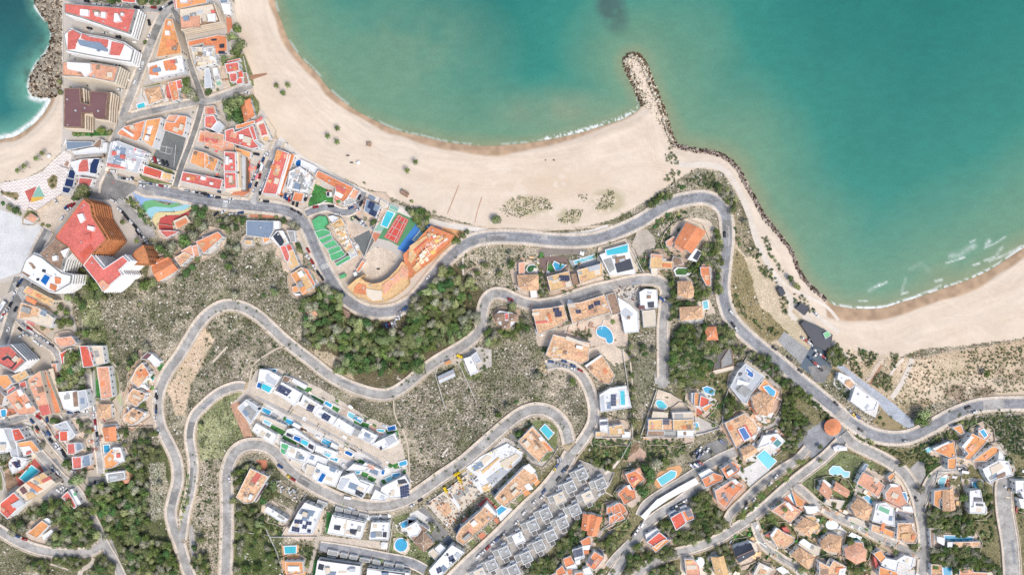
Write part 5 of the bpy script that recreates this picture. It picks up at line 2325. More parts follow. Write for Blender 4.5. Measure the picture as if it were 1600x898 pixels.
# ------------------------------------------------------------ shoreline and ground
SH=[(424,-400),(424,-60),(428,0),(438,30),(452,65),(470,90),(495,115),(515,140),(545,165),(580,185),(620,203),(660,213),(700,222),(750,227),(790,226),(830,222),(870,215),(910,206),(945,195),(975,185),(1003,166),
(996,148),(987,128),(977,108),(975,95),(980,86),(992,82),(1003,88),(1010,100),(1020,125),(1030,150),(1040,175),(1047,200),(1056,222),(1070,228),(1095,233),(1120,237),(1140,247),(1155,262),(1168,285),(1182,310),(1195,335),(1212,355),(1223,371),(1236,387),(1245,405),(1251,422),(1263,440),(1280,456),(1293,468),
(1303,476),(1340,482),(1380,481),(1410,472),(1440,463),(1480,449),(1520,435),(1560,415),(1600,388),(1700,330),(2300,60),(6000,-1200)]
SHs=SH[:2]+smooth(SH[1:-2],6)[1:]+SH[-2:]
SEA=SHs+[(6000,-6000),(424,-6000)]
SL=[(42,-300),(50,-60),(52,0),(60,18),(74,36),(80,55),(72,80),(58,96),(48,115),(43,135),(48,148),(62,152),(78,152),(70,170),(58,186),(40,201),(20,213),(0,217),(-60,235),(-400,300),(-3000,500)]
SLs=smooth(SL[:-2],6)+SL[-2:]
SEAL=SLs+[(-6000,500),(-6000,-3000),(42,-3000)]
def npin(X,Y,poly):
    r=np.zeros(X.shape,bool); n=len(poly); j=n-1
    for i in range(n):
        xi,yi=poly[i]; xj,yj=poly[j]
        if yi!=yj:
            c=((yi>Y)!=(yj>Y))&(X<(xj-xi)*(Y-yi)/(yj-yi)+xi); r^=c
        j=i
    return r
def npdist(X,Y,line):
    d=np.full(X.shape,1e9)
    for (x0,y0),(x1,y1) in zip(line[:-1],line[1:]):
        dx,dy=x1-x0,y1-y0; L=dx*dx+dy*dy+1e-9
        t=np.clip(((X-x0)*dx+(Y-y0)*dy)/L,0,1)
        d=np.minimum(d,(X-x0-t*dx)**2+(Y-y0-t*dy)**2)
    return np.sqrt(d)
def vnoise(X,Y,s,seed):
    r=np.random.default_rng(seed); T=r.random((64,64))
    x=X/s; y=Y/s; i=np.floor(x).astype(int); j=np.floor(y).astype(int); fx=x-i; fy=y-j
    fx=fx*fx*(3-2*fx); fy=fy*fy*(3-2*fy)
    a=T[i%64,j%64]; b=T[(i+1)%64,j%64]; c=T[i%64,(j+1)%64]; d=T[(i+1)%64,(j+1)%64]
    return (a*(1-fx)+b*fx)*(1-fy)+(c*(1-fx)+d*fx)*fy
def axis(lo,hi,st):
    core=np.arange(lo,hi+0.1,st); e=[]; d=st
    x=hi
    while x<24000: d*=1.6; x+=d; e.append(x)
    e=np.array(e); return np.concatenate([(lo-(e-hi))[::-1],core,e])
AX=axis(-60,1660,2.0); AY=axis(-60,958,2.0)
X,Y=np.meshgrid(AX,AY)
insea=npin(X,Y,SEA)|npin(X,Y,SEAL)
dm=npdist(X,Y,SHs); dl=npdist(X,Y,SLs); dsh=np.minimum(dm,dl)  # px
sd=np.where(insea,-dsh,dsh)
def fbm(s,seed): return (vnoise(X,Y,s,seed)*.5+vnoise(X,Y,s/2,seed+1)*.3+vnoise(X,Y,s/4,seed+2)*.2)
def grid_mesh(name,Z,cols,extra,m,mask=None):
    ny,nx=X.shape
    co=np.empty((ny*nx,3),np.float32); co[:,0]=((X-800)*.5).ravel(); co[:,1]=((449-Y)*.5).ravel(); co[:,2]=Z.ravel()
    idx=np.arange(ny*nx).reshape(ny,nx)
    q=np.stack([idx[:-1,:-1],idx[1:,:-1],idx[1:,1:],idx[:-1,1:]],-1).reshape(-1,4)
    if mask is not None:
        mm=(mask[:-1,:-1]|mask[1:,:-1]|mask[1:,1:]|mask[:-1,1:]).ravel(); q=q[mm]
        used=np.zeros(ny*nx,bool); used[q.ravel()]=True; remap=np.cumsum(used)-1; q=remap[q]; co=co[used]
    else: used=np.ones(ny*nx,bool)
    me=bpy.data.meshes.new(name); me.vertices.add(len(co)); me.vertices.foreach_set('co',co.ravel())
    me.loops.add(q.size); me.loops.foreach_set('vertex_index',q.ravel().astype(np.int32))
    me.polygons.add(len(q)); me.polygons.foreach_set('loop_start',np.arange(0,q.size,4,dtype=np.int32)); me.update(calc_edges=True)
    me.polygons.foreach_set('use_smooth',np.ones(len(q),bool))
    a=me.color_attributes.new('gc','FLOAT_COLOR','POINT'); c=np.ones((used.sum(),4),np.float32); c[:,:3]=cols.reshape(-1,3)[used]; a.data.foreach_set('color',c.ravel())
    b=me.attributes.new('gs','FLOAT','POINT'); b.data.foreach_set('value',extra.ravel()[used].astype(np.float32))
    return link(name,me,m)
def lerp(a,b,t): return a*(1-t[...,None])+b*t[...,None]
def A(c): return np.array([min(0.85,v*GAIN) for v in lin(c)])
C_=np.zeros(X.shape+(3,)); GS=np.zeros(X.shape)
def fill(c,mask,gs=None):
    C_[mask]=A(c)
    if gs is not None: GS[mask]=gs
def pl(*a): return npin(X,Y,[(a[i],a[i+1]) for i in range(0,len(a),2)])
w1=fbm(60,3)-.5; w2=fbm(26,9)-.5
Xo,Yo=X,Y; X=X+w2*10; Y=Y+(fbm(24,31)-.5)*10   # ragged region borders
fill((164,156,138),np.ones(X.shape,bool),0.9)
fill((214,206,196),pl(96,-300,366,-300,366,0,430,215,560,292,700,352,720,380,650,470,560,480,480,400,440,330,240,300,215,420,150,460,110,470,130,560,190,600,190,720,120,750,100,800,40,780,-400,780,-400,300,96,300),0.08)
fill((206,194,178),pl(-200,440,60,440,110,480,120,560,180,560,190,690,150,760,100,790,40,790,-200,790),0.08)
fill((128,132,98),pl(115,440,150,430,240,400,330,370,420,380,470,460,480,560,400,500,330,480,290,510,230,560,190,580,150,540,120,500),0.75)
fill((154,148,130),pl(130,470,230,440,320,390,420,390,470,480,480,560,400,490,330,470,290,520,230,590,190,600,170,540),0.95)
fill((158,149,132),pl(330,480,400,490,450,540,560,620,600,620,640,600,600,700,420,560,330,600,290,680,280,560),0.85)
fill((150,148,122),pl(300,650,380,605,400,690,340,720,300,800),0.8)
fill((118,126,80),pl(355,720,440,720,440,900,360,900,355,800),0.6)
fill((176,164,144),pl(300,700,352,700,352,900,300,900),0.8)
fill((108,114,80),pl(150,760,270,680,300,898,150,898),0.5)
fill((140,138,104),pl(-100,820,60,850,150,870,190,898,190,1000,-100,1000),0.8)
fill((158,150,136),pl(600,600,740,530,850,560,900,600,890,690,840,640,700,740,640,770),1.0)
fill((186,174,150),pl(700,390,830,380,830,480,760,450,740,530,700,560),0.8)
fill((116,108,84),pl(480,470,620,500,700,400,760,460,740,540,640,600,560,610,500,560),0.4)
fill((142,136,104),pl(880,700,960,690,1130,550,1260,620,1340,700,1700,690,1700,960,700,960,800,800),0.5)
fill((160,152,124),pl(980,690,1130,650,1160,700,1080,790,980,740),0.7)
fill((150,148,120),pl(960,540,1040,540,1000,640,960,690),0.6)
fill((166,160,146),pl(1480,600,1700,600,1700,720,1500,700),0.8)
fill((222,204,178),pl(1140,370,1200,400,1300,560,1260,560,1180,520,1140,480),0.3)
fill((164,150,116),pl(1140,380,1165,400,1190,480,1235,520,1200,535,1160,510,1140,470),0.45)
fill((176,160,128),pl(1140,300,1170,330,1195,400,1170,400,1140,370),0.6)
fill((196,176,150),pl(1280,560,1440,560,1600,530,1700,520,1700,620,1480,620,1400,660,1330,600),0.45)
fill((186,158,136),pl(1480,575,1600,570,1700,570,1700,625,1500,630,1470,610),0.6)
fill((226,202,176),pl(292,548,322,512,336,530,318,570,298,600,290,650,276,650,262,610),0.35)
fill((214,196,172),pl(470,540,540,560,560,600,500,580),0.5)
fill((186,184,176),pl(230,726,256,722,264,754,256,806,240,812,226,806,230,768),1.0)
X,Y=Xo,Yo
f1_=fbm(44,141); f2_=fbm(30,151); f3_=fbm(15,161); sc_=GS>.5
bare=np.clip((f1_*.6+f3_*.4-.53)*9,0,1)*sc_*.75; C_[...]=lerp(C_,A((206,190,166)),bare); GS[...]=GS*(1-bare*.45)
drk=np.clip((.42-(f2_*.55+f3_*.45))*9,0,1)*sc_*.6; C_[...]=lerp(C_,A((96,96,70)),drk)
lum=C_.mean(-1,keepdims=True); C_[...]=np.where(sc_[...,None],C_*.62+lum*np.array([.40,.38,.345])*.97,C_)
gg_=(npin(X,Y,[(306,640),(380,608),(396,690),(345,715),(312,720)])|npin(X,Y,[(358,790),(420,800),(438,898),(358,898)])|npin(X,Y,[(118,470),(150,450),(175,560),(195,640),(165,600)])); C_[gg_]=C_[gg_]*np.array([.86,1.0,.72])
fd=(X>1400)&(Y>560)&(Y<630)&(GS>.1); bf=np.clip((fbm(34,171)-.48)*8,0,1)*fd*.9; C_[...]=lerp(C_,A((232,212,186)),bf); GS[...]=GS*(1-bf*.8)
RD=[]
for l in DATA.split('\n'):
    if l[:2]=='R ':
        t=l.split(); RD.append((float(t[1]),float(t[2]),smooth([tuple(map(float,a.split(','))) for a in t[4:]],8)))
for wd,sw_,q in RD:
    xs=[p[0] for p in q]; ys=[p[1] for p in q]; mk=(X>min(xs)-20)&(X<max(xs)+20)&(Y>min(ys)-20)&(Y<max(ys)+20)
    d_=np.full(X.shape,99.); d_[mk]=npdist(X[mk],Y[mk],q)
    e_=wd/2+sw_; v_=np.clip(1-(d_-e_)/(2+6*fbm(14,17)),0,1)*(sw_>1.8); v_=v_*(.75*(vnoise(X,Y,9,19)>.3)+.1)
    C_[...]=lerp(C_,A((206,186,158)) if True else 0,v_); GS[...]=GS*(1-v_*.55)
SAND=(238,221,200)
sandm=pl(366,-300,366,0,374,60,386,100,398,150,422,190,434,215,482,250,560,290,602,305,680,335,760,357,820,362,900,358,960,342,1010,314,1050,286,1090,262,1128,268,1150,300,1165,330,1180,365,1200,420,1225,465,1260,505,1290,530,1320,556,1345,566,1400,560,1440,545,1500,540,1600,528,1700,520,1800,0,1200,-300)|pl(-900,326,0,285,40,280,70,262,95,238,98,200,98,-300,-900,-300)
fill(SAND,sandm,0.0)
dune=(pl(1270,545,1330,545,1420,560,1500,545,1600,535,1700,530,1700,590,1480,590,1400,640,1330,600))
C_[dune]=C_[dune]*0.55+A((222,200,172))*0.45; GS[dune]=0.35
# sand tone, berm lines and wheel tracks that follow the shore
ang=Y*0.9+X*0.25
al=(X+Y*.55)*.10; sandmul=1+0.10*w1+0.13*(vnoise(dsh+w1*16,al,3.4,77)-.5)*np.clip(1.5-dsh/60,0,1)+0.09*(vnoise(Y+w1*60-X*.15,X*.14,4,78)-.5)+0.09*w2+.07*(vnoise(X,Y,3.2,79)-.5)
tan=np.clip((fbm(90,55)-.42)*3,0,1)*np.clip(dsh/60,0,1)
sc=A(SAND)[None,None,:]*(1-0.22*tan[...,None])+A((226,196,160))[None,None,:]*0.22*tan[...,None]
sm=sandm&(GS<0.01)
C_[sm]=(sc*sandmul[...,None])[sm]
tr=[[(700,300),(760,318),(830,312),(900,300),(960,268),(1010,262),(1050,268)],[(960,200),(1000,190),(1018,215),(1022,250),(1040,262)],[(960,290),(1010,300),(1040,280)],[(840,240),(890,230),(940,205),(985,180)],[(420,60),(440,120),(480,170),(540,220),(620,262),(720,290),(820,292)],[(640,200),(720,240),(830,250),(930,236),(990,225)],
 [(1330,530),(1380,520),(1440,500),(1520,470),(1600,440)],[(1300,520),(1360,548),(1430,545),(1480,520),(1600,490)],[(380,30),(400,90),(440,160)],[(0,300),(40,262),(80,225)],[(0,280),(40,250),(90,205)],[(780,340),(850,345),(930,335),(1000,300)]]
for q_ in tr:
    q_=smooth(q_,8); xs=[p[0] for p in q_]; ys=[p[1] for p in q_]; mk=(X>min(xs)-12)&(X<max(xs)+12)&(Y>min(ys)-12)&(Y<max(ys)+12)&sm
    d_=npdist(X[mk],Y[mk],q_); a_=(np.exp(-((d_-2.5)/1.1)**2)+.6*np.exp(-((d_-6.5)/1.2)**2))*.30*(.4+vnoise(X[mk],Y[mk],11,33)); C_[mk]=lerp(C_[mk],A((212,184,154)),np.clip(a_,0,.5))
pt_=np.clip(1-np.hypot((X-860)/150,(Y-285)/45),0,1)*(fbm(22,35)>.46)*.5; C_[...]=np.where(sm[...,None],lerp(C_,A((222,192,160)),pt_),C_)
gp=np.clip(np.maximum(1-np.hypot((X-825)/45,(Y-322)/20),np.maximum(1-np.hypot((X-890)/24,(Y-338)/16),1-np.hypot((X-950)/34,(Y-314)/24)))*2.5,0,1)*(fbm(7,37)>.42)*.55; C_[...]=lerp(C_,A((178,170,126)),gp)
# wet band at the waterline
wid=np.where(X>1290,18-7*np.clip((X-1480)/120,0,1),np.where(X<360,7,8+7*np.exp(-((X-770)/90)**2)-6*np.clip((X-850)/120,0,1)))*(0.8+0.5*vnoise(X,Y,30,5))
wet=np.clip((wid-dsh)/4+0.5,0,1)*(~insea)*sm
wc=A((198,168,138))[None,None,:]*(0.8+0.45*vnoise(X,Y,7,8)[...,None])
far=np.clip((1010-X)/20,0,1)+np.clip((X-1285)/10,0,1)+ (X<360)
wet=wet*np.clip(far,0,1)
C_=C_*(1-wet[...,None])+wc*wet[...,None]
C_[insea]=A((150,140,110))
Zg=np.where(insea,-1.5-np.clip(dsh*0.12,0,4),np.clip(-1.5+dsh*0.10,-1.5,0.0))
def ground_mat():
    m=bpy.data.materials.new('mat_ground'); m.use_nodes=True; nt=m.node_tree; N=nt.nodes; L=nt.links; b=N['Principled BSDF']
    a=N.new('ShaderNodeAttribute'); a.attribute_name='gc'; g=N.new('ShaderNodeAttribute'); g.attribute_name='gs'
    geo=N.new('ShaderNodeNewGeometry')
    def noise(sc,det,ro=.6):
        t=N.new('ShaderNodeTexNoise'); t.inputs['Scale'].default_value=sc; t.inputs['Detail'].default_value=det; t.inputs['Roughness'].default_value=ro; L.new(geo.outputs['Position'],t.inputs['Vector']); return t
    def ramp(src,stops):
        r=N.new('ShaderNodeValToRGB'); e=r.color_ramp.elements
        while len(e)<len(stops): e.new(0.5)
        for k,(p,c) in enumerate(stops): e[k].position=p; e[k].color=(*c,1)
        L.new(src,r.inputs[0]); return r
    s=ramp(noise(0.85,5,.8).outputs['Fac'],[(0.38,(.26,.26,.20)),(0.46,(.58,.58,.5)),(0.51,(.95,.95,.92)),(0.56,(1.65,1.62,1.58)),(0.63,(2.6,2.6,2.6))])
    big=ramp(noise(0.035,4,.6).outputs['Fac'],[(0.36,(.62,.68,.5)),(0.5,(.93,.93,.9)),(0.64,(1.3,1.26,1.24))])
    mid=ramp(noise(0.16,4,.65).outputs['Fac'],[(0.34,(.5,.52,.4)),(0.46,(.92,.92,.86)),(0.56,(1.02,1,.98)),(0.66,(1.45,1.42,1.4))])
    mxm=N.new('ShaderNodeMix'); mxm.data_type='RGBA'; mxm.blend_type='MULTIPLY'; L.new(g.outputs['Fac'],mxm.inputs['Factor'])
    fine=ramp(noise(1.3,3,.7).outputs['Fac'],[(0.3,(.9,.9,.9)),(0.7,(1.08,1.08,1.08))])
    mx=N.new('ShaderNodeMix'); mx.data_type='RGBA'; mx.blend_type='MULTIPLY'; L.new(g.outputs['Fac'],mx.inputs['Factor']); L.new(a.outputs['Color'],mx.inputs['A']); L.new(s.outputs[0],mx.inputs['B'])
    mx2=N.new('ShaderNodeMix'); mx2.data_type='RGBA'; mx2.blend_type='MULTIPLY'; L.new(g.outputs['Fac'],mx2.inputs['Factor']); L.new(mx.outputs['Result'],mxm.inputs['A']); L.new(mid.outputs[0],mxm.inputs['B']); L.new(mxm.outputs['Result'],mx2.inputs['A']); L.new(big.outputs[0],mx2.inputs['B'])
    mx3=N.new('ShaderNodeMix'); mx3.data_type='RGBA'; mx3.blend_type='MULTIPLY'; mx3.inputs['Factor'].default_value=1; L.new(mx2.outputs['Result'],mx3.inputs['A']); L.new(fine.outputs[0],mx3.inputs['B'])
    L.new(mx3.outputs['Result'],b.inputs['Base Color']); b.inputs['Roughness'].default_value=.95; b.inputs['Specular IOR Level'].default_value=.15
    return m
go=grid_mesh('ground',Zg,C_,GS,ground_mat()); tag(go,'sandy and scrubby ground of the bay with beach and hillside','ground',kind='structure')
# ------------------------------------------------------------ sea
D=dsh+ (fbm(70,13)-.5)*36*np.clip(dsh/40,0,1)
T0,T1,T2,T3=A((146,156,122)),A((112,156,128)),A((60,142,126)),A((40,124,114))
wr=1.0+0.55*np.clip((X-1150)/300,0,1)+0.5*np.exp(-((X-1130)/90)**2)
Dn=D/wr
S=lerp(np.broadcast_to(T0,X.shape+(3,)),T1,np.clip(Dn/22,0,1))
S=lerp(S,T2,np.clip((Dn-28)/85,0,1)); S=lerp(S,T3,np.clip((Dn-100)/150,0,1))
gr=np.clip(1-np.hypot((X-620)/210,(Y-90)/150),0,1)*0.9
S=lerp(S,A((122,158,130)),np.clip(gr*(0.6+fbm(40,91)),0,.8))
gr=np.clip(1-np.hypot((X-880)/130,(Y-175)/45),0,1)*0.9
S=lerp(S,A((140,158,130)),np.clip(gr*(0.4+fbm(30,95)),0,.8))
gr=np.clip(1-np.hypot((X-1005)/55,(Y-110)/60),0,1)*0.6; S=lerp(S,A((132,160,132)),gr)
weed=np.clip(1-np.hypot(((X-958)-(Y-20)*0.25)/30,(Y-12)/48),0,1)
S=lerp(S,A((78,102,98)),np.clip(weed*2.2*(fbm(16,21)+.1),0,.8))
Lf=X<110
deep=np.clip((dsh-6)/34,0,1)
SLc=lerp(lerp(np.broadcast_to(A((110,170,150)),X.shape+(3,)),A((52,126,122)),deep),A((44,98,100)),np.clip((130-Y)/120,0,1)*np.clip(dsh/20,0,1))
dk=np.clip(fbm(14,61)-.45,0,1)*2.2*np.clip(1-dsh/34,0,1)*(Y<150); SLc=lerp(SLc,A((60,70,60)),np.clip(dk,0,.6))
S[Lf]=SLc[Lf]
S*= (1+0.10*(fbm(46,44)-.5)+0.10*(vnoise(X+Y*0.4,Y*2.0,12,71)-.5))[...,None]
foam=np.zeros(X.shape)
n1=vnoise(X,Y,5,101); n2=vnoise(X,Y,2.6,103)
foam+=np.exp(-((dsh-1.5)/1.8)**2)*(n1>.35)*np.where(X>1290,.75*(.35+vnoise(X,Y,18,17)),np.where(X<360,.9,.32*(vnoise(X,Y,40,7)>.4)))*(((X<1000)|(X>1300)))
foam+=np.where((X<110)&(Y>148),np.exp(-((dsh-3.5)/3.6)**2)*(0.35+n2),0)
foam+=np.where((X>850)&(X<1000)&(Y>150),np.exp(-((dsh-3)/2.5)**2)*(n2>.5)*.9,0)
def fl(pts,w,a=1):
    global foam
    pts=[(1280+x/5,360+y/5) for x,y in pts]; w*=.75; a*=.8
    foam+=a*np.exp(-(npdist(X,Y,pts)/w)**2)*(0.35+0.9*n2)
fl([(300,600),(420,605),(540,590),(640,562)],2.0); fl([(445,443),(500,420),(535,402)],1.5); fl([(650,497),(700,482)],1.5); fl([(655,470),(685,380)],3,.3)
fl([(1000,255),(1100,225),(1150,208)],1.4); fl([(1040,200),(1110,190),(1180,140),(1220,120)],6,.4); fl([(1185,92),(1232,72)],1.2); fl([(1300,137),(1390,98),(1465,48)],1.2,.8)
fl([(1320,110),(1340,80)],4,.7); fl([(1215,270),(1262,256)],1.8); fl([(1300,235),(1380,205)],1.8); fl([(920,395),(965,385)],2.5,.8); fl([(1400,185),(1440,130)],3,.5)
fl([(720,300),(800,260),(870,310)],5,.14); fl([(400,470),(480,420)],4,.3); fl([(320,550),(385,552)],1.4,.8); fl([(1340,240),(1440,200),(1596,120)],2.2,.7); fl([(700,555),(780,505),(900,460),(960,425)],1.6,.8)
foam=np.clip(foam,0,1)
S=lerp(S,np.array([.78,.8,.78]),foam)
def sea_mat():
    m=bpy.data.materials.new('mat_sea'); m.use_nodes=True; nt=m.node_tree; N=nt.nodes; L=nt.links; b=N['Principled BSDF']
    a=N.new('ShaderNodeAttribute'); a.attribute_name='gc'; geo=N.new('ShaderNodeNewGeometry')
    t=N.new('ShaderNodeTexNoise'); t.inputs['Scale'].default_value=.8; t.inputs['Detail'].default_value=4; t.inputs['Roughness'].default_value=.7; L.new(geo.outputs['Position'],t.inputs['Vector'])
    r=N.new('ShaderNodeMapRange'); r.inputs['From Min'].default_value=.3; r.inputs['From Max'].default_value=.7; r.inputs['To Min'].default_value=.88; r.inputs['To Max'].default_value=1.12; L.new(t.outputs['Fac'],r.inputs['Value'])
    v=N.new('ShaderNodeVectorMath'); v.operation='SCALE'; L.new(a.outputs['Color'],v.inputs[0]); L.new(r.outputs[0],v.inputs['Scale']); L.new(v.outputs[0],b.inputs['Base Color'])
    bp=N.new('ShaderNodeBump'); bp.inputs['Strength'].default_value=.35; bp.inputs['Distance'].default_value=.4; L.new(t.outputs['Fac'],bp.inputs['Height']); L.new(bp.outputs[0],b.inputs['Normal'])
    b.inputs['Roughness'].default_value=.35; b.inputs['Specular IOR Level'].default_value=.25
    return m
so=grid_mesh('sea',np.full(X.shape,-1.5),S,foam,sea_mat(),mask=insea|(dsh<4)); tag(so,'calm turquoise bay water turning sandy green at the shore','sea',kind='structure')
# ------------------------------------------------------------ scattered stuff meshes with vertex colours
def vcol_mat(name,rough=.9):
    m=bpy.data.materials.new(name); m.use_nodes=True; nt=m.node_tree; N=nt.nodes; L=nt.links; b=N['Principled BSDF']
    a=N.new('ShaderNodeAttribute'); a.attribute_name='vc'; oi=N.new('ShaderNodeObjectInfo')
    r=N.new('ShaderNodeMapRange'); r.inputs['To Min'].default_value=.85; r.inputs['To Max'].default_value=1.6; L.new(oi.outputs['Random'],r.inputs['Value'])
    v=N.new('ShaderNodeVectorMath'); v.operation='SCALE'; L.new(a.outputs['Color'],v.inputs[0]); L.new(r.outputs[0],v.inputs['Scale'])
    hs=N.new('ShaderNodeHueSaturation'); mh=N.new('ShaderNodeMath'); mh.operation='MULTIPLY_ADD'; mh.inputs[1].default_value=.05; mh.inputs[2].default_value=.475
    mm=N.new('ShaderNodeMath'); mm.operation='MULTIPLY'; mm.inputs[1].default_value=7.31; L.new(oi.outputs['Random'],mm.inputs[0]); fr=N.new('ShaderNodeMath'); fr.operation='FRACT'; L.new(mm.outputs[0],fr.inputs[0]); L.new(fr.outputs[0],mh.inputs[0])
    L.new(mh.outputs[0],hs.inputs['Hue']); L.new(v.outputs[0],hs.inputs['Color']); L.new(hs.outputs[0],b.inputs['Base Color']); b.inputs['Roughness'].default_value=rough; b.inputs['Specular IOR Level'].default_value=.2
    return m
LEAF=vcol_mat('mat_foliage'); ROCK=vcol_mat('mat_rock'); 
def vcmesh(name,v,f,c,m): # c per face
    me=mesh_of(v,f,name); a=me.color_attributes.new('vc','FLOAT_COLOR','CORNER'); arr=np.ones((len(me.loops),4),np.float32); k=0
    for i,p in enumerate(f): arr[k:k+len(p),:3]=c[i]; k+=len(p)
    a.data.foreach_set('color',arr.ravel()); me.materials.append(m); return me
ICO=None
def boulders(name,label,spots):
    v=[];f=[];c=[]
    bm=bmesh.new(); bmesh.ops.create_icosphere(bm,subdivisions=1,radius=1); iv=np.array([x.co[:] for x in bm.verts]); fi=[[w.index for w in x.verts] for x in bm.faces]; bm.free()
    for x,y,z,r,col in spots:
        q=iv*(r*rng.uniform(.55,1.2,(1,3)))*rng.uniform(.65,1.25,(len(iv),1))+np.array([x,y,z]); k=len(v)
        v+=[tuple(a) for a in q]; f+=[tuple(k+a for a in t) for t in fi]; c+=[col]*len(fi)
    return tag(link(name,vcmesh(name,v,f,c,ROCK)),label,'boulders',kind='stuff')
def rcol(wet):
    base=np.array(A((204,192,174)) if random.random()>.35 else A((164,150,134)))*random.uniform(.6,1.1)
    if random.random()<wet: base=np.array(A((84,66,52)))*random.uniform(.6,1.5)
    return tuple(base)
def onpx(px,py,z,r,wet): x,y=P(px,py,0); return (x,y,z,r,rcol(wet))
sp=[]
jet=[(1003,166),(996,148),(987,128),(977,108),(975,95),(980,86),(992,82),(1003,88),(1010,100),(1020,125),(1030,150),(1040,175),(1047,200),(1056,222)]
jets=smooth(jet,1.0); acc=0
for i in range(len(jets)-1):
    a,b=jets[i],jets[i+1]; L=math.dist(a,b); nx,ny=(b[1]-a[1])/L,-(b[0]-a[0])/L
    for k in range(5):
        o=random.uniform(-9,1.5) if not (i>len(jets)*.45) else random.uniform(-8,2)
        sp.append(onpx(a[0]+nx*o,a[1]+ny*o,-1.3+min(1.6,max(0,-o)*.22),random.choice([.5,.7,.9,1.25])*random.uniform(.7,1.1),.75 if o>-3.5 else .18))
jp=[(975,95),(980,86),(992,82),(1003,88),(1012,104),(1022,130),(1032,155),(1042,180),(1049,205),(1060,230),(1048,235),(1035,205),(1020,180),(1008,168),(996,148),(985,125)]
for k in range(1500):
    x=random.uniform(970,1062); y=random.uniform(80,236)
    if inpoly(x,y,jp): sp.append(onpx(x,y,.05 if y>105 else -.2,random.uniform(.25,.8),.4 if y<110 else .14))
boulders('jetty_boulders','pale and dark boulders piled along the rock jetty',sp)
sp=[]; rev=smooth([(1047,200),(1056,222),(1070,228),(1095,233),(1120,237),(1140,247),(1155,262),(1168,285),(1182,310),(1195,335),(1212,355),(1223,371),(1236,387),(1245,405),(1251,422),(1263,440),(1280,456),(1293,468)],1.0)
for i in range(len(rev)-1):
    a,b=rev[i],rev[i+1]; L=math.dist(a,b); nx,ny=(b[1]-a[1])/L,-(b[0]-a[0])/L
    for k in range(4):
        o=random.uniform(-6,1.5) if i>60 else random.uniform(-7,1)
        if a[0]>1215: o*=.7
        sp.append(onpx(a[0]+nx*o,a[1]+ny*o,-1.4+min(1.3,max(0,-o)*.2),random.choice([.4,.6,.8,1.15])*random.uniform(.7,1.1),.5 if o>-2.5 else .18))
boulders('shore_boulders','dark wet boulders protecting the curved shore east of the jetty',sp)
sp=[]; rp=[(52,0),(60,18),(74,36),(80,55),(72,80),(58,96),(48,115),(43,135),(48,148),(62,152),(78,152),(96,148),(97,0),(97,-40),(45,-40)]
for k in range(4200):
    x=random.uniform(40,98); y=random.uniform(-40,153)
    if inpoly(x,y,rp):
        e=min(math.dist((x,y),s) for s in SLs[::2] if s[1]>-60) if k%1==0 else 9
        sp.append(onpx(x,y,-1.3+min(1.6,e*.12),random.choice([.5,.75,1,1.35])*random.uniform(.7,1.1),.85 if e<4 else .16))
boulders('cove_boulders','cream boulders of the rocky shore at top left',sp)
def tufts(polys):
    global _t
    v=[];f=[];c=[]
    core=(X>-40)&(X<1640)&(Y>-40)&(Y<940)&(GS>.3)
    ii=np.argwhere(core); pr=GS[core]; pr=pr/pr.sum(); ch=rng.choice(len(ii),42000,p=pr); ii=ii[ch]
    px=X[ii[:,0],ii[:,1]]+rng.uniform(-1,1,len(ii)); py=Y[ii[:,0],ii[:,1]]+rng.uniform(-1,1,len(ii)); bad=np.zeros(len(px),bool)
    for p in polys: bad|=npin(px,py,p)
    px=px[~bad]; py=py[~bad]
    pal=[np.array(A(k)) for k in [(104,104,80),(72,72,56),(92,90,70),(150,144,126),(212,206,196),(126,118,100)]]
    for a,b in zip(px,py):
        x,y=P(a,b); r=random.uniform(.3,.9)*random.choice([.7,1,1.5]); col=random.choice(pal); col=col*np.array([1.35,1.0,.95]) if a>1400 and b<622 else col
        for t in range(3):
            an=random.uniform(0,6.28); ox,oy=random.uniform(-.4,.4)*r,random.uniform(-.4,.4)*r; k=len(v); ca,sa=math.cos(an)*r,math.sin(an)*r
            z=random.uniform(.15,.6); v+=[(x+ox-ca*.6,y+oy-sa*.6,.02),(x+ox+sa*.4,y+oy-ca*.4,z),(x+ox+ca*.6,y+oy+sa*.6,z*.9),(x+ox-sa*.4,y+oy+ca*.4,z*.5)]; f.append((k,k+1,k+2,k+3)); c.append(tuple(col*random.uniform(.7,1.25)))
    tag(link('scrub_cover',vcmesh('scrub_cover',v,f,c,LEAF)),'low dry scrub tufts and stones covering the hillsides','scrub',kind='stuff')
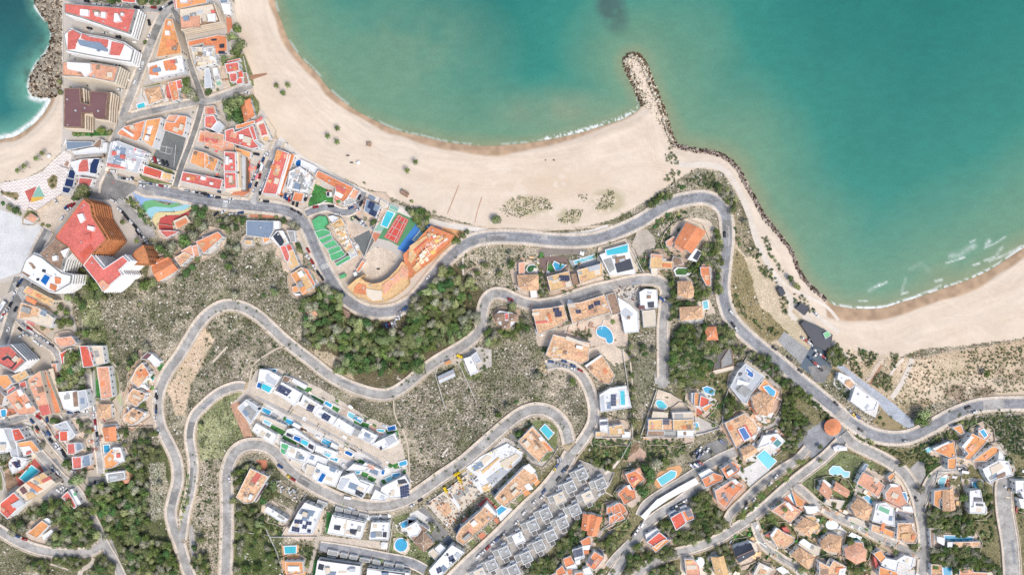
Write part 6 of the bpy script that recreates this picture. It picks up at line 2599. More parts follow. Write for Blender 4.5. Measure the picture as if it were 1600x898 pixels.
def rubble(n,poly,cols,lab,smin=.3,smax=1.2,ang=None,z0=0):
    v=[];f=[];c=[]; xs=[p[0] for p in poly]; ys=[p[1] for p in poly]; t=0
    while t<n:
        px,py=random.uniform(min(xs),max(xs)),random.uniform(min(ys),max(ys))
        t+=1
        if not inpoly(px,py,poly): continue
        M=MB(); x,y=P(px,py,1+z0); s=random.uniform(smin,smax); 
        if ang is None: M.box((x,y,.3+random.random()*1.2+(.0 if s<1 else .2)),(s*random.uniform(.5,3),s*random.uniform(.5,1.3),random.uniform(.3,2.2)),random.uniform(0,3.14))
        else:
            hh=random.choice([.75,.8,.9,1.3,1.6]) +random.random()*.1; kk=random.random(); dd=(random.uniform(2,8),.3) if kk<.4 else ((random.uniform(1.2,4),random.uniform(1,3)) if kk<.8 else (.7,.7))
            M.box((x,y,z0+hh/2),(dd[0],dd[1],hh),-R(ang)+random.choice([0,1.5708]))
        k=len(v); v+=M.v; f+=[tuple(a+k for a in q) for q in M.f]; c+=[tuple(np.array(A(random.choice(cols)))*random.uniform(.75,1.15))]*len(M.f)
    tag(link('rubble' if ang is None else 'terrace_clutter',vcmesh('rubble',v,f,c,ROCK)),lab,'rubble' if ang is None else 'terrace clutter',kind='stuff')
# ------------------------------------------------------------ plants
def blob_crown(name,nl,size,lobes,flat,dark,light,seed,lob=.5):
    r=random.Random(seed); v=[];f=[];c=[]
    cs=[]
    for i in range(lobes):
        a=r.uniform(0,6.28); d=(r.random()**.5)*.62 if i else 0
        cs.append((math.cos(a)*d,math.sin(a)*d,r.uniform(-.1,.25)*flat+(.25*flat if i==0 else 0),r.uniform(.34,.56) if i else .6,r.uniform(.75,1.2)))
    for i in range(nl):
        L=cs[i%lobes]; th=r.uniform(0,6.28); ph=math.acos(r.uniform(-.35,1)); R_=L[3]*r.uniform(.78,1.08)
        n=Vector((math.sin(ph)*math.cos(th),math.sin(ph)*math.sin(th),math.cos(ph)*flat))
        p=Vector(L[:3])+n*R_
        n=(n+Vector((r.uniform(-.7,.7),r.uniform(-.7,.7),r.uniform(-.2,.7)))).normalized(); u=n.orthogonal().normalized(); w=n.cross(u); s=size*r.uniform(.6,1.3); k=len(v)
        v+=[tuple(p+u*s),tuple(p+w*s*.7),tuple(p-u*s),tuple(p-w*s*.7)]; f.append((k,k+1,k+2,k+3))
        t=min(1,max(0,(p.z/flat+.1)/.75))*.75+r.uniform(0,.25); t=t*L[4]  # crown shading painted into leaf colour: upper leaves lit, lower ones shaded
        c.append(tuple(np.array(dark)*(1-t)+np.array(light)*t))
    return vcmesh(name,v,f,c,LEAF)
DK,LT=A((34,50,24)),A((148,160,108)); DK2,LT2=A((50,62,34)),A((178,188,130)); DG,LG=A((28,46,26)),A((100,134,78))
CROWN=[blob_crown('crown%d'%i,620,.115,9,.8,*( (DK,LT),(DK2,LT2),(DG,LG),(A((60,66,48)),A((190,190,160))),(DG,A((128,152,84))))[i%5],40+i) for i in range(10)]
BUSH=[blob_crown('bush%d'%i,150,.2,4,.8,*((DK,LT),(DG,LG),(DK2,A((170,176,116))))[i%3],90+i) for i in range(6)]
tm=MB().tube((0,0,0),(0,0,1),.09,.05,6)
for a in range(4):
    q=a*1.6+.3; tm.tube((0,0,.55+.08*a),(math.cos(q)*.42,math.sin(q)*.42,.95),.045,.02,5)
TRUNK=mesh_of(tm.v,tm.f,'trunk'); TRUNK.materials.append(mat('trunk'))
def palm_mesh(seed):
    r=random.Random(seed); v=[];f=[];c=[]
    for i in range(17):
        a=i*6.283/17+r.uniform(-.15,.15); L=r.uniform(.85,1.1); up=r.uniform(.1,.5); pts=[]
        for j in range(6):
            t=j/5; pts.append(Vector((math.cos(a)*L*t,math.sin(a)*L*t,up*t-(.55+up)*t*t)))
        w=Vector((-math.sin(a),math.cos(a),0)); col=np.array(A((104,118,66)))*r.uniform(.55,1.25)
        for j in range(5):
            w0=.10*math.sin(math.pi*(.15+.8*j/5)); w1=.10*math.sin(math.pi*(.15+.8*(j+1)/5)); k=len(v)
            for s in(-1,1):
                k=len(v); v+=[tuple(pts[j]),tuple(pts[j+1]),tuple(pts[j+1]+w*s*w1-Vector((0,0,w1*.4))),tuple(pts[j]+w*s*w0-Vector((0,0,w0*.4)))]; f.append((k,k+1,k+2,k+3)); c.append(tuple(col*r.uniform(.85,1.15)))
    return vcmesh('fronds',v,f,c,LEAF)
PALMS=[palm_mesh(i) for i in range(3)]
pt=MB()
for j in range(5): pt.tube((0,0,j*.2),(0,0,j*.2+.21),.028 if j else .04,.022)
PTR=mesh_of(pt.v,pt.f,'palm_trunk'); PTR.materials.append(mat('trunk'))
TREES=[];SHR=[];PAL_=[]
def grow():
    TREES.sort(key=lambda a:-a[2]); SHR.sort(key=lambda a:-a[2])
    def place_tree(px,py,r,i):
        h=r*1.35+1.2; x,y=P(px,py,h); e=empty('tree',(x,y,.1))
        ki=i%10 
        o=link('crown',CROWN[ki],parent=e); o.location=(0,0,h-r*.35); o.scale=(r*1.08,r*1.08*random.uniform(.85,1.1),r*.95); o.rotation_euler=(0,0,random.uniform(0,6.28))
        t=link('trunk',TRUNK,parent=e); t.scale=(r*.5,r*.5,h-r*.1)
        reg(e,['round dusty green pine tree','pale olive green pine tree','dark green leafy tree','grey green round pine tree','deep green bushy tree'][ki%5],px,py,'tree','trees of the woods and gardens')
    for i,t in enumerate(TREES[:290]): place_tree(*t,i)
    rest=[(a,'t') for a in TREES[290:]]
    for i,(px,py,r) in enumerate(SHR[:280]):
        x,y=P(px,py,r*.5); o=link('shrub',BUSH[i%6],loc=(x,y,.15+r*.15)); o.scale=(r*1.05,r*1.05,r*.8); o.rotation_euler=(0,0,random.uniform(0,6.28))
        reg(o,['low green shrub','dark green round shrub','olive green shrub'][i%3],px,py,'shrub','shrubs on slopes and in gardens')
    rest2=[(a,'s') for a in SHR[280:]]
    for nm,lab,cat,lst in(('woodland_trees','smaller trees filling the gaps of the woods and gardens','trees',rest),('dune_shrubs','small dune and roadside shrubs in loose patches','shrubs',rest2)):
        if not lst: continue
        V=[];F=[];Cc=[];k0=0
        for (px,py,r),kd in lst:
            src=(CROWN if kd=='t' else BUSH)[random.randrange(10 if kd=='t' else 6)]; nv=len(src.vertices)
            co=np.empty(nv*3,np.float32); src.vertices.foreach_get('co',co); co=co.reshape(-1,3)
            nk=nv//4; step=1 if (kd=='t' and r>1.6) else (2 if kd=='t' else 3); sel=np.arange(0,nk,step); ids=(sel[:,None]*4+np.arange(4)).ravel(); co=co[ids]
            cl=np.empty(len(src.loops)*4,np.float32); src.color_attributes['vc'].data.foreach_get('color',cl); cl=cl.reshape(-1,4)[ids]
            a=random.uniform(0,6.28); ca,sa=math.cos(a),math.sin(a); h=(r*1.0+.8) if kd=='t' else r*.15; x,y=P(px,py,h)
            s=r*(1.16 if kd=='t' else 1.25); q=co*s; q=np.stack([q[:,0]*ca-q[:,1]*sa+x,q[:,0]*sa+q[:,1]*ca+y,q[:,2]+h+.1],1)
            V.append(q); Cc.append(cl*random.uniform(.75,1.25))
        V=np.concatenate(V); Cc=np.concatenate(Cc); Cc[:,3]=1; n=len(V)//4
        me=bpy.data.meshes.new(nm); me.vertices.add(len(V)); me.vertices.foreach_set('co',V.ravel()); me.loops.add(len(V)); me.loops.foreach_set('vertex_index',np.arange(len(V),dtype=np.int32)); me.polygons.add(n); me.polygons.foreach_set('loop_start',np.arange(0,len(V),4,dtype=np.int32)); me.update(calc_edges=True)
        at=me.color_attributes.new('vc','FLOAT_COLOR','CORNER'); at.data.foreach_set('color',Cc.astype(np.float32).ravel()); me.materials.append(LEAF)
        tag(link(nm,me),lab,cat,kind='stuff')
    for i,(px,py,r) in enumerate(PAL_):
        h=8.0 if r>.8 else 5; x,y=P(px,py,h); e=empty('palm_tree',(x,y,.05)); rr=max(2.7,r*1.7)
        o=link('fronds',PALMS[i%3],parent=e); o.location=(0,0,h); o.scale=(rr,)*3; o.rotation_euler=(0,0,random.uniform(0,6.28))
        t=link('trunk',PTR,parent=e); t.scale=(5,5,h)
        reg(e,'small palm tree with spread fronds' if rr<3 else 'palm tree with spread fronds',px,py,'palm tree','palm trees on the beach and streets')
# ------------------------------------------------------------ vehicles
def hull(prof,w): # profile list of (x,z,halfwidth)
    v=[];f=[];n=len(prof)
    for x,z,h in prof: v+=[(x,-h,z),(x,h,z)]
    for i in range(n-1): f.append((2*i,2*i+2,2*i+3,2*i+1))
    return v,f
def car_meshes(L=4.4,W=1.8,kind=0):
    m=MB(); hl,hw=L/2,W/2
    base=[(-hl,-hw*.8),(-hl+.25,-hw),(hl-.45,-hw),(hl,-hw*.72),(hl,hw*.72),(hl-.45,hw),(-hl+.25,hw),(-hl,hw*.8)]
    m.prism(base,.28,.78); top=inset(base,.12); n=8; k=len(m.v)
    m.v+=[(x,y,.78) for x,y in base]+[(x,y,.92) for x,y in top]
    for i in range(n): j=(i+1)%n; m.f.append((k+i,k+j,k+n+j,k+n+i))
    m.f.append(tuple(range(k+n,k+2*n)))
    r0,r1=(-hl+.75,hl-1.75) if kind==0 else (-hl+.15,hl-1.1)
    m.prism([(r0,-hw*.68),(r1,-hw*.68),(r1,hw*.68),(r0,hw*.68)],1.4,1.46,True,True)
    body=mesh_of(m.v,m.f,'car_body')
    g=MB(); b0,b1=(-hl+.25,hl-1.05) if kind==0 else (-hl+.05,hl-.6)
    k=0; g.v=[(b0,-hw*.86,.92),(b1,-hw*.86,.92),(b1,hw*.86,.92),(b0,hw*.86,.92),(r0,-hw*.68,1.4),(r1,-hw*.68,1.4),(r1,hw*.68,1.4),(r0,hw*.68,1.4)]
    g.f=[(0,1,5,4),(1,2,6,5),(2,3,7,6),(3,0,4,7)]
    gl=mesh_of(g.v,g.f,'car_glass'); gl.materials.append(mat('glass'))
    w=MB(); w.tube((0,-.1,0),(0,.1,0),.33,.33,12); w.f.append(tuple(range(11,-1,-1))); wh=mesh_of(w.v,w.f,'wheel'); wh.materials.append(mat('dark'))
    return body,gl,wh
CB,CG,CW=car_meshes(); CB2,CG2,_=car_meshes(4.7,1.9,1)
CM={}
for k_,c_ in dict(w=(240,240,240),d=(46,48,54),g=(176,180,184),r=(176,44,44),b=(52,88,140),m=(110,40,56),y=(235,205,60)).items():
    PAL['car_'+k_]=c_; mm=mat('car_'+k_); mm.node_tree.nodes['Principled BSDF'].inputs['Roughness'].default_value=.3; b=CB.copy(); b.materials.append(mm); b2=CB2.copy(); b2.materials.append(mm); CM[k_]=(b,b2)
ROADZ=.69; CARN=[0]; CARPOS=[]
def car(px,py,ang,col='w'):
    for a in CARPOS:
        if math.dist(a,(px,py))<3.6: return
    CARPOS.append((px,py)); CARN[0]+=1; i=CARN[0]; t=1 if i%4==0 else 0
    x,y=P(px,py,ROADZ); o=link('parked_car',CM[col][t],loc=(x,y,ROADZ)); o.rotation_euler=(0,0,-R(ang)); o.scale=(1.04,1.04,1)
    g=link('windows',(CG,CG2)[t],parent=o)
    for sx in(-1,1):
        for sy in(-1,1): w=link('wheel',CW,parent=o); w.location=(1.35*sx,.8*sy,.33)
    reg(o,CN[col]+(' estate car' if t else ' hatchback car'),px,py,'car','cars on the streets and in the car parks')
# ------------------------------------------------------------ buildings
WINM=MB().box((0,0,0),(1.3,.12,1.3)); WINM=mesh_of(WINM.v,WINM.f,'window'); WINM.materials.append(mat('glass'))
BALM=MB().box((0,0,0),(3.0,1.1,.14)).box((0,-.52,.45),(3.0,.06,.8)); BALM=mesh_of(BALM.v,BALM.f,'balcony'); BALM.materials.append(mat('w'))
WLIST=[]; JIT=[0]
VENTM=MB().box((0,0,.45),(1.1,.9,.9)); VENTM=mesh_of(VENTM.v,VENTM.f,'roof_vent'); VENTM.materials.append(mat('l'))
CHM=MB().box((0,0,.5),(.7,.7,1.4)); CHM.box((0,0,1.25),(.9,.9,.12)); CHM=mesh_of(CHM.v,CHM.f,'chimney'); CHM.materials.append(mat('w'))
def jit(): JIT[0]=(JIT[0]+1)%37; return JIT[0]*.011
def build(b):
    """b: dict(cat,label,items)"""
    fs=[i for i in b['items'] if i[0] in 'fxgX']
    if not fs and not b['items']: return
    allp=[p for i in fs for p in i[4]]
    if not allp: return
    cx,cy=cen(allp); px0,py0=cx,cy; wx,wy=P(cx,cy,fs[0][1]); 
    e=empty(b['cat'],(wx,wy,0)); e['category']=b['cat'].replace('_',' ')
    if b['label']: e['label']=b['label']
    b['obj']=e; walls={}; pcs=[]
    def loc(pts,z): return [(P(x,y,z)[0]-wx,P(x,y,z)[1]-wy) for x,y in pts]
    for it in fs:
        t,h,rc,wc,pts=it[:5]; h=h+jit(); q=ccw(loc(pts,h)); W=MB(); walls[len(walls)]=(wc,W); A_=area(q)
        if t=='f':
            par=.55 if h>4.2 else .25; tw=min(.45 if rc in 'wrRlgm' else .26,math.sqrt(max(A_,1))*.06)
            qi=inset(q,tw)
            if area(qi)<A_*.35 or A_<14: W.prism(q,0,h,False); MB().poly(q,h).obj('roof',mat(rc),e)
            else:
                W.prism(q,0,h+par,False); W.ring(q,qi,h+par); W.inner(qi,h,h+par); MB().poly(qi,h+.01).obj('roof',mat(rc),e)
                if b['cat']!='beach_canopy': pcs.append((t,h,rc,wc,pts,q,A_))
                continue
        elif t=='X':
            r=MB(); r.prism(q,h-.3,h,True,True); r.obj('roof',mat(rc),e)
            pst=mat('metal')
            for p in q: MB().tube((p[0],p[1],0),(p[0],p[1],h-.3),.12,.12).obj('post',pst,e)
        else:
            ov=[ (a) for a in inset(q,-.35)]; rise=min(2.2,math.sqrt(A_)*.18); r=MB(); W.prism(q,0,h,False)
            if t=='g' and len(q)==4:
                if math.dist(ov[0],ov[1])<math.dist(ov[1],ov[2]): ov=ov[1:]+ov[:1]
                a,b_,c,d=ov; m1=((a[0]+d[0])/2,(a[1]+d[1])/2); m2=((b_[0]+c[0])/2,(b_[1]+c[1])/2)
                r.v=[(*a,h-.1),(*b_,h-.1),(*c,h-.1),(*d,h-.1),(*m1,h+rise),(*m2,h+rise)]; r.f=[(0,1,5,4),(2,3,4,5),(1,2,5),(3,0,4)]
                rd=MB().tube((*m1,h+rise),(*m2,h+rise),.16,.16,6).obj('ridge',mat('p' if rc!='p' else 't'),e)
            else:
                g0=cen(ov); n=len(ov); k=.22; long=(max(ov,key=lambda p:math.dist(p,g0)))
                inn=[(g0[0]+(p[0]-g0[0])*k,g0[1]+(p[1]-g0[1])*k) for p in ov]
                r.v=[(*p,h-.1) for p in ov]+[(*p,h+rise) for p in inn]; r.f=[(i,(i+1)%n,n+(i+1)%n,n+i) for i in range(n)]+[tuple(range(n,2*n))]
            r.obj('roof',mat(rc),e)
            if t=='x' and A_>40:
                rm=MB(); n=len(ov)
                for i in range(n): rm.tube(r.v[i],r.v[n+i],.15,.15,5)
                for i in range(n): rm.tube(r.v[n+i],r.v[n+(i+1)%n],.15,.15,5)
                rm.obj('ridge_tiles',mat('k' if rc=='t' else 'c'),e)
            if A_>30: o=link('chimney',CHM,parent=e); c0=cen(q); o.location=(c0[0]+(q[0][0]-c0[0])*.35,c0[1]+(q[0][1]-c0[1])*.35,h+rise*.35)
        pcs.append((t,h,rc,wc,pts,q,A_))
    for wc,W in walls.values():
        if W.v: W.obj('wall',mat(wc),e)
    def top_at(c):
        z=0
        for pc in pcs:
            if inpoly(c[0],c[1],pc[4]): z=max(z,pc[1])
        return z
    for it in b['items']:
        if it[0]=='q':
            pts=it[3]; last=top_at(cen(pts)) or (pcs[-1][1] if pcs else 3)
            dh=it[1]; z=last+(dh if dh>0 else .06)+jit()*.5
            q=ccw(loc(pts,z)); z0=last-.3
            nm='roof_deck' if dh<=.7 else 'roof_structure'
            if dh<0:
                o=MB().prism(q,last+.005,z).obj('well_shade_slab',mat(it[2]),e)  # no hole is cut: thin dark slab paints the shade inside a roof well
            else: o=MB().prism(q,z0,z).obj(nm,mat(it[2]),e)
        elif it[0]=='s':
            pts=it[2]; n=int(it[1]); z=(top_at(cen(pts)) or .2)+.75; p=[Vector(a) for a in loc(pts,z)]
            if len(p)==3: p.append(p[0]+p[2]-p[1])
            for i in range(n):
                t0=(i+.08)/n; t1=(i+.9)/n
                a=p[0].lerp(p[3],t0); b1=p[1].lerp(p[2],t0); c=p[1].lerp(p[2],t1); d=p[0].lerp(p[3],t1)
                L=(b1-a).length; k=max(1,int(L/1.7)); M=MB()
                for j in range(k):
                    u0=(j+.04)/k; u1=(j+.96)/k
                    q=[a.lerp(b1,u0),a.lerp(b1,u1),d.lerp(c,u1),d.lerp(c,u0)]
                    if area([tuple(x) for x in q])<0: q=q[::-1]
                    M.prism([tuple(x) for x in q],z-.05,z)
                M.obj('solar_panels',mat('s'),e)
    for it in b['items']:
        if it[0]=='y':
            e['tiers']=1
            pc=next(p for p in pcs if p[0]=='f'); 
            pc=max(pcs,key=lambda a:a[1]) if it[3]<0 else pcs[int(it[3])]
            z=it[1]
            while z<pc[1]-1: MB().prism(inset(pc[5],-1.0),z,z+.45,True,True).obj('balcony_tier',mat(it[2]),e); z+=3
    if b['cat'] in('villa','townhouse_block','townhouse','house','house_row','apartment_building'):
        for pc in [p for p in pcs if p[0]=='f' and p[6]>70 and p[2] in 'wlcrpotyO'][:3]:
            q=pc[5]; i=max(range(len(q)),key=lambda i:math.dist(q[i],q[(i+1)%len(q)])); dx,dy=q[(i+1)%len(q)][0]-q[i][0],q[(i+1)%len(q)][1]-q[i][1]; L=math.hypot(dx,dy); dx/=L; dy/=L
            xs=[p[0] for p in q]; ys=[p[1] for p in q]; k=min(4,1+int(pc[6]/110)); ii=inset(q,.6)
            for t in range(24):
                if k<=0: break
                x=random.uniform(min(xs),max(xs)); y=random.uniform(min(ys),max(ys)); a,c=random.uniform(1.2,3.4),random.uniform(1.,2.4)
                cr=[(x+dx*u*a-dy*v*c,y+dy*u*a+dx*v*c) for u,v in((-1,-1),(1,-1),(1,1),(-1,1))]
                if all(inpoly(*p,ii) for p in cr):
                    hh=random.choice([.12,.12,.5,2.2 if pc[1]>6.5 else .3]); col=random.choice('glcgbcw' if pc[2] in'wlc' else ('wcwcg' if hh>1 else 'pcokt'))
                    MB().prism(cr,pc[1]-.1,pc[1]+hh+jit()*.3).obj('roof_deck' if hh<1 else 'roof_structure',mat(col),e); k-=1
    # roof clutter
    big=[pc for pc in pcs if pc[0]=='f' and pc[6]>60 and pc[1]>4.5]
    for pc in big[:2]:
        k=min(5,1+int(pc[6]/160)); tries=0
        xs=[p[0] for p in pc[5]]; ys=[p[1] for p in pc[5]]
        while k>0 and tries<30:
            tries+=1; x=random.uniform(min(xs),max(xs)); y=random.uniform(min(ys),max(ys))
            if inpoly(x,y,inset(pc[5],1.2)):
                o=link('roof_vent',VENTM,parent=e); o.location=(x,y,pc[1]); s=random.uniform(.5,1.3); o.scale=(s,s*random.uniform(.7,1.4),s*.9); o.rotation_euler=(0,0,random.uniform(0,3)); k-=1
    # facade openings, candidates
    vis=any(i[0]=='v' or i[0]=='z' for i in b['items'])
    for pc in pcs:
        if pc[1]<3.2 or pc[6]<35: continue
        q=pc[5]; n=len(q)
        for i in range(n):
            a,c=Vector(q[i]),Vector(q[(i+1)%n]); L=(c-a).length
            if L<3.2: continue
            d=(c-a)/L; nrm=Vector((d.y,-d.x)); m=(a+c)/2+Vector((wx,wy)); dc=(-m).normalized()
            if nrm.dot(dc)<.25: continue
            fl=max(1,int(pc[1]/3)); k=max(1,int(L/(3.9 if vis else 4.6)))
            for s in range(fl):
                for j in range(k):
                    pt=a+d*(L*(j+.5)/k); inside=False
                    tp=pt+nrm*.5; 
                    if any(o is not pc and o[1]>(s+.7)*3 and inpoly(tp.x,tp.y,o[5]) for o in pcs): continue
                    pri=m.length/400*(nrm.dot(dc))*(3.0 if vis else 1)*(1 if (s or fl==1) else .8)
                    WLIST.append((pri+random.random()*.15,e,(pt.x,pt.y,s*(pc[1]/fl)+1.6),math.atan2(d.y,d.x),vis,(nrm.x,nrm.y)))
def windows():
    WLIST.sort(key=lambda a:-a[0]); from collections import Counter
    cnt=Counter(); n=0
    for pri,e,p,a,vis,nr in WLIST:
        if cnt[e.name]>=(64 if vis else 6): continue
        if n>=1500: break
        cnt[e.name]+=1; n+=1
        o=link('window',WINM,parent=e); o.location=(p[0]+nr[0]*.03,p[1]+nr[1]*.03,p[2]); o.rotation_euler=(0,0,a)
        if vis and cnt[e.name]%2==0 and not e.get('tiers'): o=link('balcony',BALM,parent=e); o.location=(p[0]+nr[0]*.58,p[1]+nr[1]*.58,p[2]-1.1); o.rotation_euler=(0,0,a)
# ------------------------------------------------------------ specials
def special(kind,px,py,ang,b=None):
    z=ROADZ; x,y=P(px,py,z); lab=b['label'] if b and b['label'] else None
    if kind in('bus','van'):
        L,W,H=(11.5,2.6,3.0) if kind=='bus' else (5.6,2.0,2.4)
        e=empty('bus' if kind=='bus' else 'van',(x,y,z)); e.rotation_euler=(0,0,-R(ang))
        body=[(-L/2,-W/2+.15),(-L/2+.15,-W/2),(L/2-.4,-W/2),(L/2,-W/2+.3),(L/2,W/2-.3),(L/2-.4,W/2),(-L/2+.15,W/2),(-L/2,W/2-.15)]
        MB().prism(body,.35,H,True,True).obj('body',mat('w'),e)
        MB().prism([(p[0]*1.006,p[1]*1.02) for p in body],H*.5,H*.78,False).obj('windows',mat('glass'),e)
        if kind=='bus':
            MB().box((1,0,H+.15),(3,1.6,.3)).obj('air_conditioner',mat('l'),e); MB().prism([(p[0]*1.004,p[1]*1.012) for p in body],.4,1.0,False).obj('stripe',mat('car_b'),e)
        for sx in(-.32,.32):
            for sy in(-1,1): w=link('wheel',CW,parent=e); w.location=(sx*L,sy*(W/2-.1),.35)
        if lab: tag(e,lab,'bus')
        else: reg(e,'white delivery van' if kind=='van' else 'white bus',px,py,kind)
    elif kind in('crane','digger'):
        e=empty('mobile_crane' if kind=='crane' else 'excavator',(x,y,z)); e.rotation_euler=(0,0,-R(ang)); c='car_b' if lab and 'blue' in lab else 'yel'
        MB().box((0,0,1.0),(4.6,2.2,1.1)).obj('chassis',mat(c),e); MB().box((1.5,.5,2.0),(1.4,1.1,1.2)).obj('cab',mat('yel' if c=='yel' else 'w'),e)
        if kind=='crane':
            m=MB().tube((-1,0,1.8),(9,0,5.2),.32,.22,5); m.tube((-1,0,1.5),(-3.4,0,1.6),.5,.5,5); m.obj('boom',mat(c),e)
            m=MB()
            for sx in(-1,1):
                for sy in(-1,1): m.box((sx*1.9,sy*1.9,.3),(.35,1.9,.25))
            m.obj('outriggers',mat('dark'),e)
        else:
            MB().tube((1.8,0,1.6),(4.2,0,3.1),.22,.18,5).tube((4.2,0,3.1),(5.6,0,1.2),.18,.14,5).obj('boom',mat('yel'),e); MB().box((5.7,0,.9),(.8,1,.7)).obj('bucket',mat('dark'),e)
            for sy in(-1,1): MB().box((0,sy*1.1,.4),(3.6,.5,.75)).obj('track',mat('dark'),e)
        for sx in(-1.4,1.4):
            if kind=='crane':
                for sy in(-1,1): w=link('wheel',CW,parent=e); w.location=(sx,sy*1.0,.4); w.scale=(1.3,1.3,1.3)
        if lab: tag(e,lab,'crane')
        else: reg(e,'yellow boom crane' if kind=='crane' else 'small yellow excavator',px,py,'crane' if kind=='crane' else 'excavator')
    elif kind=='round':
        e=empty('round_kiosk',(x,y,0)); tag(e,lab,'kiosk'); r=6.6; n=24
        ring=[(math.cos(i*6.2832/n),math.sin(i*6.2832/n)) for i in range(n)]
        MB().prism([(a*5,b_*5) for a,b_ in ring],0,3.2).obj('wall',mat('c'),e)
        for k,(r0,r1,z0,z1) in enumerate([(6.6,4.4,3.2,4.0),(4.4,2.2,4.05,4.9),(2.2,.1,4.95,5.9)]):
            m=MB(); m.v=[(a*r0,b_*r0,z0) for a,b_ in ring]+[(a*r1,b_*r1,z1) for a,b_ in ring]; m.f=[(i,(i+1)%n,n+(i+1)%n,n+i) for i in range(n)]+[tuple(range(n,2*n))]; m.obj('roof',mat('o'),e)
def small(c,px,py):
    if c=='k':
        x,y=P(px,py,6); e=empty('street_lamp',(x,y,.5)); MB().tube((0,0,0),(0,0,6),.12,.08).obj('pole',mat('dark'),e); MB().tube((0,0,5.9),(1.6,0,6.2),.07,.06).obj('arm',mat('dark'),e); MB().box((1.8,0,6.15),(.9,.4,.16)).obj('lamp',mat('dark'),e); reg(e,'dark street lamp',px,py,'street lamp','street lamps')
    elif c=='w':
        x,y=P(px,py,2.4); e=empty('parasol',(x,y,0)); m=MB(); n=8; m.v=[(math.cos(i*.7854)*1.6,math.sin(i*.7854)*1.6,2.2) for i in range(n)]+[(0,0,2.8)]; m.f=[(i,(i+1)%n,n) for i in range(n)]; m.obj('canopy',mat('w'),e); MB().tube((0,0,0),(0,0,2.3),.05,.05).obj('pole',mat('metal'),e); reg(e,'white parasol',px,py,'parasol','parasols')
    else:
        x,y=P(px,py,.5); e=empty('bench',(x,y,.42)); MB().box((0,0,.45),(2.6,.9,.1)).obj('seat',mat('dark'),e)
        for s in(-1,1): MB().box((s*.9,0,.2),(.12,.8,.4)).obj('leg',mat('dark'),e)
        reg(e,'dark bench',px,py,'bench','benches')
GI=[0]; POOLS=[]
def insea_px(x,y): return inpoly(x,y,SANDP) or inpoly(x,y,SEAL)
SANDP=[(366,-300),(366,0),(374,60),(386,100),(398,150),(422,190),(434,215),(482,250),(560,290),(602,305),(680,335),(760,357),(1600,357),(1600,-300)]
GPOLY=[]
def gsheet(m,pts,sm=False):
    if m not in('grassy','dirt','rocky','graves','dirtgreen'): GPOLY.append(pts)
    GI[0]+=1; z=.02+.0007*GI[0]; p=[P(x,y,z) for x,y in pts]
    if sm: p=smooth(p,2.0,True)
    nm={'grass':'lawn','G':'lawn','grassy':'lawn','asph':'asphalt','asph2':'asphalt','asph3':'asphalt','sandlot':'sandy_plot','court':'sports_court','tengreen':'sports_court','tenred':'sports_court'}.get(m,'pavement')
    o=MB().poly(p,z).obj(nm,mat(m)); o['kind']='structure'; c=cen(pts)
    reg(o,{'lawn':'green lawn','asphalt':'grey asphalt surface','sandy_plot':'sandy plot','sports_court':'hard court surface'}.get(nm,'paved ground'),c[0],c[1],nm.replace('_',' '))
def pool(pts,m,pcs_=None,smoothed=False,parent=None,zz=None):
    POOLS.append((*cen(pts),pts))
    z=(zz+.35) if zz else .84; p=ccw([P(x,y,z) for x,y in pts])
    if smoothed: p=ccw(smooth(p,1.2,True))
    c=cen(p); p=[(a-c[0],b-c[1]) for a,b in p]; out=inset(p,-.7)
    e=empty('swimming_pool',(c[0],c[1],0)); MB().poly(p,z-.02).obj('water',mat(m),e)
    k=MB(); k.prism(out,0 if not zz else zz-.2,z+.06,False); k.ring(out,p,z+.06); k.inner(p,z-.05,z+.06); k.obj('coping',mat('w'),e)
    cc=cen(pts); reg(e,{'poolg':'dark green swimming pool','poole':'emerald green swimming pool','poolt':'dark teal swimming pool','poolb':'deep blue swimming pool','pooll':'pale blue swimming pool','poolc':'turquoise swimming pool','u':'blue freeform swimming pool'}.get(m,'blue swimming pool'),cc[0],cc[1],'swimming pool')
def wall(h,c,w,pts):
    p=[P(x,y,h) for x,y in pts]; w=max(.3,w*.07)
    a=offs(p,w/2); b=offs(p,-w/2); o=MB().prism(b+a[::-1],0,h+.3).obj('garden_wall',mat({'w':'white','c':'c'}.get(c,c)))
    c=cen(pts); reg(o,'long pale garden wall' if len(pts)>2 else 'straight pale garden wall',c[0],c[1],'wall')
LZ=[0]
def strip(pts,w,m,name,z):
    p=[P(x,y,z) for x,y in pts]; a=offs(p,w/2); b=offs(p,-w/2); n=len(a); M=MB(); M.v=[(x,y,z) for x,y in a]+[(x,y,z) for x,y in b]; M.f=[(n+i,n+i+1,i+1,i) for i in range(n-1)]
    o=M.obj(name,mat(m)); o['kind']='structure'; return o
ROADS=[]
